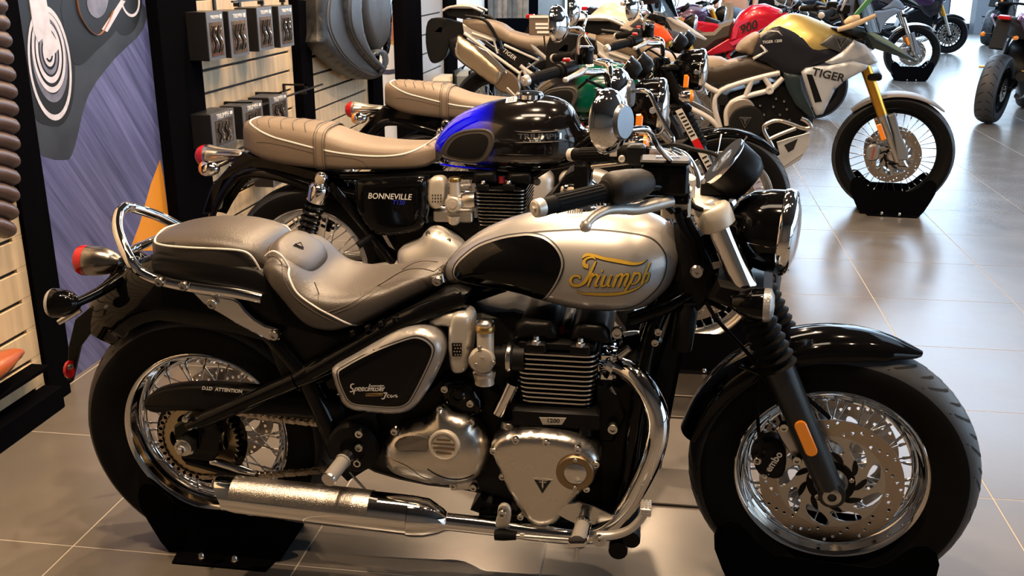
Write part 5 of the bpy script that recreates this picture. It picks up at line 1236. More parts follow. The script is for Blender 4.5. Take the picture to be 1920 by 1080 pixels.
# ------------------------------------------------------------------ classic roadsters standing behind the cruiser
def roadster(org, label, tankm, patch, panel_m, seat_m, padm, lettering, second=False, front_tag=False):
    R0 = (-.235, 1.45, 0)                       # the pixel traces were taken on the blue one
    B = empty('motorcycle', label=label, cat='motorcycle', loc=org, group=None)
    t_ = lambda px, py, Y: at(px, py, Y, R0)
    TT = lambda Y, pts: [t_(p[0], p[1], p[2] if len(p) > 2 else Y) for p in pts]
    S2 = steer_mx(radians(4), (1.545, 0, 0), radians(25.5)); rk = radians(25.5)
    wheel(B, 'rear_wheel', (0, 0, .322), .322, .075, .232, .05, nsp=40, hub_r=.05, hub_w=.05, disc=.07, disc2=False, discr=.11, rimm=chrome_s)
    wheel(B, 'front_wheel', (1.45, 0, .33), .33, .052, .245, .032, mxs=S2, nsp=40, hub_r=.045, hub_w=.045, disc=.058, discr=.155, rimm=chrome_s)
    # swing arm, shocks
    sa = M(); 
    for s in (-1, 1): sa.tube([(-.03, s*.12, .31), (.2, s*.115, .33), (.50, s*.10, .38)], [.02, .018, .024], 12)
    sa.ob('swing_arm', alu_l, B)
    for s in (-1, 1):
        sh_ = empty('shock_absorber', B); p1 = t_(604, 334, -.16); p0 = t_(566, 470, -.15); p1.y = s*.16; p0.y = s*.15; d = (p0-p1).normalized()
        M().lathe([(0, -.016), (.018, -.016), (.026, -.006), (.026, .006), (.018, .016), (0, .016)], p1-V((0, s*-.012, 0)), (0, 1, 0), 24).ob('top_eye', chrome, sh_)
        M().lathe([(.018, .018), (.034, .026), (.039, .036), (.039, .088), (.036, .092)], p1, d, 32).ob('shock_cap', chrome, sh_)
        M().tube([p1+d*.08, p0], [.014, .012], 12).ob('damper', bsat, sh_)
        coil(sh_, p1+d*.092, p0-d*.02, .033, 8, .0065, mat('spring_black', (.02, .02, .02), .6, .18))
    # seat with ribbed pillion, strap and white piping
    st = empty('seat', B)
    xs = [t_(453, 262, -.09).x, t_(815, 290, -.08).x]; x0, x1 = xs
    zt = [(x0, t_(458, 250, 0).z-.01), (t_(475, 222, .05).x, t_(475, 222, .05).z), (t_(560, 221, .05).x, t_(560, 221, .05).z), (t_(620, 232, .03).x, t_(620, 232, .03).z), (t_(680, 255, .03).x, t_(680, 253, .03).z), (t_(760, 266, .02).x, t_(760, 264, .02).z), (x1, t_(812, 264, 0).z)]
    zb = [(x0, t_(453, 285, -.09).z), (t_(500, 306, -.11).x, t_(500, 306, -.11).z), (t_(590, 320, -.12).x, t_(590, 320, -.12).z), (t_(700, 322, -.12).x, t_(700, 322, -.12).z), (t_(790, 318, -.1).x, t_(790, 318, -.1).z), (x1, t_(812, 305, -.08).z)]
    hw = [(x0, .075), (x0+.05, .105), (x0+.25, .125), (x0+.45, .125), (x0+.65, .105), (x1-.03, .08), (x1, .065)]
    _, smm = seat_shell('cushion', st, x0, x1, zt, zb, hw, 3.2, seat_m, eb=5, k=34)
    bv = smm.bvh()
    pl = TT(-.12, [(466, 236), (470, 228), (482, 246), (510, 257), (545, 266), (590, 277), (640, 287), (700, 293), (750, 291), (785, 280), (806, 266), (812, 264)])[2:]
    P, _ = spline(pl, [1]*len(pl), 5)
    Pn = drape(bv, [V((p.x, 0, p.z)) for p in P], .0)
    rear_ = []
    for y_, dx_ in ((0, .022), (-.035, .022), (-.065, .028), (-.085, .042)):
        h_ = bv.ray_cast(V((x0+dx_, y_, 2)), V((0, 0, -1)))[0]; rear_.append(h_ if h_ is not None else V((x0+dx_, y_, zt[1][1])))
    full_ = spline(rear_+[Pn[1]], [1]*5, 4)[0]+Pn[2:]
    for s in (1, -1): M().tube([V((p.x, p.y*s, p.z)) for p in full_], .0038, 8).ob('piping', piping, st)
    for xx in ((600, 240), ):
        c = t_(600, 280, -.12); m = M(); rings = []
        for dx in (-.018, .018):
            x = c.x+dx; rr = sring(x, 0, cat_tab(hw, x)+.006, cat_tab(zb, x)-.004, cat_tab(zt, x)+.0065, 3.2, 5, 44); rings.append(rr)
        m.loft(rings, cap=False).ob('strap', seat_m, st, smooth=60)
        for dx in (-.021, -.012, .012, .021): M().tube(sring(c.x+dx, 0, cat_tab(hw, c.x+dx)+.0065, cat_tab(zb, c.x+dx)-.004, cat_tab(zt, c.x+dx)+.007, 3.2, 5, 44), .0011, 4, closed=True).ob('strap_edge', stitch, st)
    for i in range(6):
        x = x0+.05+i*.047; w_ = cat_tab(hw, x)*.86; z_ = cat_tab(zt, x)
        Q = [V((x+.008*(1-(y/w_)**2)*-1+.02*abs(y/w_)**2, y, 0)) for y in [w_*(-1+2*j/14) for j in range(15)]]
        q = []
        for p in Q:
            h = bv.ray_cast(V((p.x, p.y, 2)), V((0, 0, -1))); 
            if h[0] is not None: q.append(h[0]+V((0, 0, .0002)))
        if len(q) > 4: M().tube(q, .0022, 5).ob('seat_rib', stitch, st)
    stg = TT(-.12, [(478, 268), (500, 268), (540, 275), (590, 287)]); stg2 = TT(-.12, [(600, 290), (650, 294), (680, 303), (692, 318)])
    for g in (stg, stg2): M().tube(drape(bv, spline(g, [1]*4, 5)[0], .0), .0014, 5).ob('seam', stitch, st)
    # tail: lamp, indicators, mudguard
    tl = empty('tail_light', B); q = t_(386, 292, 0); fwd = V((1, 0, .03))
    M().lathe([(.042, 0), (.044, .006), (.043, .02), (.034, .05), (.026, .10), (.020, .16)], q, fwd, 30).ob('lamp_body', chrome_s, tl)
    M().lathe([(0, -.038), (.024, -.035), (.036, -.024), (.042, -.008), (.043, .002)], q, fwd, 30).ob('lens', red_l, tl)
    M().box(q+V((.03, -.035, -.0)), q+V((.16, .035, .022)), .01).ob('lamp_bracket', chrome_s, tl)
    for s in (-1, 1):
        ti = empty('rear_indicator', B); q2 = t_(384, 316, -.13); q2.y = s*.13
        M().lathe([(.029, 0), (.030, .006), (.027, .03), (.018, .05), (.006, .058), (0, .058)], q2, (1, 0, .02), 26).ob('shell', chrome, ti)
        M().lathe([(0, -.02), (.018, -.017), (.026, -.008), (.029, .003)], q2, (1, 0, .02), 26).ob('lens', org_l, ti)
        M().tube([q2+V((.03, 0, 0)), V((q2.x+.05, s*.04, q2.z+.01))], .008, 8).ob('stalk', chrome_s, ti)
    mp = TT(0, [(395, 400), (405, 368), (425, 335), (455, 306), (500, 300), (560, 312), (620, 330)])
    mudguard([(p.x, p.z) for p in mp]+[(.40, .60), (.46, .5)], .085, .05, hws=[.06, .075, .085, .09, .09, .09, .09, .085, .08]).ob('rear_mudguard', bgloss, B, smooth=60)
    M().slab(TT(-.07, [(455, 285), (600, 322), (640, 330), (650, 350), (560, 335), (470, 315), (420, 340), (398, 400), (378, 402), (395, 350), (430, 310)]), (0, 1, 0), .14, .006).ob('tail_frame', bgloss, B, smooth=40)
    # side panel with lettering, both sides
    for s in (-1, 1):
        sp = empty('side_panel', B)
        o_ = smooth_loop(TT(-.15, [(668, 338), (690, 334), (760, 331), (800, 334), (800, 370), (797, 410), (785, 432), (750, 440), (710, 440), (690, 425), (672, 395), (664, 360)]), 3)
        if s > 0: o_ = [V((p.x, -p.y, p.z)) for p in o_]
        mm = M().puff(o_, (0, s, 0), .05, 0, .026, .030, grid=.016); mm.ob('panel_shell', panel_m, sp, smooth=60)
        if s < 0:
            pv = mm.bvh()
            tx = text('panel_lettering', lettering[0], .030, ink_w, sp, side(t_(731, 368, -.17)), sx=.94, shear=.22, bold=.0002); drape_mesh(tx, pv, .001)
            tx = text('panel_lettering', lettering[1], .022, mat('blue_lettering', (.02, .03, .5), 0, .4), sp, side(t_(748, 379, -.17)), shear=.2, bold=.0003); drape_mesh(tx, pv, .001)
    # tank
    tk = empty('fuel_tank', B)
    tp = TT(.02, [(817, 285), (822, 262), (838, 235), (865, 212), (905, 194), (950, 182), (1000, 177), (1045, 182), (1075, 200), (1092, 235)]); bt = TT(-.12, [(817, 292), (826, 306), (860, 313), (950, 318), (1040, 316), (1075, 308), (1098, 285)])
    tz = [(p.x, p.z) for p in tp]; bz = [(p.x, p.z) for p in bt]; xa, xb = tz[0][0]-.002, bz[-1][0]+.012; tz.append((xb, bz[-1][1]+.06)); bz.append((xb+.001, bz[-1][1]+.03))
    hw = [(xa, .02), (xa+.02, .065), (xa+.10, .105), (xa+.22, .135), (xa+.34, .150), (xa+.44, .140), (xa+.50, .11), (xb, .04)]
    rings = []
    for i in range(41):
        t = .5-.5*cos(pi*i/40); x = xa+(xb-xa)*t; z2, z1 = cat_tab(tz, x), cat_tab(bz, x); z2 = max(z2, z1+.01); rings.append(sring(x, 0, cat_tab(hw, x), z1, z2, 2.3, 3.6, 44, zc=z1+(z2-z1)*.38))
    mm = M().loft(rings); mm.ob('tank_shell', tankm, tk, smooth=70); bv = mm.bvh()
    for s in (-1, 1):
        kp = smooth_loop(TT(-.13, [(824, 295), (830, 276), (846, 258), (870, 248), (905, 244), (922, 250), (926, 264), (918, 285), (905, 300), (880, 305), (845, 302)]), 3)
        q = drape(bv, kp, 0); ya = min(p.y for p in q); ym = sum(p.y for p in q)/len(q)
        q = [V((p.x, s*-p.y if False else p.y, p.z)) for p in q]
        dm = decal(bv, kp, .005, g=.012); dm2 = decal(bv, [V((sum(p.x for p in kp)/len(kp), 0, sum(p.z for p in kp)/len(kp)))+(V((p.x, 0, p.z))-V((sum(p.x for p in kp)/len(kp), 0, sum(p.z for p in kp)/len(kp))))*.80 for p in kp], .0065, g=.012)
        if s > 0:
            for d_ in (dm, dm2): d_.v = [V((v.x, -v.y, v.z)) for v in d_.v]
        dm.ob('knee_pad', padm, tk, smooth=70); dm2.ob('knee_pad_centre', bplas, tk, smooth=70)
        P = drape(bv, kp, .003); P = [V((p.x, -p.y if s > 0 else p.y, p.z)) for p in P]; M().tube(P, .006, 8, closed=True).ob('knee_pad_rim', padm, tk)
        bd = empty('tank_badge', tk)
        for dz, L in ((10, 46), (-11, 44)):
            P = drape(bv, TT(-.14, [(1012-L, 255-dz), (1012-L*.5, 255-dz*.9), (1012, 255-dz*.9), (1012+L*.5, 255-dz*.9), (1012+L, 255-dz)]), .003)
            if s > 0: P = [V((p.x, -p.y, p.z)) for p in P]
            M().tube(P, [.001, .004, .004, .004, .001], 8, smooth=4).ob('badge_bar', chrome, tk)
        if s < 0:
            tx = text('badge_lettering', 'TRIUMPH', .026, chrome, tk, side(t_(1012, 256, -.14)), sx=1.4, bold=.0008); drape_mesh(tx, bv, .004)
        bpy.data.objects.remove(bd)
    cp = t_(993, 188, -.02); h = bv.ray_cast(V((cp.x, -.02, 2)), V((0, 0, -1)))[0] or cp
    M().lathe([(.050, -.008), (.050, .008), (.044, .015), (.018, .019), (0, .019)], h, (0.03, 0, 1), 30).ob('filler_cap', chrome, tk)
    h2 = bv.ray_cast(V((t_(960, 192, -.04).x, -.05, 2)), V((0, 0, -1)))
    if h2[0] is not None:
        n = h2[1] if h2[1].z > 0 else -h2[1]; u = n.cross(V((0, 1, 0))).normalized()*-1; mx = frame(h2[0]+n*.001, (1, 0, -n.x/n.z), (0, 1, -n.y/n.z))
        M().slab([mx @ V((x_, y_, 0)) for x_, y_ in ((-.02, -.022), (.02, -.022), (.02, .022), (-.02, .022))], n, .0006).ob('warning_label', ink_w, tk, smooth=0)
        text('label_lettering', 'E5', .03, ink_k, tk, mx @ Matrix.Translation((0, 0, .0012)) @ Matrix.Rotation(pi/2, 4, 'Z'), bold=.0004)
    sb = drape(bv, TT(-.1, [(826, 308), (870, 314), (950, 318), (1040, 316), (1080, 306)]), -.002)
    M().tube(sb, .004, 8, smooth=4).ob('tank_seam', tankm, tk)
    # engine
    en = empty('engine', B)
    M().slab(smooth_loop(TT(-.09, [(700, 440), (760, 425), (880, 410), (1000, 400), (1060, 330), (1090, 330), (1075, 430), (1050, 520), (960, 560), (830, 560), (720, 500)]), 2), (0, 1, 0), .2, .01).ob('crankcase', bsat, en, smooth=40)
    xa_, xb_ = t_(888, 380, -.14).x, t_(985, 380, -.14).x; z1, z0 = t_(935, 357, -.14).z, t_(935, 425, -.14).z
    M().box((xa_+.012, -.118, z0-.06), (xb_-.012, .118, z1+.01), .01).ob('cylinder_block', bsat, en)
    fins(en, xa_, xb_, .14, z0, z1, 11, bsat, chrome_s)
    for (a_, b_) in ((884, 935), (948, 1000)):
        M().puff([V((x_, -.11, z_)) for x_, z_ in ((t_(a_, 350, -.11).x, z1+.016), (t_(a_, 350, -.11).x+.01, z1+.060), (t_(b_, 350, -.11).x-.012, z1+.064), (t_(b_, 350, -.11).x, z1+.02))], (0, -1, 0), .2, 0, .016, .02, grid=.02).ob('cam_cover', bsat, en, smooth=60)
    M().tube([t_(941, 345, -.1), t_(941, 332, -.09)], [.012, .014], 12).ob('plug_cap', MATS['dark_red_cap'], en)
    for x_ in (905, 953): q = t_(x_, 352, -.145); M().box(q-V((.022, 0, .014)), q+V((.022, .03, .01)), .004).ob('head_lug', bsat, en); M().lathe([(.011, 0), (.007, .004), (.006, .012), (0, .012)], q+V((0, .01, .012)), (0, 0, 1), 6).ob('head_nut', bolt_m, en)
    bolts(en, [t_(1007, 341, -.12)], r=.013)
    tb_ = empty('throttle_body', B)
    M().lathe([(.028, 0), (.031, .003), (.031, .016), (.024, .024), (.0, .025)], t_(851, 381, -.14), (0, -1, 0), 30).lathe([(.014, .025), (.014, .028), (0, .028)], t_(851, 381, -.14), (0, -1, 0), 24).ob('round_cover', ivory, tb_)
    M().lathe([(.02, -.04), (.02, .014)], t_(853, 345, -.14), (0, 0, 1), 24).ob('carburettor_barrel', ivory, tb_)
    M().lathe([(.021, .010), (.022, .013), (.022, .022), (.02, .024), (0, .024)], t_(853, 345, -.14), (0, 0, 1), 24).ob('barrel_cap', brass, tb_)
    M().lathe([(.025, -.01), (.02, -.035), (.012, -.042)], t_(851, 400, -.13), (0, 0, 1), 20).ob('float_bowl', ivory, tb_)
    M().lathe([(.024, 0), (.03, .02), (.03, .05)], t_(866, 375, -.12), (1, 0, .05), 20).ob('inlet_pipe', alu, tb_)
    M().puff(smooth_loop(TT(-.13, [(805, 338), (815, 332), (830, 333), (836, 345), (834, 370), (828, 388), (812, 391), (802, 378), (800, 355)]), 3), (0, -1, 0), .05, 0, .014, .016, grid=.012).ob('curved_cover', ivory, tb_, smooth=60)
    hl_ = M()
    for i in range(4):
        for j in range(3): hl_.lathe([(.003, 0), (.003, .0008), (0, .0008)], t_(811+i*5.2, 366+j*6, -.1465), (0, -1, 0), 8)
    hl_.ob('vent_hole', ink_k, tb_, smooth=0, kind='stuff')
    M().box(t_(832, 410, -.13)-V((.04, 0, .014)), t_(885, 402, -.13)+V((0, .05, .01)), .006).ob('inlet_bracket', alu_cast, tb_)
    for (px, py, rx, rz, n_) in ((800, 470, .105, .082, 'clutch_cover'), ):
        mm = M().puff(smooth_loop(TT(-.15, [(745, 478), (755, 462), (785, 450), (800, 432), (822, 430), (855, 448), (872, 470), (868, 510), (840, 535), (790, 535), (752, 512)]), 3), (0, -1, 0), .05, 0, .045, .07, grid=.018); mm.ob(n_, alu_l, en, smooth=60)
    bolts(en, [t_(803, 438, -.17), t_(841, 452, -.17)], r=.010)
    mm = M().puff(smooth_loop(TT(-.15, [(885, 470), (900, 452), (950, 445), (1000, 455), (1025, 478), (1015, 510), (985, 550), (950, 575), (920, 555), (900, 515)]), 3), (0, -1, 0), .05, 0, .025, .025, grid=.02); mm.ob('timing_cover', alu_l, en, smooth=60)
    # frame
    fm = M(); fm.tube(TT(-.11, [(618, 345), (660, 395), (705, 450), (742, 500), (770, 560)]), .016, 12)
    fm.tube(TT(-.08, [(640, 330), (800, 328), (1000, 330), (1110, 260)]), .016, 10)
    fm.tube(TT(-.06, [(1120, 230), (1100, 330), (1075, 430), (1055, 540), (1020, 590), (860, 590), (760, 560)]), .017, 10); fm.tube([V((p.x, -p.y, p.z)) for p in TT(-.06, [(1120, 230), (1100, 330), (1075, 430), (1055, 540), (1020, 590), (860, 590), (760, 560)])], .017, 10)
    fm.tube([(1.13, 0, 1.0), (1.22, 0, .75)], .034, 14)
    fm.ob('main_frame', bgloss, B)
    M().box((1.02, -.12, .48), (1.07, .12, .76), .006).ob('radiator', bsat, B)
    M().slab(TT(-.12, [(700, 400), (712, 415), (735, 460), (742, 470), (728, 462), (706, 425)]), (0, 1, 0), .01, .002).ob('hanger', chrome_s, B)
    M().tube([t_(672, 460, -.17), t_(700, 440, -.13)], [.014, .012], 12).ob('passenger_peg', rubber, B)
    # exhausts
    for s in (-1, 1):
        ex = empty('exhaust', B)
        M().tube([V((.98, s*.07, .66)), V((1.04, s*.10, .66)), V((1.10, s*.13, .58)), V((1.09, s*.15, .42)), V((.98, s*.16, .26)), V((.80, s*.17, .22)), V((.45, s*.18, .22))], .021, 16, smooth=5).ob('header_pipe', chrome, ex)
        M().tube([V((.46, s*.18, .22)), V((.40, s*.185, .225)), V((.30, s*.19, .235)), V((-.15, s*.20, .29)), V((-.32, s*.20, .31)), V((-.38, s*.20, .318))], [.022, .036, .045, .048, .04, .026], 22).ob('silencer', chrome, ex)
        M().lathe([(.026, 0), (.032, .01), (.032, .03), (.026, .04)], (.97, s*.07, .66), (1, 0, 0), 18).ob('header_flange', chrome, ex)
    # fork, yokes, lamp
    fk = empty('fork', B)
    leg = lambda z, y: V((1.45-(z-.33)*math.tan(rk)-.0, y, z))
    for s in (-1, 1):
        y = s*.098
        for nm, mm_, m_ in (('fork_lower', M().tube([leg(.30, y), leg(.34, y), leg(.55, y), leg(.60, y)], [.022, .028, .029, .032], 20), bgloss), ('fork_tube', M().tube([leg(.58, y), leg(.98, y)], [.0215, .0215], 18), bsat)):
            o = mm_.ob(nm, m_, fk); o.matrix_basis = S2
        if s < 0 or True: o = fork_gaiter(fk, leg(.60, y), leg(.74, y), .034, .030, 7, S2)
        q0, q1 = leg(.56, y)+V((0, s*.028, 0)), leg(.47, y)+V((0, s*.028, 0)); ww = V((.013, 0, .006))
        o = M().slab([q0-ww, q0+ww, q1+ww, q1-ww], (0, s, 0), .008, .003).ob('side_reflector', org_l, fk); o.matrix_basis = S2
    o = M().box((1.12, -.13, .955), (1.20, .13, .985), .01).ob('top_yoke', bsat, fk); o.matrix_basis = S2
    o = M().box((1.17, -.13, .765), (1.27, .13, .80), .01).ob('lower_yoke', bsat, fk); o.matrix_basis = S2
    P = [(1.45+.352*cos(radians(q)), .33+.352*sin(radians(q))) for q in (172, 155, 135, 112, 90, 66, 44)]
    o = mudguard(P, .062, .03, hws=[.05, .058, .062, .063, .062, .058, .035]).ob('front_mudguard', bgloss, B, smooth=60); o.matrix_basis = S2
    m = M()
    for s in (-1, 1): m.tube([(1.45+.35*cos(radians(75)), s*.062, .33+.33*sin(radians(75))), (1.40, s*.085, .48)], .005, 8); m.tube([(1.45+.35*cos(radians(95)), s*.062, .33+.33*sin(radians(95))), (1.39, s*.085, .48)], .005, 8)
    o = m.ob('mudguard_stay', chrome, B); o.matrix_basis = S2
    cpm = M().slab(smooth_loop([(1.30, -.075, .42), (1.36, -.075, .44), (1.40, -.075, .36), (1.37, -.075, .27), (1.31, -.075, .27)], 3), (0, -1, 0), .04, .006); o = cpm.ob('brake_caliper', bsat, B); o.matrix_basis = S2
    hl = empty('headlight', B); h0 = t_(1238, 200, -.02); d = V((1, .03, -.05)).normalized()
    M().lathe([(.0, -.125), (.03, -.12), (.062, -.10), (.085, -.065), (.094, -.03), (.096, 0)], h0-d*.01, d, 44).ob('lamp_shell', bgloss, hl, smooth=70)
    M().lathe([(.096, -.004), (.100, .0), (.101, .012), (.097, .022), (.090, .026)], h0-d*.01, d, 44, cap=False).ob('lamp_rim', chrome, hl)
    M().lathe([(.090, .022), (.08, .030), (.05, .038), (0, .042)], h0-d*.01, d, 40).ob('lamp_glass', glass_l, hl)
    for s in (-1, 1):
        q = h0+V((-.07, s*.105, -.04)); M().slab([q+V(v) for v in ((-.012, 0, -.030), (.012, 0, -.030), (.014, 0, .02), (.006, 0, .030), (-.010, 0, .028))], (0, s, 0), .02, .004).ob('side_reflector', org_l, hl)
        M().bolt(h0+V((-.025, s*.098, -.0)), (0, s, 0), .013).ob('bolt', bolt_m, hl)
        ti = empty('front_indicator', B); q = h0+V((-.05, s*.19, -.10))
        M().lathe([(0, -.055), (.016, -.05), (.028, -.03), (.031, 0)], q, (1, 0, 0), 22).ob('shell', chrome, ti); M().lathe([(.031, 0), (.029, .01), (.018, .018), (0, .02)], q, (1, 0, 0), 22).ob('lens', org_l, ti)
        M().tube([q-V((.03, 0, 0)), q-V((.04, s*.09, -.02))], .008, 8).ob('stalk', chrome_s, ti)
    # twin clocks
    for s, (px, py) in ((-1, (1172, 128)), (1, (1195, 120))):
        ip = empty('instrument', B); g0 = t_(px, py, s*.06 if s < 0 else .07); n_ = V((-.80, 0, .60)).normalized()
        M().lathe([(.046, .006), (.045, -.004), (.045, -.03), (.034, -.05), (0, -.052)], g0, n_, 32).ob('pod_case', bsat, ip); M().lathe([(.044, .006), (.048, .008), (.048, 0)], g0, n_, 32, cap=False).ob('pod_rim', chrome, ip); M().lathe([(.044, .006), (0, .007)], g0, n_, 30).ob('pod_glass', MATS['dial_glass'], ip)
    # bars and controls
    hb = empty('handlebar', B); g0 = t_(990, 150, -.40); g1 = t_(1050, 133, -.29)
    cl = V((1.13, -.04, 1.03))
    for s in (-1, 1):
        f = lambda p: V((p.x, s*abs(p.y), p.z)); a0, a1 = f(g0), f(g1)
        M().tube([a0, a1, a1.lerp(V((cl.x, s*.12, cl.z+.05)), .6), V((cl.x-.01, s*.12, cl.z+.05)), V((cl.x, s*.05, cl.z)), V((cl.x, 0, cl.z))], .0112, 12, smooth=5).ob('bar_tube', chrome, hb)
        grip(hb, a0, a1, .0165)
        sw = empty('brake_master' if s < 0 else 'clutch_perch', B)
        d_ = (a1-a0).normalized(); M().lathe([(.020, 0), (.028, .006), (.030, .045), (.022, .065)], a1, d_, 22).ob('switch_housing', bsat, sw)
        M().box(a1+d_*.03+V((-.012, -.012, .022)), a1+d_*.03+V((.012, .012, .036)), .003).ob('kill_switch', red_p, sw)
        mc = a1+d_*.10+V((.01, 0, .03))
        if s < 0:
            M().lathe([(.028, -.026), (.030, -.022), (.030, .022)], mc, (0, 0, 1), 26).ob('fluid_reservoir', bgloss, sw); M().lathe([(.031, .022), (.031, .028), (.027, .031), (0, .031)], mc, (0, 0, 1), 26).ob('reservoir_lid', bgloss, sw)
        lv = [a1+d_*.09+V((.02, -s*.0, -.01)), a1+d_*.03+V((.045, 0, -.012)), a1.lerp(a0, .2)+V((.060, 0, -.012)), a1.lerp(a0, .42)+V((.062, 0, -.016))]
        M().tube(lv, [.010, .011, .008, .007], 12, smooth=4).lathe([(0, -.01), (.009, -.006), (.011, 0), (.009, .006), (0, .01)], lv[-1], (0, 0, 1), 16).ob('lever', alu_l, sw)
        b0 = a1+d_*.11+V((0.0, 0, .02))
        if s < 0: mirror(B, t_(1049, 45, -.42), (.94, -.30, .05), .057, [t_(1064, 52, -.40), t_(1085, 52, -.36), t_(1094, 62, -.33), t_(1086, 72, -.31), t_(1085, 100, -.27), b0+V((0, 0, .02)), b0], hub=False)
        else: mirror(B, t_(1075, 22, .42), (.97, .1, .05), .057, [t_(1090, 22, .40), t_(1100, 30, .37), t_(1094, 60, .33), b0], hub=False)
    M().tube([t_(1100, 150, -.2), t_(1130, 165, -.12), t_(1160, 190, -.08), t_(1190, 215, -.04)], .005, 8, smooth=4).tube([t_(1085, 165, .2), t_(1120, 140, .1), t_(1160, 150, .0), t_(1180, 180, .0)], .005, 8, smooth=4).ob('cable', rubber, B)
    M().lathe([(.03, -.05), (.034, -.04), (.034, .03), (.03, .04), (0, .04)], t_(1135, 190, -.05), (0, 0, 1), 22).ob('yoke_cover', bgloss, B)
    if front_tag:
        tg = [t_(1266, 208, -.16), t_(1278, 203, -.16), t_(1350, 335, -.17), t_(1338, 342, -.17)]
        tt_ = empty('paper_tag', B); M().slab(tg, (.3, -1, .2), .002).ob('tag_card', mat('tag_card', (.62, .60, .57), 0, .5), tt_, smooth=0)
        n = V((.3, -1, .2)).normalized(); r_ = lambda f0, f1: [tg[0].lerp(tg[3], f0)+n*.0025, tg[1].lerp(tg[2], f0)+n*.0025, tg[1].lerp(tg[2], f1)+n*.0025, tg[0].lerp(tg[3], f1)+n*.0025]
        M().slab(r_(.42, .58), n, .0005).ob('tag_red_field', red_p, tt_, smooth=0)
        for f0 in (.05, .10, .15, .20, .25, .30, .35, .66, .72, .78, .84): M().slab([p.lerp(q, .15) for p, q in zip(r_(f0, f0+.022), r_(f0, f0+.022)[1:2]+r_(f0, f0+.022)[0:1]+r_(f0, f0+.022)[3:]+r_(f0, f0+.022)[2:3])], n, .0005).ob('tag_bar', ink_k, tt_, smooth=0)
    return B
blue_fade = bpy.data.materials.new('blue_black_fade'); blue_fade.use_nodes = True
def _bf():
    nt = blue_fade.node_tree; b = nt.nodes['Principled BSDF']; L = nt.links
    b.inputs['Roughness'].default_value = .12; b.inputs['Coat Weight'].default_value = 1; b.inputs['Coat Roughness'].default_value = .03
    tc = nt.nodes.new('ShaderNodeTexCoord'); sx = nt.nodes.new('ShaderNodeSeparateXYZ'); L.new(tc.outputs['Object'], sx.inputs[0])
    n = nt.nodes.new('ShaderNodeTexNoise'); n.inputs['Scale'].default_value = 3; L.new(tc.outputs['Object'], n.inputs[0])
    ad = nt.nodes.new('ShaderNodeMath'); ad.operation = 'MULTIPLY_ADD'; ad.inputs[1].default_value = .05; L.new(n.outputs[0], ad.inputs[0]); L.new(sx.outputs[0], ad.inputs[2])
    mr = nt.nodes.new('ShaderNodeMapRange'); x = at(905, 215, -.1, (-.235, 1.45, 0)).x; mr.inputs[1].default_value = x+.0; mr.inputs[2].default_value = x+.075; L.new(ad.outputs[0], mr.inputs[0])
    r = nt.nodes.new('ShaderNodeValToRGB'); r.color_ramp.elements[0].color = (.0, .0, .95, 1); r.color_ramp.elements[1].color = (.006, .005, .005, 1); L.new(mr.outputs[0], r.inputs[0]); L.new(r.outputs[0], b.inputs['Base Color'])
_bf()
green_t = bpy.data.materials.new('green_black_tank'); green_t.use_nodes = True
def _gt():
    nt = green_t.node_tree; b = nt.nodes['Principled BSDF']; L = nt.links; b.inputs['Roughness'].default_value = .14; b.inputs['Coat Weight'].default_value = .6
    tc = nt.nodes.new('ShaderNodeTexCoord'); sx = nt.nodes.new('ShaderNodeSeparateXYZ'); L.new(tc.outputs['Object'], sx.inputs[0]); mr = nt.nodes.new('ShaderNodeMapRange')
    mr.inputs[1].default_value = .72; mr.inputs[2].default_value = .76; L.new(sx.outputs[0], mr.inputs[0]); r = nt.nodes.new('ShaderNodeValToRGB')
    r.color_ramp.elements[0].color = (.006, .006, .006, 1); r.color_ramp.elements[1].color = (.0, .075, .045, 1); L.new(mr.outputs[0], r.inputs[0]); L.new(r.outputs[0], b.inputs['Base Color'])
_gt()
pad_g = mat('knee_rubber', (.05, .045, .04), 0, .5, bump=.2, bscale=400)
B2 = roadster((-.235, 1.45, 0), 'black and blue classic motorcycle with tan seat, second in the row', blue_fade, True, bgloss, vinyl_b, pad_g, ('BONNEVILLE', 'T120'), front_tag=True)
B3 = roadster((-.06, 2.78, 0), 'classic motorcycle with a green tank and tan seat, third in the row', green_t, False, bgloss, vinyl_b, pad_g, ('BONNEVILLE', 'T120'))
chock('black steel wheel cradle under the front wheel of the black and blue motorcycle', (1.225, 1.45, 0), .02, 1.0, foot=True)
chock('black steel wheel cradle under the front wheel of the green-tank motorcycle', (1.39, 2.78, 0), .02, 1.0)
chock('black steel wheel cradle under the rear wheel of the black and blue motorcycle', (-.235, 1.45, 0), 0, 1.0)
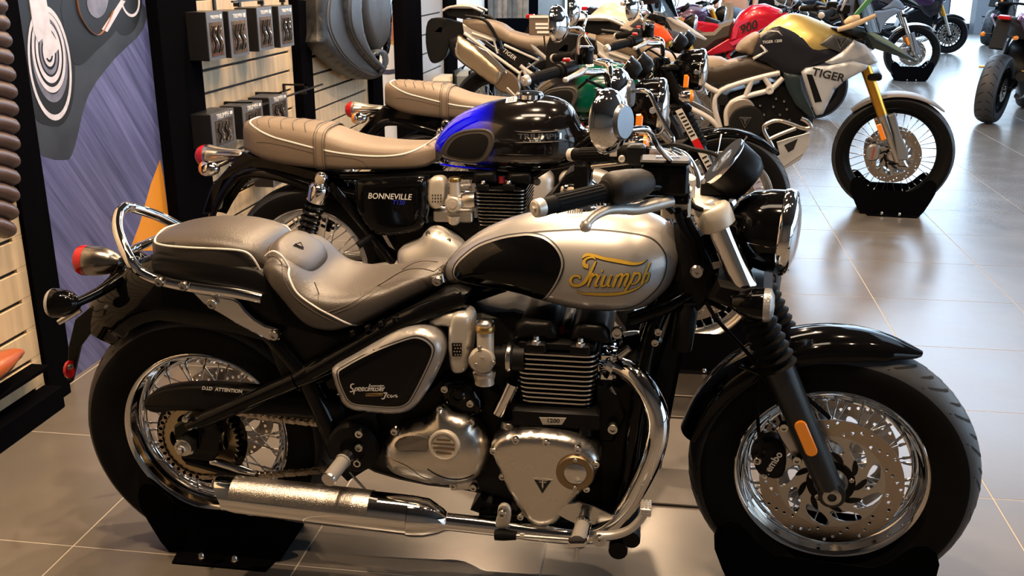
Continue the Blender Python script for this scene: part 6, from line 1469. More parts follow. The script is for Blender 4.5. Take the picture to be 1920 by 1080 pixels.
# ------------------------------------------------------------------ tall adventure bikes
def adventure(org, label, pal, steer=-.12, exhaust=True, luggage=False, tank_text=True, lod=1):
    RF = (.89, 4.1, 0); RR = (-.265, 5.8, 0)      # front traced on the gold one, tail on the sand one
    f = lambda px, py, Y=-.12: at(px, py, Y, RF); r = lambda px, py, Y=-.12: at(px, py, Y, RR)
    FF = lambda Y, L: [f(p[0], p[1], p[2] if len(p) > 2 else Y) for p in L]; RRR = lambda Y, L: [r(p[0], p[1], p[2] if len(p) > 2 else Y) for p in L]
    B = empty('motorcycle', label=label, cat='motorcycle', loc=org)
    S_ = steer_mx(steer, (1.67, 0, 0), radians(24)); rk = radians(24)
    wheel(B, 'rear_wheel', (0, 0, .335), .335, .078, .243, .055, nsp=36, hub_r=.06, hub_w=.06, disc=None, rimm=bsat, lod=0)
    wheel(B, 'front_wheel', (1.56, 0, .347), .349, .05, .285, .032, mxs=S_, nsp=36, hub_r=.05, hub_w=.045, disc=.058, discr=.16, rimm=bsat, lod=1)
    # seat
    st = empty('seat', B)
    rt = RRR(-.05, [(868, 36), (905, 36), (940, 44), (958, 56), (1000, 66), (1050, 68)]); rb = RRR(-.12, [(880, 56), (950, 82), (990, 96), (1020, 108)])
    ft = FF(-.03, [(1290, 99), (1340, 99), (1395, 90)]); 
    zt = [(p.x, p.z) for p in rt]+[(.50, .885), (.62, .905), (.70, .93)]; zb = [(p.x, p.z) for p in rb]+[(.45, .74), (.70, .79)]
    x0 = rt[0].x
    seat_shell('rear_seat', st, x0, rt[3].x, [(x, z) for x, z in zt], zb, [(x0, .07), (x0+.05, .12), (rt[3].x, .15)], 3.2, pal['seat'], eb=4, k=16)
    seat_shell('front_seat', st, rt[3].x-.01, .70, [(x, z-.004) for x, z in zt], zb, [(rt[3].x, .15), (rt[3].x+.1, .165), (.5, .12), (.70, .08)], 2.8, pal['seat'], eb=3, k=18)
    M().puff(smooth_loop(FF(-.09, [(1382, 96), (1392, 80), (1412, 66), (1424, 63), (1425, 75), (1412, 104), (1398, 100)]), 2), (0, -1, 0), .18, 0, .02, .02, grid=.02).ob('seat_nose', pal['seat'], st, smooth=60)
    # tail
    ta = empty('tail_unit', B)
    M().slab(RRR(-.06, [(828, 18), (870, 14), (905, 18), (900, 30), (868, 36), (840, 30)]), (0, 1, 0), .12, .006).ob('tail_fairing', bplas, ta)
    rc = M(); 
    for s in (-1, 1): rc.tube([V((p.x, s*.10, p.z)) for p in RRR(-.1, [(905, 22), (880, 12), (845, 13), (830, 20)])], .010, 10, smooth=3)
    rc.box(r(835, 16, -.1), V((r(895, 14, .1).x, .10, r(895, 14, .1).z+.01)), .004); rc.ob('luggage_rack', alu_l, ta)
    for s in (-1, 1):
        P = [V((p.x, s*.16, p.z)) for p in RRR(-.16, [(872, 30), (905, 36), (920, 50), (930, 68), (937, 78)])]
        M().tube(P, [.012, .013, .013, .012, .010], 10, smooth=4).ob('grab_handle', bsat, ta)
    q = r(822, 57, -.0); M().slab([q+V(v) for v in ((-.03, -.05, -.01), (.02, -.05, .035), (.05, -.05, .03), (.04, -.05, -.02))], (0, 1, 0), .10, .006).ob('tail_lens', red_l, ta)
    M().slab(smooth_loop(RRR(-.05, [(802, 40), (826, 34), (870, 46), (885, 60), (870, 74), (846, 78), (836, 104), (820, 118), (806, 114), (798, 80)]), 3), (0, 1, 0), .1, .006).ob('plate_hanger', bplas, ta)
    for s in (-1, 1):
        M().slab([V((p.x, s*.10, p.z)) for p in RRR(-.10, [(868, 44), (885, 55), (930, 70), (930, 78), (880, 72), (870, 60)])], (0, s, 0), .02, .004).ob('tail_side', pal['tail'], ta)
        P = [V((p.x, s*.13, p.z)) for p in RRR(-.13, [(870, 62), (905, 88), (975, 138)])]; M().tube(P, .014, 10).ob('subframe_tube', pal['frame'], ta)
        P = [V((p.x, s*.13, p.z)) for p in RRR(-.13, [(885, 62), (926, 76), (933, 100)])]; M().tube(P, .010, 10).ob('subframe_tube', pal['frame'], ta)
        P = [V((p.x, s*.13, p.z)) for p in RRR(-.13, [(945, 84), (1010, 113), (975, 136), (968, 175), (985, 195)])]; M().tube(P, .012, 10).ob('subframe_tube', pal['frame'], ta)
        M().slab([V((p.x, s*.105, p.z)) for p in RRR(-.11, [(934, 88), (1000, 112), (972, 130), (940, 104)])], (0, s, 0), .02, .004).ob('side_panel', bplas, B, smooth=40)
    tx = text('panel_lettering', 'TIGER', .045, ink_w, B, side(r(955, 102, -.128), rot=-.62), shear=.1)
    # exhaust can on the near side
    if exhaust:
        ex = empty('exhaust', B)
        can = smooth_loop(RRR(-.17, [(858, 66), (868, 72), (905, 96), (938, 126), (942, 140), (934, 156), (922, 157), (885, 132), (852, 106), (850, 85)]), 2)
        M().puff(can, (0, -1, 0), .09, 0, .035, .05, grid=.03).ob('exhaust_can', pal['can'], ex, smooth=60)
        M().puff(RRR(-.165, [(840, 72), (862, 66), (868, 78), (872, 100), (875, 112), (852, 106), (842, 92)]), (0, -1, 0), .10, 0, .034, .05, grid=.03).ob('can_end', bplas, ex, smooth=60)
        M().slab(RRR(-.205, [(890, 84), (912, 94), (948, 130), (950, 138), (938, 134), (898, 98)]), (0, 1, 0), .02, .005).ob('can_shield', chrome_s, ex, smooth=40)
        M().slab(smooth_loop(RRR(-.16, [(930, 128), (952, 132), (972, 150), (975, 175), (955, 178), (925, 162)]), 2), (0, 1, 0), .08, .01).ob('link_pipe_cover', mat('heat_tint', (.35, .27, .2), 1, .35), ex, smooth=40)
        M().tube(RRR(-.14, [(950, 165), (985, 200), (1010, 225)]), .026, 14, smooth=3).ob('link_pipe', steel, ex)
    M().slab([(-.1, -.07, .66), (.1, -.07, .72), (.34, -.07, .66), (.38, -.07, .52), (.25, -.07, .60), (.05, -.07, .66), (-.1, -.07, .60)], (0, 1, 0), .14, .01).ob('hugger', bplas, B)
    sw = M()
    for s in (-1, 1): sw.tube([(0, s*.13, .335), (.3, s*.12, .40), (.52, s*.10, .44)], [.03, .035, .04], 12)
    sw.ob('swing_arm', bsat, B)
    # tank and side bodywork
    tk = empty('fuel_tank', B); tm = pal['tank']; dk = pal['dark']
    def pn(name, Y, pts, m, back=.03, bulge=.012, ew=.02, both=True, par=tk, grid=.022, sm=2):
        L = FF(Y, pts)
        if sm: L = smooth_loop(L, sm)
        for s in ((-1, 1) if both else (-1,)):
            Q = L if s < 0 else [V((p.x, -p.y, p.z)) for p in L]
            M().puff(Q, (0, s, 0), back, 0, bulge, ew, grid=grid).ob(name, m, par, smooth=50)
    # core of the tank: lofted, the side panels lie on it
    top = FF(0, [(1424, 64), (1440, 48), (1470, 28), (1500, 26), (1540, 40), (1580, 58)]); low = FF(-.14, [(1410, 112), (1440, 120), (1480, 140), (1520, 130), (1580, 110)])
    xa, xb = top[0].x-.01, top[-1].x+.03; tz = [(p.x, p.z) for p in top]; bz = [(p.x, p.z) for p in low]
    rings = []
    hwt = [(xa, .07), (xa+.08, .12), (xa+.2, .155), (xa+.35, .16), (xb, .10)]
    for i in range(25):
        x = xa+(xb-xa)*i/24; rings.append(sring(x, 0, cat_tab(hwt, x), cat_tab(bz, x), cat_tab(tz, x), 2.1, 3, 32, zc=cat_tab(bz, x)+.4*(cat_tab(tz, x)-cat_tab(bz, x))))
    mm = M().loft(rings)
    zsplit = [(p.x, p.z) for p in FF(-.13, [(1424, 66), (1440, 60), (1462, 50), (1500, 66), (1538, 84), (1575, 90)])]
    for i, fc in enumerate(mm.f):
        c = sum((mm.v[j] for j in fc), V())/len(fc); mm.m[i] = 0 if c.z > cat_tab(zsplit, c.x)-.05 else 1
    mm.ob('tank_shell', [tm, dk], tk, smooth=60)
    pn('tank_side', -.135, [(1412, 108), (1424, 70), (1440, 58), (1462, 49), (1500, 66), (1538, 84), (1577, 99), (1552, 118), (1530, 124), (1500, 142), (1470, 140), (1438, 120)], dk, bulge=.03, ew=.05)
    pn('tank_flash', -.165, [(1424, 68), (1440, 56), (1460, 58), (1468, 68), (1458, 60), (1440, 60), (1426, 72)], pal['flash'], back=.004, bulge=.002, ew=.004, both=False, grid=.03, sm=0)
    pn('tank_flash', -.165, [(1427, 83), (1441, 96), (1413, 113), (1411, 108), (1434, 96), (1425, 86)], pal['flash'], back=.004, bulge=.002, ew=.004, both=False, grid=.03, sm=0)
    pn('badge_panel', -.16, [(1537, 83), (1562, 64), (1601, 76), (1577, 99)], mat('graphite', (.07, .075, .085), .3, .35), bulge=.008, sm=0)
    bc = f(1577, 80, -.172); M().slab([bc+V(v) for v in ((-.036, 0, .030), (.036, 0, .030), (0, 0, -.036))], (0, -1, 0), .002, .0008).ob('badge_rim', chrome_s, tk, smooth=0)
    M().slab([bc+V(v)*.78+V((0, -.0025, .002)) for v in ((-.036, 0, .030), (.036, 0, .030), (0, 0, -.036))], (0, -1, 0), .001).ob('badge_field', ink_k, tk, smooth=0); t_mark(tk, bc+V((0, -.0045, .006)), .040, chrome_s)
    pn('upper_cowl', -.17, [(1577, 99), (1602, 75), (1622, 84), (1636, 100), (1646, 116), (1631, 123), (1596, 116), (1560, 121), (1547, 117)], pal['shroud'], bulge=.018, ew=.03, sm=0)
    pn('radiator_cowl', -.19, [(1503, 136), (1512, 128), (1536, 124), (1552, 124), (1600, 114), (1628, 122), (1624, 130), (1583, 152), (1566, 168), (1543, 214), (1531, 217), (1527, 210)], pal['shroud'], bulge=.012, ew=.014, sm=0)
    M().slab(FF(-.2035, [(1512, 139), (1523, 140), (1541, 190), (1528, 192)]), (0, -1, 0), .002).ob('cowl_vent', bsat, tk, smooth=0)
    if tank_text:
        text('cowl_lettering', 'TIGER', .062, ink_k, tk, side(f(1553, 141, -.2065), rot=-.20), bold=.0012, sx=1.12)
        text('side_lettering', 'TIGER 1200', .022, ink_w, tk, side(f(1448, 78, -.168), rot=.1))
    pn('inner_cowl', -.15, [(1468, 134), (1500, 140), (1505, 170), (1530, 222), (1520, 222), (1490, 195), (1474, 165)], mat('teal_glint_plastic', (.012, .025, .03), 0, .35), bulge=.015, sm=0)  # dark cowl with a teal glint put into its colour
    pn('seat_side', -.13, [(1285, 124), (1340, 126), (1390, 113), (1412, 112), (1440, 122), (1462, 133), (1400, 148), (1345, 160), (1312, 150)], mat('brown_black_plastic', (.03, .022, .016), 0, .4, spec=.3), bulge=.02, ew=.04, back=.05)
    # frame and engine
    fr = empty('frame', B)
    for L in ([(1352, 245), (1346, 225), (1340, 195), (1352, 170), (1400, 152), (1462, 136)], [(1363, 235), (1362, 210), (1372, 192), (1402, 180), (1440, 170), (1452, 162), (1468, 146)], [(1410, 150), (1398, 180)], [(1432, 143), (1446, 166)], [(1280, 120), (1320, 158), (1345, 172)], [(1258, 178), (1285, 198), (1330, 222), (1352, 245)], [(1268, 188), (1275, 215)]):
        for s in (-1, 1): P = [V((p.x, s*.14, p.z)) for p in FF(-.14, L)]; M().tube(P, .0165, 10, smooth=3).ob('frame_tube', pal['frame'], fr)
    for p in ((1443, 169), ): M().lathe([(.024, -.006), (.024, .008), (.012, .010), (.010, .004), (0, .004)], f(*p, -.155), (0, -1, 0), 20).ob('frame_boss', pal['frame'], fr)
    M().lathe([(.036, -.01), (.036, .004), (0, .006)], f(1355, 187, -.15), (0, -1, 0), 6).ob('pivot_cap', bplas, fr)
    en = empty('engine', B)
    M().slab(smooth_loop(FF(-.12, [(1350, 190), (1400, 165), (1470, 155), (1525, 225), (1510, 250), (1470, 290), (1450, 315), (1390, 300), (1355, 260)]), 2), (0, 1, 0), .24, .02).ob('engine_block', bsat, en, smooth=40)
    M().lathe([(.080, 0), (.080, .02), (.07, .03), (0, .032)], f(1390, 208, -.13), (0, -1, 0), 36).ob('clutch_case', mat('warm_case', (.42, .36, .31), .8, .4), en)
    M().lathe([(.105, 0), (.105, .03), (.097, .042), (0, .045)], f(1400, 230, -.15), (0, -1, 0), 40).ob('generator_cover', bplas, en)
    q = f(1397, 229, -.198); M().slab([q+V(v) for v in ((-.036, 0, .030), (.036, 0, .030), (0, 0, -.036))], (0, -1, 0), .002).ob('badge_rim', steel, en, smooth=0); M().slab([q+V(v)*.85+V((0, -.0025, 0)) for v in ((-.036, 0, .030), (.036, 0, .030), (0, 0, -.036))], (0, -1, 0), .0006).ob('badge_field', bplas, en, smooth=0); t_mark(en, q+V((0, -.0035, .006)), .04, steel)
    for p in [(1372, 195), (1425, 198), (1432, 215), (1438, 240), (1420, 262), (1450, 200), (1470, 190), (1462, 215), (1480, 225), (1445, 228), (1475, 205), (1490, 235), (1455, 185), (1368, 240)]: M().bolt(f(*p, -.135), (0, -1, 0), .008, .006).ob('bolt', bolt_m, en)
    eg = M()
    for s in (-1, 1):
        eg = M()
        for L in ([(1452, 285), (1446, 270), (1432, 243), (1438, 232), (1462, 226), (1505, 240), (1520, 238), (1514, 228), (1502, 222)], [(1440, 262), (1462, 252), (1492, 240)]): eg.tube([V((p.x, s*.24, p.z)) for p in FF(-.24, L)], .0125, 12, smooth=4)
        eg.ob('crash_bar', alu, en)
        M().slab([V((p.x, s*.19, p.z)) for p in FF(-.19, [(1456, 266), (1480, 258), (1518, 248), (1518, 262), (1510, 285), (1470, 312), (1453, 318), (1444, 300), (1462, 290)])], (0, s, 0), .008, .002).ob('guard_plate', pal['guard'], en, smooth=30)
        M().slab([V((p.x, s*.1985, p.z)) for p in FF(-.1985, [(1470, 272), (1496, 260), (1488, 280), (1478, 286)])], (0, s, 0), .001).ob('guard_cutout', ink_k, en, smooth=0)
    M().slab([V((p.x, -.19, p.z)) for p in FF(-.19, [(1453, 316), (1510, 284), (1500, 300), (1450, 330)])], (0, 1, 0), .38, .004).ob('sump_plate', pal['guard'], en, smooth=30)
    # fork
    fk = empty('fork', B); leg = lambda z, y: V((1.56-(z-.347)*math.tan(rk)+.02, y, z))
    for s in (-1, 1):
        y = s*.11
        for nm, mm_, m_ in (('fork_tube', M().tube([leg(.60, y), leg(1.02, y)], [.030, .030], 20), pal['fork']), ('fork_lower', M().tube([leg(.58, y), leg(.60, y), leg(.45, y), leg(.33, y)], [.031, .033, .026, .024], 16), steel),
                            ('fork_guard', M().slab([leg(.60, y+s*.034)+V((.03, 0, 0)), leg(.62, y+s*.034)+V((.075, 0, 0)), leg(.50, y+s*.034)+V((.065, 0, 0)), leg(.40, y+s*.034)+V((.075, 0, 0)), leg(.345, y+s*.034)+V((.055, 0, 0)), leg(.34, y+s*.034)+V((.0, 0, 0)), leg(.50, y+s*.034)+V((.028, 0, 0))], (0, -s, 0), .03, .006), pal['guardp']),
                            ('axle_foot', M().slab([leg(.40, y)+V((-.03, -.02, 0)), leg(.40, y)+V((.03, -.02, 0)), leg(.30, y)+V((.045, -.02, .0)), leg(.30, y)+V((-.01, -.02, 0))], (0, 1, 0), .04, .008), steel)):
            o = mm_.ob(nm, m_, fk); o.matrix_basis = S_
        q0, q1 = leg(.55, y)+V((-.04, s*.03, 0)), leg(.46, y)+V((-.04, s*.03, 0)); ww = V((.013, 0, .006))
        o = M().slab([q0-ww, q0+ww, q1+ww, q1-ww], (0, s, 0), .008, .003).ob('side_reflector', org_l, fk); o.matrix_basis = S_
        o = M().slab(smooth_loop([leg(.36, y*.8)+V((-.165, 0, -.03)), leg(.36, y*.8)+V((-.165, 0, .05)), leg(.36, y*.8)+V((-.11, 0, .06)), leg(.36, y*.8)+V((-.10, 0, -.02))], 3), (0, s, 0), .035, .008).ob('brake_caliper', mat('caliper_grey', (.35, .34, .33), .6, .35), fk); o.matrix_basis = S_
        if s < 0: o = text('caliper_lettering', 'brembo', .022, red_p, fk, frame(leg(.36, y*.8)+V((-.135, -.0365, .015)), (.1, 0, 1), (-1, 0, .1))); o.matrix_basis = S_ @ o.matrix_basis
    o = M().box((1.25, -.15, 1.0), (1.33, .15, 1.03), .01).box((1.36, -.15, .80), (1.44, .15, .84), .01).ob('yoke', bsat, fk); o.matrix_basis = S_
    P = [(1.56+.375*cos(radians(q)), .347+.375*sin(radians(q))) for q in (135, 118, 98, 78, 60, 46)]
    o = mudguard(P, .075, .02, hws=[.05, .07, .075, .07, .055, .02]).ob('front_mudguard', pal['mudguard'], B, smooth=60); o.matrix_basis = S_
    # beak, screen, bars
    bk = smooth_loop([], 1) if False else None
    P = FF(0, [(1590, 46), (1625, 52), (1670, 78), (1719, 113)]); Q = FF(0, [(1590, 84), (1625, 86), (1680, 104), (1716, 117)])
    rings = []
    for p, q, w_ in zip(P, Q, (.10, .095, .065, .012)): rings.append([V((p.x, -w_, (p.z*.6+q.z*.4))), V((p.x, -w_*.4, p.z)), V((p.x, w_*.4, p.z)), V((p.x, w_, (p.z*.6+q.z*.4))), V((q.x, w_*.8, q.z)), V((q.x, -w_*.8, q.z))])
    M().loft(rings).ob('beak', pal['beak'], B, smooth=25)
    M().slab(FF(-.10, [(1617, 58), (1640, 62), (1690, 92), (1700, 104), (1650, 76)]), (0, -1, 0), .006, .002).ob('beak_stripe', pal['stripe'], B, smooth=0)
    hl = M().slab(FF(-.11, [(1560, 52), (1600, 55), (1625, 62), (1640, 95), (1600, 74)]), (0, 1, 0), .22, .02).ob('headlight_housing', bplas, B, smooth=40)
    hb = empty('handlebar', B)
    for s in (-1, 1):
        a0, a1 = V((1.02, s*.44, 1.17)), V((1.09, s*.31, 1.18)); M().tube([a0, a1, V((1.18, s*.14, 1.17)), V((1.22, s*.05, 1.10)), V((1.22, 0, 1.10))], .013, 10, smooth=4).ob('bar_tube', bsat, hb); grip(hb, a0, a1, .018)
        hgp = [V((1.06, s*.47, 1.17)), V((1.16, s*.44, 1.19)), V((1.26, s*.34, 1.20)), V((1.26, s*.22, 1.19))]
        if pal.get('traced_guard'):
            if s < 0: M().tube(FF(-.40, [(1570, 56), (1600, 47), (1642, 29)]), [.012, .016, .012], 10, smooth=3, flat=.7).ob('hand_guard', pal['handguard'], hb); M().tube(FF(-.33, [(1584, 44), (1596, 38), (1612, 33)]), [.014, .026, .016], 12, smooth=3).ob('hand_guard_pad', pal['handguard'], hb); M().slab(FF(-.28, [(1601, 27), (1608, 31), (1648, -12), (1634, -12)]), (0, 1, 0), .02, .004).ob('green_strut', pal['greenstrut'], hb)
        else: M().tube(hgp, [.03, .045, .045, .03], 10, smooth=4, flat=.35, up=(1, 0, 0)).ob('hand_guard', pal['handguard'], hb)
        mirror(B, (1.12, s*.47, 1.36), (1, s*.2, .1), .06, [V((1.13, s*.44, 1.34)), V((1.16, s*.38, 1.30)), V((1.14, s*.30, 1.19))], back=bsat, hub=False)
        M().box(V((1.13, s*.22-.03, 1.17)), V((1.20, s*.22+.03, 1.22)), .008).ob('switchgear', bsat, hb)
    M().box((1.24, -.10, 1.12), (1.27, .10, 1.25), .01).ob('display', bplas, B)
    ws = M(); rings = []
    for z, x, w_ in ((1.06, 1.42, .12), (1.20, 1.36, .16), (1.34, 1.30, .15), (1.44, 1.27, .11)): rings.append([V((x-.10*(abs(q_)**2), q_*w_, z)) for q_ in [-1+2*j/10 for j in range(11)]])
    back_ = [[p-V((.004, 0, 0)) for p in R][::-1] for R in rings]; M().loft([R+b_ for R, b_ in zip(rings, back_)]).ob('windscreen', screen_m, B, smooth=60)
    return B
screen_m = bpy.data.materials.new('clear_screen'); screen_m.use_nodes = True
_n = screen_m.node_tree.nodes; _l = screen_m.node_tree.links; _n.remove(_n['Principled BSDF'])
_t = _n.new('ShaderNodeBsdfTransparent'); _t.inputs[0].default_value = (.75, .8, .85, 1); _g = _n.new('ShaderNodeBsdfGlossy'); _g.inputs['Roughness'].default_value = .05
_fr = _n.new('ShaderNodeFresnel'); _fr.inputs[0].default_value = 1.5; _mx = _n.new('ShaderNodeMixShader')
_l.new(_fr.outputs[0], _mx.inputs[0]); _l.new(_t.outputs[0], _mx.inputs[1]); _l.new(_g.outputs[0], _mx.inputs[2]); _l.new(_mx.outputs[0], _n['Material Output'].inputs[0])
fr_w = mat('white_grey_frame', (.62, .60, .58), .2, .4); gold_t = mat('gold_tank', (.50, .38, .13), .6, .36, coat=.3); dark_t = mat('matt_graphite', (.013, .014, .02), .1, .38, spec=.2)
shroud_g = mat('silver_grey_plastic', (.46, .49, .54), .35, .38); fork_g = mat('gold_fork', (.70, .36, .05), .85, .3); steel_g = mat('grey_plastic', (.16, .18, .21), 0, .45)
can_m = mat('titan_can', (.58, .47, .34), 1, .33); beak_g = mat('dark_green_plastic', (.04, .055, .05), 0, .35); stripe_g = mat('pale_green_strip', (.16, .24, .20), 0, .4)
base = dict(seat=vinyl_b, tail=alu_l, frame=fr_w, can=can_m, tank=gold_t, dark=dark_t, flash=mat('grey_flash', (.55, .54, .52), .2, .4), shroud=shroud_g, guard=mat('bash_alloy', (.60, .60, .60), .5, .42), fork=fork_g, guardp=steel_g, mudguard=mat('taupe_plastic', (.22, .20, .18), 0, .4), beak=beak_g, stripe=stripe_g, handguard=mat('tan_guard', (.50, .38, .25), 0, .45), greenstrut=mat('green_guard', (.05, .20, .08), 0, .4), traced_guard=True)
B5 = adventure((.89, 4.1, 0), 'tall adventure motorcycle with gold tank and silver cowls, gold fork, fourth in the row', base)
sand_t = mat('sand_white_paint', (.62, .53, .42), .1, .35, coat=.4); orange_p = mat('orange_paint', (.80, .10, .02), 0, .35, coat=.5)
p4 = dict(base); p4.update(traced_guard=False, tank=sand_t, dark=sand_t, flash=red_p, shroud=orange_p, beak=mat('ash_plastic', (.42, .39, .34), .2, .4), stripe=mat('ash_stripe', (.55, .53, .5), 0, .4), handguard=bplas, seat=vinyl_b)
B4 = adventure((-.265, 5.8, 0), 'sand-coloured adventure motorcycle with orange cowls and a bronze silencer, fifth in the row', p4, steer=0, tank_text=False)
chock('black steel wheel cradle under the front wheel of the gold-tanked adventure motorcycle', (2.46, 4.09, 0), -.1, 1.0)
chock('black steel wheel cradle under the front wheel of the sand-coloured motorcycle', (1.30, 5.8, 0), 0, 1.06)
# ------------------------------------------------------------------ plainer street bikes further back and across the aisle
def street(org, label, rot, tank, body_, fork=fork_g, rimm=bsat, cast=10, steer=0., red=None, sc=1., rack=False, pegm=bsat, letter=None, lampm=None):
    B = empty('motorcycle', label=label, cat='motorcycle', loc=org, rot=(radians(rot[1]), 0, radians(rot[0]))); B.scale = (sc, sc, sc)
    rk = radians(24); S_ = steer_mx(steer, (1.50, 0, 0), rk)
    wheel(B, 'rear_wheel', (0, 0, .32), .32, .09, .225, .07, cast=cast, lod=0, disc=.08, disc2=False, discr=.11, rimm=rimm)
    wheel(B, 'front_wheel', (1.40, 0, .31), .31, .06, .225, .045, mxs=S_, cast=cast, lod=0, disc=.06, discr=.155, rimm=rimm)
    tkr = []
    for x, hw_, zb_, zt_ in ((.62, .05, .80, .84), (.68, .10, .76, .93), (.78, .145, .73, 1.0), (.92, .165, .72, 1.03), (1.05, .15, .74, 1.0), (1.13, .10, .78, .94)): tkr.append((x, 0, hw_, zb_, zt_, 2.3, 3.))
    body(tkr, 4, 28).ob('fuel_tank', tank, B, smooth=60)
    for s in (-1, 1):
        M().puff([V((x, s*.13, z)) for x, z in ((.80, .78), (1.02, .93), (1.22, .86), (1.18, .68), (1.02, .58), (.90, .66))], (0, s, 0), .05, 0, .02, .04, grid=.04).ob('tank_cowl', body_, B, smooth=40)
        M().slab([V((x, s*.10, z)) for x, z in ((.52, .74), (.66, .80), (.60, .86), (.20, .92), (-.18, 1.0), (-.22, .97), (.15, .82))], (0, s, 0), .03, .006).ob('tail_panel', tank if red else body_, B, smooth=40)
        M().tube([(.02, s*.12, .32), (.25, s*.12, .38), (.48, s*.09, .42)], [.024, .03, .04], 10).ob('swing_arm', bsat, B)
        P = [V((x, s*y, z)) for x, y, z in ((.70, .11, .50), (.55, .11, .60), (.74, .12, .78), (1.12, .06, .92))]; M().tube(P, .016, 8, smooth=2).ob('frame_tube', red_p if red else bsat, B)
        M().tube([(.55, s*.14, .35), (.55, s*.27, .34)], [.011, .013], 10).ob('foot_peg', pegm, B)
        M().tube([(.30, s*.13, .48), (.28, s*.25, .47)], [.011, .013], 10).ob('passenger_peg', pegm, B)
        o = M().tube([(1.40-(.95-.31)*math.tan(rk), s*.10, .98), (1.40-(.58-.31)*math.tan(rk), s*.10, .60)], .027, 14).ob('fork_tube', fork, B); o.matrix_basis = S_
        o = M().tube([(1.40-(.60-.31)*math.tan(rk), s*.10, .62), (1.40, s*.10, .31)], [.029, .024], 14).ob('fork_lower', steel if fork is not bsat else bsat, B); o.matrix_basis = S_
        mirror(B, (1.06, s*.38, 1.20), (1, 0, .1), .052, [V((1.06, s*.36, 1.19)), V((1.10, s*.30, 1.12)), V((1.07, s*.24, 1.02))], back=bsat, hub=False)
    st = []
    for x, hw_, zb_, zt_ in ((-.20, .05, .93, .99), (-.10, .11, .90, .99), (.12, .13, .85, .93), (.20, .14, .82, .88), (.38, .14, .76, .815), (.56, .10, .77, .83), (.66, .07, .80, .86)): st.append((x, 0, hw_, zb_, zt_, 2.8, 3.))
    body(st, 4, 24).ob('seat', mat('brown_black_vinyl', (.06, .047, .036), 0, .45), B, smooth=60)
    en = empty('engine', B)
    M().slab(smooth_loop([(.52, -.13, .42), (.60, -.13, .62), (.78, -.13, .72), (1.02, -.13, .74), (1.08, -.13, .55), (1.02, -.13, .34), (.80, -.13, .26), (.60, -.13, .28)], 3), (0, 1, 0), .26, .02).ob('engine_block', bsat, en, smooth=40)
    for s in (-1, 1): M().lathe([(.085, 0), (.085, .02), (.075, .03), (0, .034)], (.70, s*.13, .42), (0, s, 0), 28).ob('engine_cover', mat('bronze_case', (.26, .21, .16), .8, .4), en); M().lathe([(.06, 0), (.06, .02), (.05, .028), (0, .03)], (.90, s*.13, .42), (0, s, 0), 24).ob('engine_cover', bplas, en)
    M().tube([(1.06, 0, .62), (1.14, -.05, .50), (1.05, -.08, .26), (.80, -.09, .20), (.50, -.10, .22)], .028, 12, smooth=4).ob('header_pipe', steel, en)
    M().tube([(.52, -.12, .24), (.40, -.15, .30), (.16, -.18, .40), (.02, -.19, .46)], [.03, .05, .055, .045], 16).ob('silencer', bsat, en)
    M().box((1.10, -.13, .48), (1.15, .13, .76), .01).ob('radiator', bsat, B)
    P = [(1.40+.335*cos(radians(q)), .31+.335*sin(radians(q))) for q in (160, 135, 110, 85, 60, 45)]
    o = mudguard(P, .07, .03, hws=[.05, .065, .07, .068, .055, .03]).ob('front_mudguard', bsat, B, smooth=60); o.matrix_basis = S_
    hl = empty('headlight', B); M().lathe([(0, -.10), (.05, -.09), (.085, -.04), (.09, 0)], (1.26, 0, .92), (1, 0, -.1), 28).ob('lamp_shell', lampm or bsat, hl); M().lathe([(.09, 0), (.07, .02), (0, .03)], (1.26, 0, .92), (1, 0, -.1), 28).ob('lamp_glass', glass_l, hl)
    hb = empty('handlebar', B)
    M().tube([(1.0, -.36, 1.02), (1.06, -.22, 1.04), (1.12, -.06, 1.03), (1.12, .06, 1.03), (1.06, .22, 1.04), (1.0, .36, 1.02)], .0125, 10, smooth=4).ob('bar_tube', bsat, hb)
    for s in (-1, 1): grip(hb, V((.99, s*.38, 1.02)), V((1.04, s*.26, 1.035)), .017)
    M().lathe([(.05, 0), (.05, -.03), (.04, -.04), (0, -.04)], (1.16, 0, 1.08), (-.7, 0, .7), 24).ob('instrument', bplas, B)
    tl = M().box((-.27, -.05, .96), (-.20, .05, 1.0), .008).ob('tail_light', red_l, B)
    M().slab([(-.22, -.06, .95), (-.34, -.06, .72), (-.30, -.06, .70), (-.12, -.06, .93)], (0, 1, 0), .12, .004).ob('plate_hanger', bplas, B)
    for s in (-1, 1): M().lathe([(0, -.03), (.018, -.02), (.02, .02), (0, .03)], (-.29, s*.14, .82), (1, 0, 0), 14).ob('rear_indicator', org_l, B); M().tube([(-.28, s*.12, .82), (-.27, s*.05, .83)], .007, 8).ob('indicator_stalk', bsat, B)
    if red:
        tr = lambda L, Y=-.17: [at(x_, y_, Y, org) for x_, y_ in L]
        M().puff(tr([(1368, 78), (1374, 52), (1392, 26), (1412, 12), (1440, 9), (1472, 20), (1492, 42), (1500, 62), (1470, 84), (1430, 98), (1396, 94)]), (0, -1, 0), .34, 0, .05, .10, grid=.05).ob('tank_cover', tank, B, smooth=60)
        M().slab(tr([(1322, 99), (1366, 72), (1398, 84), (1385, 92), (1332, 105)]), (0, 1, 0), .34, .01).ob('tail_stripe', body_, B, smooth=30)
        M().slab(tr([(1278, 88), (1300, 62), (1338, 60), (1352, 46), (1376, 38), (1371, 72), (1344, 80), (1318, 100), (1290, 100)]), (0, 1, 0), .34, .03).ob('seat_pad', MATS['brown_black_vinyl'], B, smooth=40)
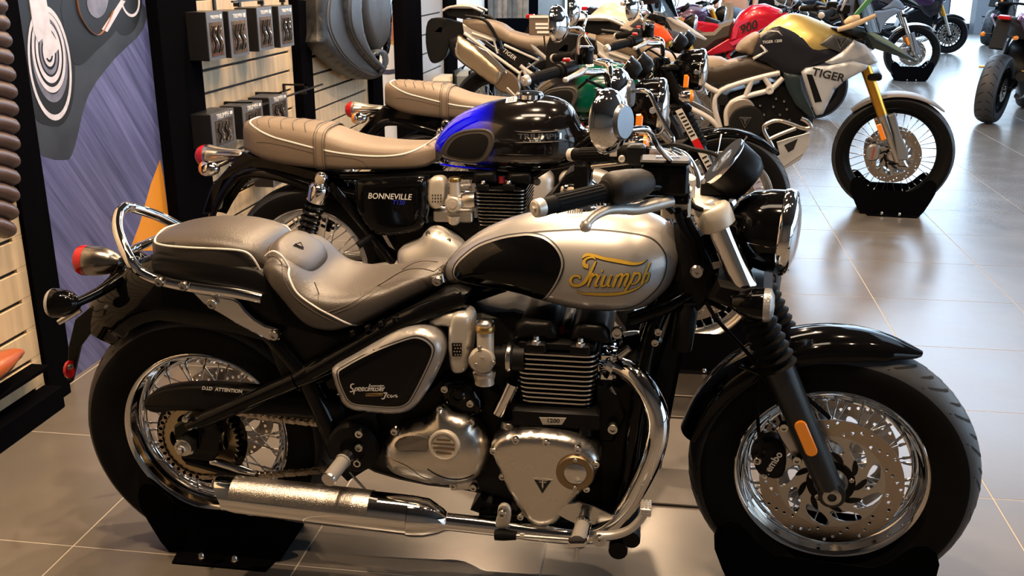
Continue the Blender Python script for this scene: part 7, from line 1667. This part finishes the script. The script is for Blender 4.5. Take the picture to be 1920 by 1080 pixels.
        for L in ([(1372, 74), (1380, 44), (1402, 34), (1404, 40), (1386, 50), (1380, 72)], [(1368, 80), (1420, 58), (1421, 62), (1374, 86)]): M().slab(tr(L, -.225), (0, 1, 0), .02).ob('cover_rib', mat('pink_red', (.8, .05, .12), .2, .3), B, smooth=0)
        text('tank_lettering', letter, .11, ink_k, B, side(at(1402, 52, -.235, org), rot=.35), shear=.3, bold=.002)
    return B
red_t = mat('candy_red', (.62, .006, .03), .25, .25, coat=.8); red_t2 = mat('candy_red_panel', (.5, .006, .025), .2, .3, coat=.5)
purple_t = mat('purple_red_paint', (.14, .01, .06), .3, .25, coat=.8); blackp = mat('deep_black_paint', (.01, .01, .014), .2, .25, coat=.8); navy_t = mat('violet_black_paint', (.035, .01, .05), .3, .3, coat=.7); blue_g = mat('blue_grey_paint', (.10, .13, .18), .3, .35)
brown_w = mat('brown_tyre_side', (.07, .05, .045), 0, .6)
street((1.10, 8.0, 0), 'bright red street motorcycle behind the gold-tanked adventure motorcycle', (0, 0), red_t, red_t2, letter='900', red=True)
street((.05, 7.35, 0), 'black and grey street motorcycle beyond the sand-coloured one', (-3, 0), blackp, blue_g)
street((.40, 9.2, 0), 'violet-black street motorcycle behind the sand-coloured tank', (2, 0), navy_t, blackp)
p7 = dict(base); p7.update(tank=blackp, shroud=steel_g, fork=chrome, frame=bsat, beak=bplas, seat=vinyl, mudguard=chrome_s)
adventure((2.62, 11.7, 0), 'black tall motorcycle with chrome fork, far down the row on a wheel stand', p7, steer=-.05, exhaust=False, tank_text=False)
chock('black steel wheel cradle far down the row under the chrome-forked motorcycle', (4.19, 11.7, 0), -.05, 1.08)
street((4.3, 15.9, 0), 'black motorcycle with gold fork near the grey pillar at the far windows', (6, 0), navy_t, blackp, steer=-.1)
street((6.9, 18.1, 0), 'black motorcycle beyond the aisle, rear wheel towards the viewer, right of the grey pillar', (62, 6), blackp, blackp)
street((7.75, 13.1, 0), 'black motorcycle with gold fork across the aisle behind the purple one', (158, 0), blackp, blackp, steer=.2)
street((4.10, 7.95, 0), 'dark purple motorcycle with brass foot pegs at the right edge', (60, 5), purple_t, purple_t, pegm=brass, lampm=mat('brown_lamp', (.16, .12, .10), .6, .3))
street((2.2, 14.2, 0), 'black motorcycle standing behind the chrome-forked one', (4, 0), blackp, blackp, steer=.1)
# ------------------------------------------------------------------ wall goods, mannequin trousers, visitor, odds and ends
WX = -1.0
def wpt(px, py, X):
    d = _r*((px-960)/F) - _u*((py-540)/F) + _f; k = (X-CAM.x)/d.x; p = CAM+d*k; return p
box_m = mat('black_carton', (.012, .012, .014), 0, .35); card_g = mat('grey_card_front', (.10, .105, .12), 0, .4); wind_m = mat('clear_blister', (.42, .36, .31), .5, .12, var=.5, vscale=28, col2=(.08, .06, .05))
wire_m = mat('black_wire', (.01, .01, .01), .3, .4)
def acc_box(y0, z0, w, h, d, label, group, x=WX+.03):
    t = empty('accessory_box', label=label, cat='box', group=group, loc=(x, y0, z0))
    M().box((0, 0, 0), (d, w, h), .003).ob('carton', box_m, t, smooth=0)
    M().slab([(d, 0, 0), (d, w, 0), (d, w, h), (d, 0, h)], (1, 0, 0), .003).ob('front_card', card_g, t, smooth=0)
    M().slab([(d+.003, w*.14, h*.08), (d+.003, w*.90, h*.08), (d+.003, w*.90, h*.78), (d+.003, w*.14, h*.78)], (1, 0, 0), .002).ob('blister_window', wind_m, t, smooth=0)
    for k in range(4):
        y = w*(.25+.15*k); M().tube([(d+.008, y, h*.15), (d+.012, y+.01, h*.35), (d+.009, y-.008, h*.5), (d+.011, y+.008, h*.7)], .0035, 6, smooth=3).ob('packed_part', chrome if k % 2 else rubber, t)
    text('box_lettering', 'TRIUMPH', w*.13, ink_w, t, frame((d+.0035, w*.5, h*.88), (0, 1, 0), (0, 0, 1)), bold=.0003)
    M().slab([(d+.003, w*.82, h*.84), (d+.003, w*.93, h*.84), (d+.003, w*.93, h*.93), (d+.003, w*.82, h*.93)], (1, 0, 0), .0008).ob('white_sticker', ink_w, t, smooth=0)
    return t
xb = WX+.03
for i, (px, dl) in enumerate(((385, 'first from the poster'), (450, 'second from the poster, red part inside'), (503, 'third from the poster'), (541, 'fourth from the poster'))):
    q = wpt([393, 434, 486, 526][i], [115, 109, 97, 90][i], xb+.11); acc_box(q.y, q.z, [.165, .20, .19, .19][i], .205, .11, 'black accessory box, upper row on the slat board, '+dl, 'accessory boxes on the slat board')
for i, dl in enumerate(('left', 'middle', 'right')):
    q = wpt([400, 458, 508][i], [282, 262, 242][i], xb+.11); acc_box(q.y, q.z, .24, .155-.0*i, .11, 'dark accessory box in the lower row above the tan seat, %s one of three' % dl, 'accessory boxes on the slat board')
def rail(y0, y1, z, n, label):
    t = empty('hook_rail', label=label, cat='hook rail', loc=(WX, y0, z)); L = y1-y0
    M().box((.13, 0, -.004), (.142, L, .004)).ob('rail_bar', wire_m, t, smooth=0)
    for i in range(n):
        y = L*(i+.3)/n; M().box((0, y, -.07), (.01, y+.02, .03)).box((0, y+.006, .02), (.14, y+.014, .03)).box((.125, y+.006, -.0), (.14, y+.014, .03)).ob('bracket', wire_m, t, smooth=0)
        M().box((.10, y+.004, -.025), (.13, y+.016, -.008)).ob('hook', wire_m, t, smooth=0)
q0, q1 = wpt(405, 215, WX+.14), wpt(560, 180, WX+.14)
rail(2.30, 3.45, wpt(402, 226, WX+.13).z+.0, 3, 'black hook rail above the lower row of accessory boxes')
rail(2.30, 3.45, wpt(400, 6, WX+.13).z, 4, 'black hook rail above the upper row of accessory boxes')
rail(2.2, 3.5, wpt(460, 345, WX+.13).z, 4, 'black hook rail low on the slat board behind the blue motorcycle')
acc_box(wpt(512, 345, xb+.1).y, wpt(512, 352, xb+.1).z, .22, .14, .10, 'black accessory box low on the board behind the tan seat of the blue motorcycle', None)
# big black seat hanging on the wall
hs = empty('spare_saddle', label='large black stitched motorcycle saddle hanging on the slat board', cat='saddle')
WXs = -.86
def hp(px, py, dx=0): return wpt(px, py, WXs+dx)
v1 = mat('black_leather', (.016, .017, .019), 0, .42, spec=.5, bump=.3, bscale=300)
def pad(name, pts, X, back, bulge, ew, m=v1, sm=3):
    L = [wpt(x_, y_, X) for x_, y_ in pts]; L = smooth_loop(L, sm) if sm else L
    o = M().puff(L, (1, 0, 0), back, 0, bulge, ew, grid=.03); return o.ob(name, m, hs, smooth=60), o
_, mA = pad('side_pad', [(597, -40), (594, 60), (594, 85), (625, 118), (655, 140), (685, 149), (706, 146), (712, 138), (690, 120), (668, 95), (650, 60), (645, 20), (648, -40)], -.90, .06, .05, .06)
pad('inner_roll', [(640, -40), (642, 30), (652, 70), (675, 105), (705, 132), (716, 136), (712, 120), (690, 95), (674, 55), (670, 10), (672, -40)], -.86, .05, .04, .04)
pad('centre_pad', [(674, -40), (672, 20), (680, 62), (697, 100), (712, 90), (722, 70), (724, 20), (720, -40)], -.90, .05, .05, .08, mat('black_leather_matt', (.020, .018, .016), 0, .5, bump=.3, bscale=300))
pad('nose_lip', [(692, 112), (704, 96), (716, 92), (724, 100), (726, 118), (718, 136), (712, 136), (714, 112), (708, 104)], -.84, .04, .015, .012)
pad('far_rim', [(722, -40), (728, 20), (727, 80), (722, 110), (730, 90), (734, 20), (730, -40)], -.88, .03, .01, .01, bgloss)
bvA = mA.bvh()
for dx in (0, 5): M().tube([wpt(x_+dx, y_, -.848) for x_, y_ in ((622, -30), (614, 20), (618, 60), (640, 100), (670, 128), (700, 142))], .0022, 5, smooth=4).ob('seat_seam', stitch, hs)
for dx in (0, 5): M().tube([wpt(x_+dx, y_, -.818) for x_, y_ in ((656, -30), (654, 20), (660, 60), (680, 95), (704, 122))], .0020, 5, smooth=4).ob('seat_seam', stitch, hs)
M().slab([wpt(*p, -.835) for p in ((712, 98), (717, 100), (717, 116), (711, 126))], (1, 0, 0), .004).ob('white_marking', ink_w, hs, smooth=0)
M().tube([wpt(640, -40, -1.0), wpt(640, -60, -.9)], .01, 8).ob('hanger_hook', wire_m, hs)
# ribbed brown seat on the left board
rb = empty('ribbed_saddle', label='long brown ribbed leather saddle hanging on the maple board at the left edge', cat='saddle')
brown = mat('brown_leather', (.075, .042, .032), 0, .36, spec=.6, bump=.25, bscale=250)
core = [wpt(x_, y_, -.90) for x_, y_ in ((-40, -60), (-25, 120), (-18, 250), (-20, 350), (-38, 425))]
for i in range(15):
    py = -38+i*32.; py2 = py+31
    ex = [4, 8, 12, 16, 19, 23, 26, 28, 30, 31, 31, 31, 30, 28, 24][i]-3
    a0, a1 = wpt(ex, (py+py2)/2, -.90), wpt(ex-70, (py+py2)/2-9, -.90)
    rr = (wpt(ex, py, -.90)-wpt(ex, py2, -.90)).length*.52
    M().tube([a0+V((0, -.012, 0)), a0+V((0, -.03, 0)), a0.lerp(a1, .5), a1], [rr*.75, rr*1.08, rr*1.1, rr*1.1], 16, smooth=2, flat=1.3, up=(1, 0, 0)).ob('leather_rib', brown, rb)
M().slab([wpt(10, -50, -.93), wpt(10, 420, -.93), wpt(-60, 400, -.93), wpt(-60, -50, -.93)], (-1, 0, 0), .03).ob('seat_base', bplas, rb)
# orange leather saddle on the shelf
os_ = empty('leather_saddle', label='orange-brown leather saddle nose on the black shelf at the left edge', cat='saddle')
orl = mat('orange_leather', (.38, .085, .02), 0, .3, spec=.6, bump=.2, bscale=200)
P = [wpt(x_, y_, -.90) for x_, y_ in ((-60, 715), (-20, 690), (5, 676), (24, 664), (38, 660))]
M().tube([p+V((0, 0, .0)) for p in P], [.04, .036, .028, .018, .010], 20, smooth=4, flat=1.6, up=(1, 0, 0)).ob('saddle_top', orl, os_)
M().tube([p+V((.0, 0, -.012)) for p in P], [.036, .034, .028, .016, .006], 16, smooth=4, flat=1.2, up=(1, 0, 0)).ob('saddle_skirt', mat('orange_leather_dark', (.22, .05, .015), 0, .4), os_)
# board tag standing on the sand-coloured motorcycle's seat
q = at(995, 62, 5.65)
tg = empty('price_board', label='small brown board with white printed lines above the sand-coloured motorcycle seat', cat='sign')
P = [at(*p, 5.45) for p in ((992, 28), (1040, 29), (1037, 68), (992, 66))]
M().slab(P, (.1, 1, 0), .02, .002).ob('board', mat('brown_board', (.13, .095, .07), 0, .5), tg, smooth=0)
for x0_, x1_, y_ in ((993, 1036, 29), (1004, 1034, 43), (1004, 1034, 50), (1007, 1034, 58)):
    Q = [at(x_, yy, 5.445) for x_, yy in ((x0_, y_), (x1_, y_), (x1_, y_+4.5), (x0_, y_+4.5))]; M().slab(Q, (0, -1, 0), .002).ob('printed_line', ink_w, tg, smooth=0)
M().tube([at(1020, 68, 5.47), at(1022, 90, 5.6)], .006, 6).ob('board_stem', bsat, tg)
# pale pannier case standing on the floor behind the row
pc_ = empty('pannier_case', label='pale grey strapped case behind the tan seat of the green-tank motorcycle', cat='case')
pal_ = mat('pale_case', (.62, .60, .52), 0, .4); bl_ = mat('blue_grey_case', (.35, .42, .47), .2, .35)
A0 = at(812, 152, 6.9)
M().box((A0.x, 6.8, .02), (A0.x+.20, 7.15, at(812, 143, 6.9).z), .03).ob('case_body', pal_, pc_)
M().box((A0.x+.21, 6.85, .02), (A0.x+.52, 7.2, at(830, 133, 6.9).z), .04).ob('case_body', bl_, pc_)
for x_ in (.205, .35, .50): M().box((A0.x+x_, 6.79, .02), (A0.x+x_+.02, 7.21, at(830, 131, 6.9).z+.004), .004).ob('case_strap', bsat, pc_)
M().tube([(A0.x+.25, 7.0, at(830, 131, 6.9).z), (A0.x+.3, 7.0, at(830, 122, 6.9).z), (A0.x+.42, 7.0, at(830, 131, 6.9).z)], .008, 8, smooth=3).ob('case_handle', bsat, pc_)
# trousers on hangers by the wall
den = mat('denim_grey', (.20, .23, .27), 0, .85, bump=.6, bscale=90, var=.25, vscale=12); den2 = mat('denim_blue', (.10, .14, .19), 0, .85, bump=.6, bscale=90, var=.25, vscale=12)
for i, px in enumerate((926, 942, 960, 980)):
    Y = 8.6; q = at(px, 34, Y); t = empty('hanging_trousers', label=('%s pair of grey denim trousers hanging on the black wall section' % ['leftmost', 'second', 'third', 'rightmost'][i]), cat='trousers', group='trousers hanging on the wall')
    for s in (-1, 1):
        M().tube([V((q.x+s*.030, Y, q.z)), V((q.x+s*.03, Y+.01, q.z+.25)), V((q.x+s*.028, Y, q.z+.55)), V((q.x+s*.024, Y, q.z+.80))], [.032, .034, .036, .034], 14, smooth=3, flat=.7, up=(0, 1, 0)).ob('trouser_leg', (den if i % 2 else den2), t, smooth=60)
    M().tube([V((q.x, Y, q.z+.74)), V((q.x, Y, q.z+.94))], [.064, .060], 16, flat=.6, up=(0, 1, 0)).ob('trouser_waist', (den if i % 2 else den2), t)
# visitor standing beyond the red motorcycle
pe = empty('person', label='standing person in blue and khaki trousers beyond the red motorcycle', cat='person')
bq = at(1376, 40, 10.6)
def skinned(name, verts, edges, rad, m, parent, sub=2):
    me = bpy.data.meshes.new(name); me.from_pydata([tuple(v) for v in verts], edges, []); o = link(name, me, parent)
    sk = o.modifiers.new('s', 'SKIN'); sk.use_smooth_shade = True
    for v, r_ in zip(me.skin_vertices[0].data, rad): v.radius = (r_ if isinstance(r_, tuple) else (r_, r_))
    me.skin_vertices[0].data[0].use_root = True
    sb = o.modifiers.new('u', 'SUBSURF'); sb.levels = sub; sb.render_levels = sub; me.materials.append(m); return o
X, Y = bq.x, 10.6; skin_c = mat('skin', (.50, .30, .21), 0, .5); jean = mat('blue_jeans', (.16, .25, .38), 0, .8, var=.2, vscale=14, bump=.5, bscale=90); shirt = mat('dark_shirt', (.03, .035, .045), 0, .8)
khaki = mat('khaki_coat_tail', (.34, .29, .22), 0, .8, var=.25, vscale=9, stretch=(5, 5, .6))
vs = [(X, Y, .95), (X, Y, 1.12), (X, Y, 1.36), (X, Y, 1.47), (X, Y-.01, 1.53), (X, Y-.02, 1.63), (X, Y-.01, 1.71), (X-.17, Y, 1.42), (X-.24, Y-.01, 1.16), (X-.22, Y-.10, .93), (X+.17, Y, 1.42), (X+.24, Y-.01, 1.16), (X+.23, Y-.08, .92), (X-.10, Y, .90), (X-.11, Y-.02, .50), (X-.12, Y, .09), (X-.12, Y-.14, .04), (X+.10, Y, .90), (X+.12, Y-.01, .50), (X+.14, Y, .09), (X+.15, Y-.14, .04)]
ed = [(0, 1), (1, 2), (2, 3), (3, 4), (4, 5), (5, 6), (2, 7), (7, 8), (8, 9), (2, 10), (10, 11), (11, 12), (0, 13), (13, 14), (14, 15), (15, 16), (0, 17), (17, 18), (18, 19), (19, 20)]
skinned('body', vs, ed, [(.15, .11), (.14, .10), (.16, .11), .055, .055, (.075, .09), (.07, .085), .05, .042, .032, .05, .042, .032, .09, .062, .042, .035, .09, .062, .042, .035], skin_c, pe)
skinned('trousers', [vs[0], (X, Y, 1.02), vs[13], vs[14], (X-.12, Y, .12), vs[17], vs[18], (X+.14, Y, .12)], [(0, 1), (0, 2), (2, 3), (3, 4), (0, 5), (5, 6), (6, 7)], [(.165, .125), (.155, .115), .105, .085, .075, .105, .085, .075], jean, pe)
skinned('shirt', [(X, Y, 1.05), (X, Y, 1.20), (X, Y, 1.38), (X-.18, Y, 1.42), (X-.25, Y-.01, 1.2), (X+.18, Y, 1.42), (X+.25, Y-.01, 1.2)], [(0, 1), (1, 2), (2, 3), (3, 4), (2, 5), (5, 6)], [(.165, .125), (.16, .12), (.175, .125), .07, .062, .07, .062], shirt, pe)
M().loft([[V((X-.17+.012*sin(j*1.1), Y-.09+.01*sin(j*2.3)+(.0), 1.0-.66*j/8)), V((X-.03+.01*sin(j), Y-.145, 1.0-.66*j/8)), V((X-.03+.01*sin(j), Y-.135, 1.0-.66*j/8)), V((X-.17+.012*sin(j*1.1), Y-.08, 1.0-.66*j/8))] for j in range(9)]).ob('coat_tail', khaki, pe)
for s in (-1, 1):
    M().lathe([(0, -.05), (.04, -.04), (.045, .06), (.035, .10), (0, .11)], (X+s*.13, Y-.04, .045), (0, -1, 0), 14).ob('shoe', bsat, pe)
    h = V((X+s*(.22 if s < 0 else .23), Y-.10, .90))
    for k in range(5): M().tube([h+V((-.02+.011*k, -.01, -.02)), h+V((-.024+.012*k, -.03, -.06)), h+V((-.022+.012*k, -.025, -.09+.008*abs(k-2)))], [.009, .008, .006], 8).ob('finger', skin_c, pe)
hr = M().lathe([(.06, -.02), (.088, .02), (.085, .06), (.05, .095), (0, .105)], (X, Y+.015, 1.66), (0, 0, 1), 22); hr.ob('hair', mat('dark_hair', (.03, .02, .015), 0, .7), pe)
for s in (-1, 1): M().lathe([(0, -.011), (.011, 0), (0, .011)], (X+s*.03, Y-.098, 1.645), (0, -1, 0), 10).ob('eye', ink_k, pe); M().lathe([(0, -.02), (.012, 0), (0, .02)], (X+s*.083, Y-.0, 1.64), (0, 0, 1), 8).ob('ear', skin_c, pe)
M().tube([(X, Y-.105, 1.65), (X, Y-.125, 1.62), (X, Y-.105, 1.61)], [.006, .012, .007], 8).ob('nose', skin_c, pe); M().tube([(X-.025, Y-.098, 1.585), (X, Y-.104, 1.582), (X+.025, Y-.098, 1.585)], .005, 6).ob('mouth', mat('lip', (.4, .15, .12), 0, .5), pe)
# thin steel floor plate between the cruiser and the second motorcycle
M().box((.95, .33, 0), (1.30, .54, .008), .002).ob('floor_plate', mat('floor_plate_dark', (.07, .06, .05), .3, .4), smooth=0, label='thin dark plate on the floor between the two nearest motorcycles', cat='plate')
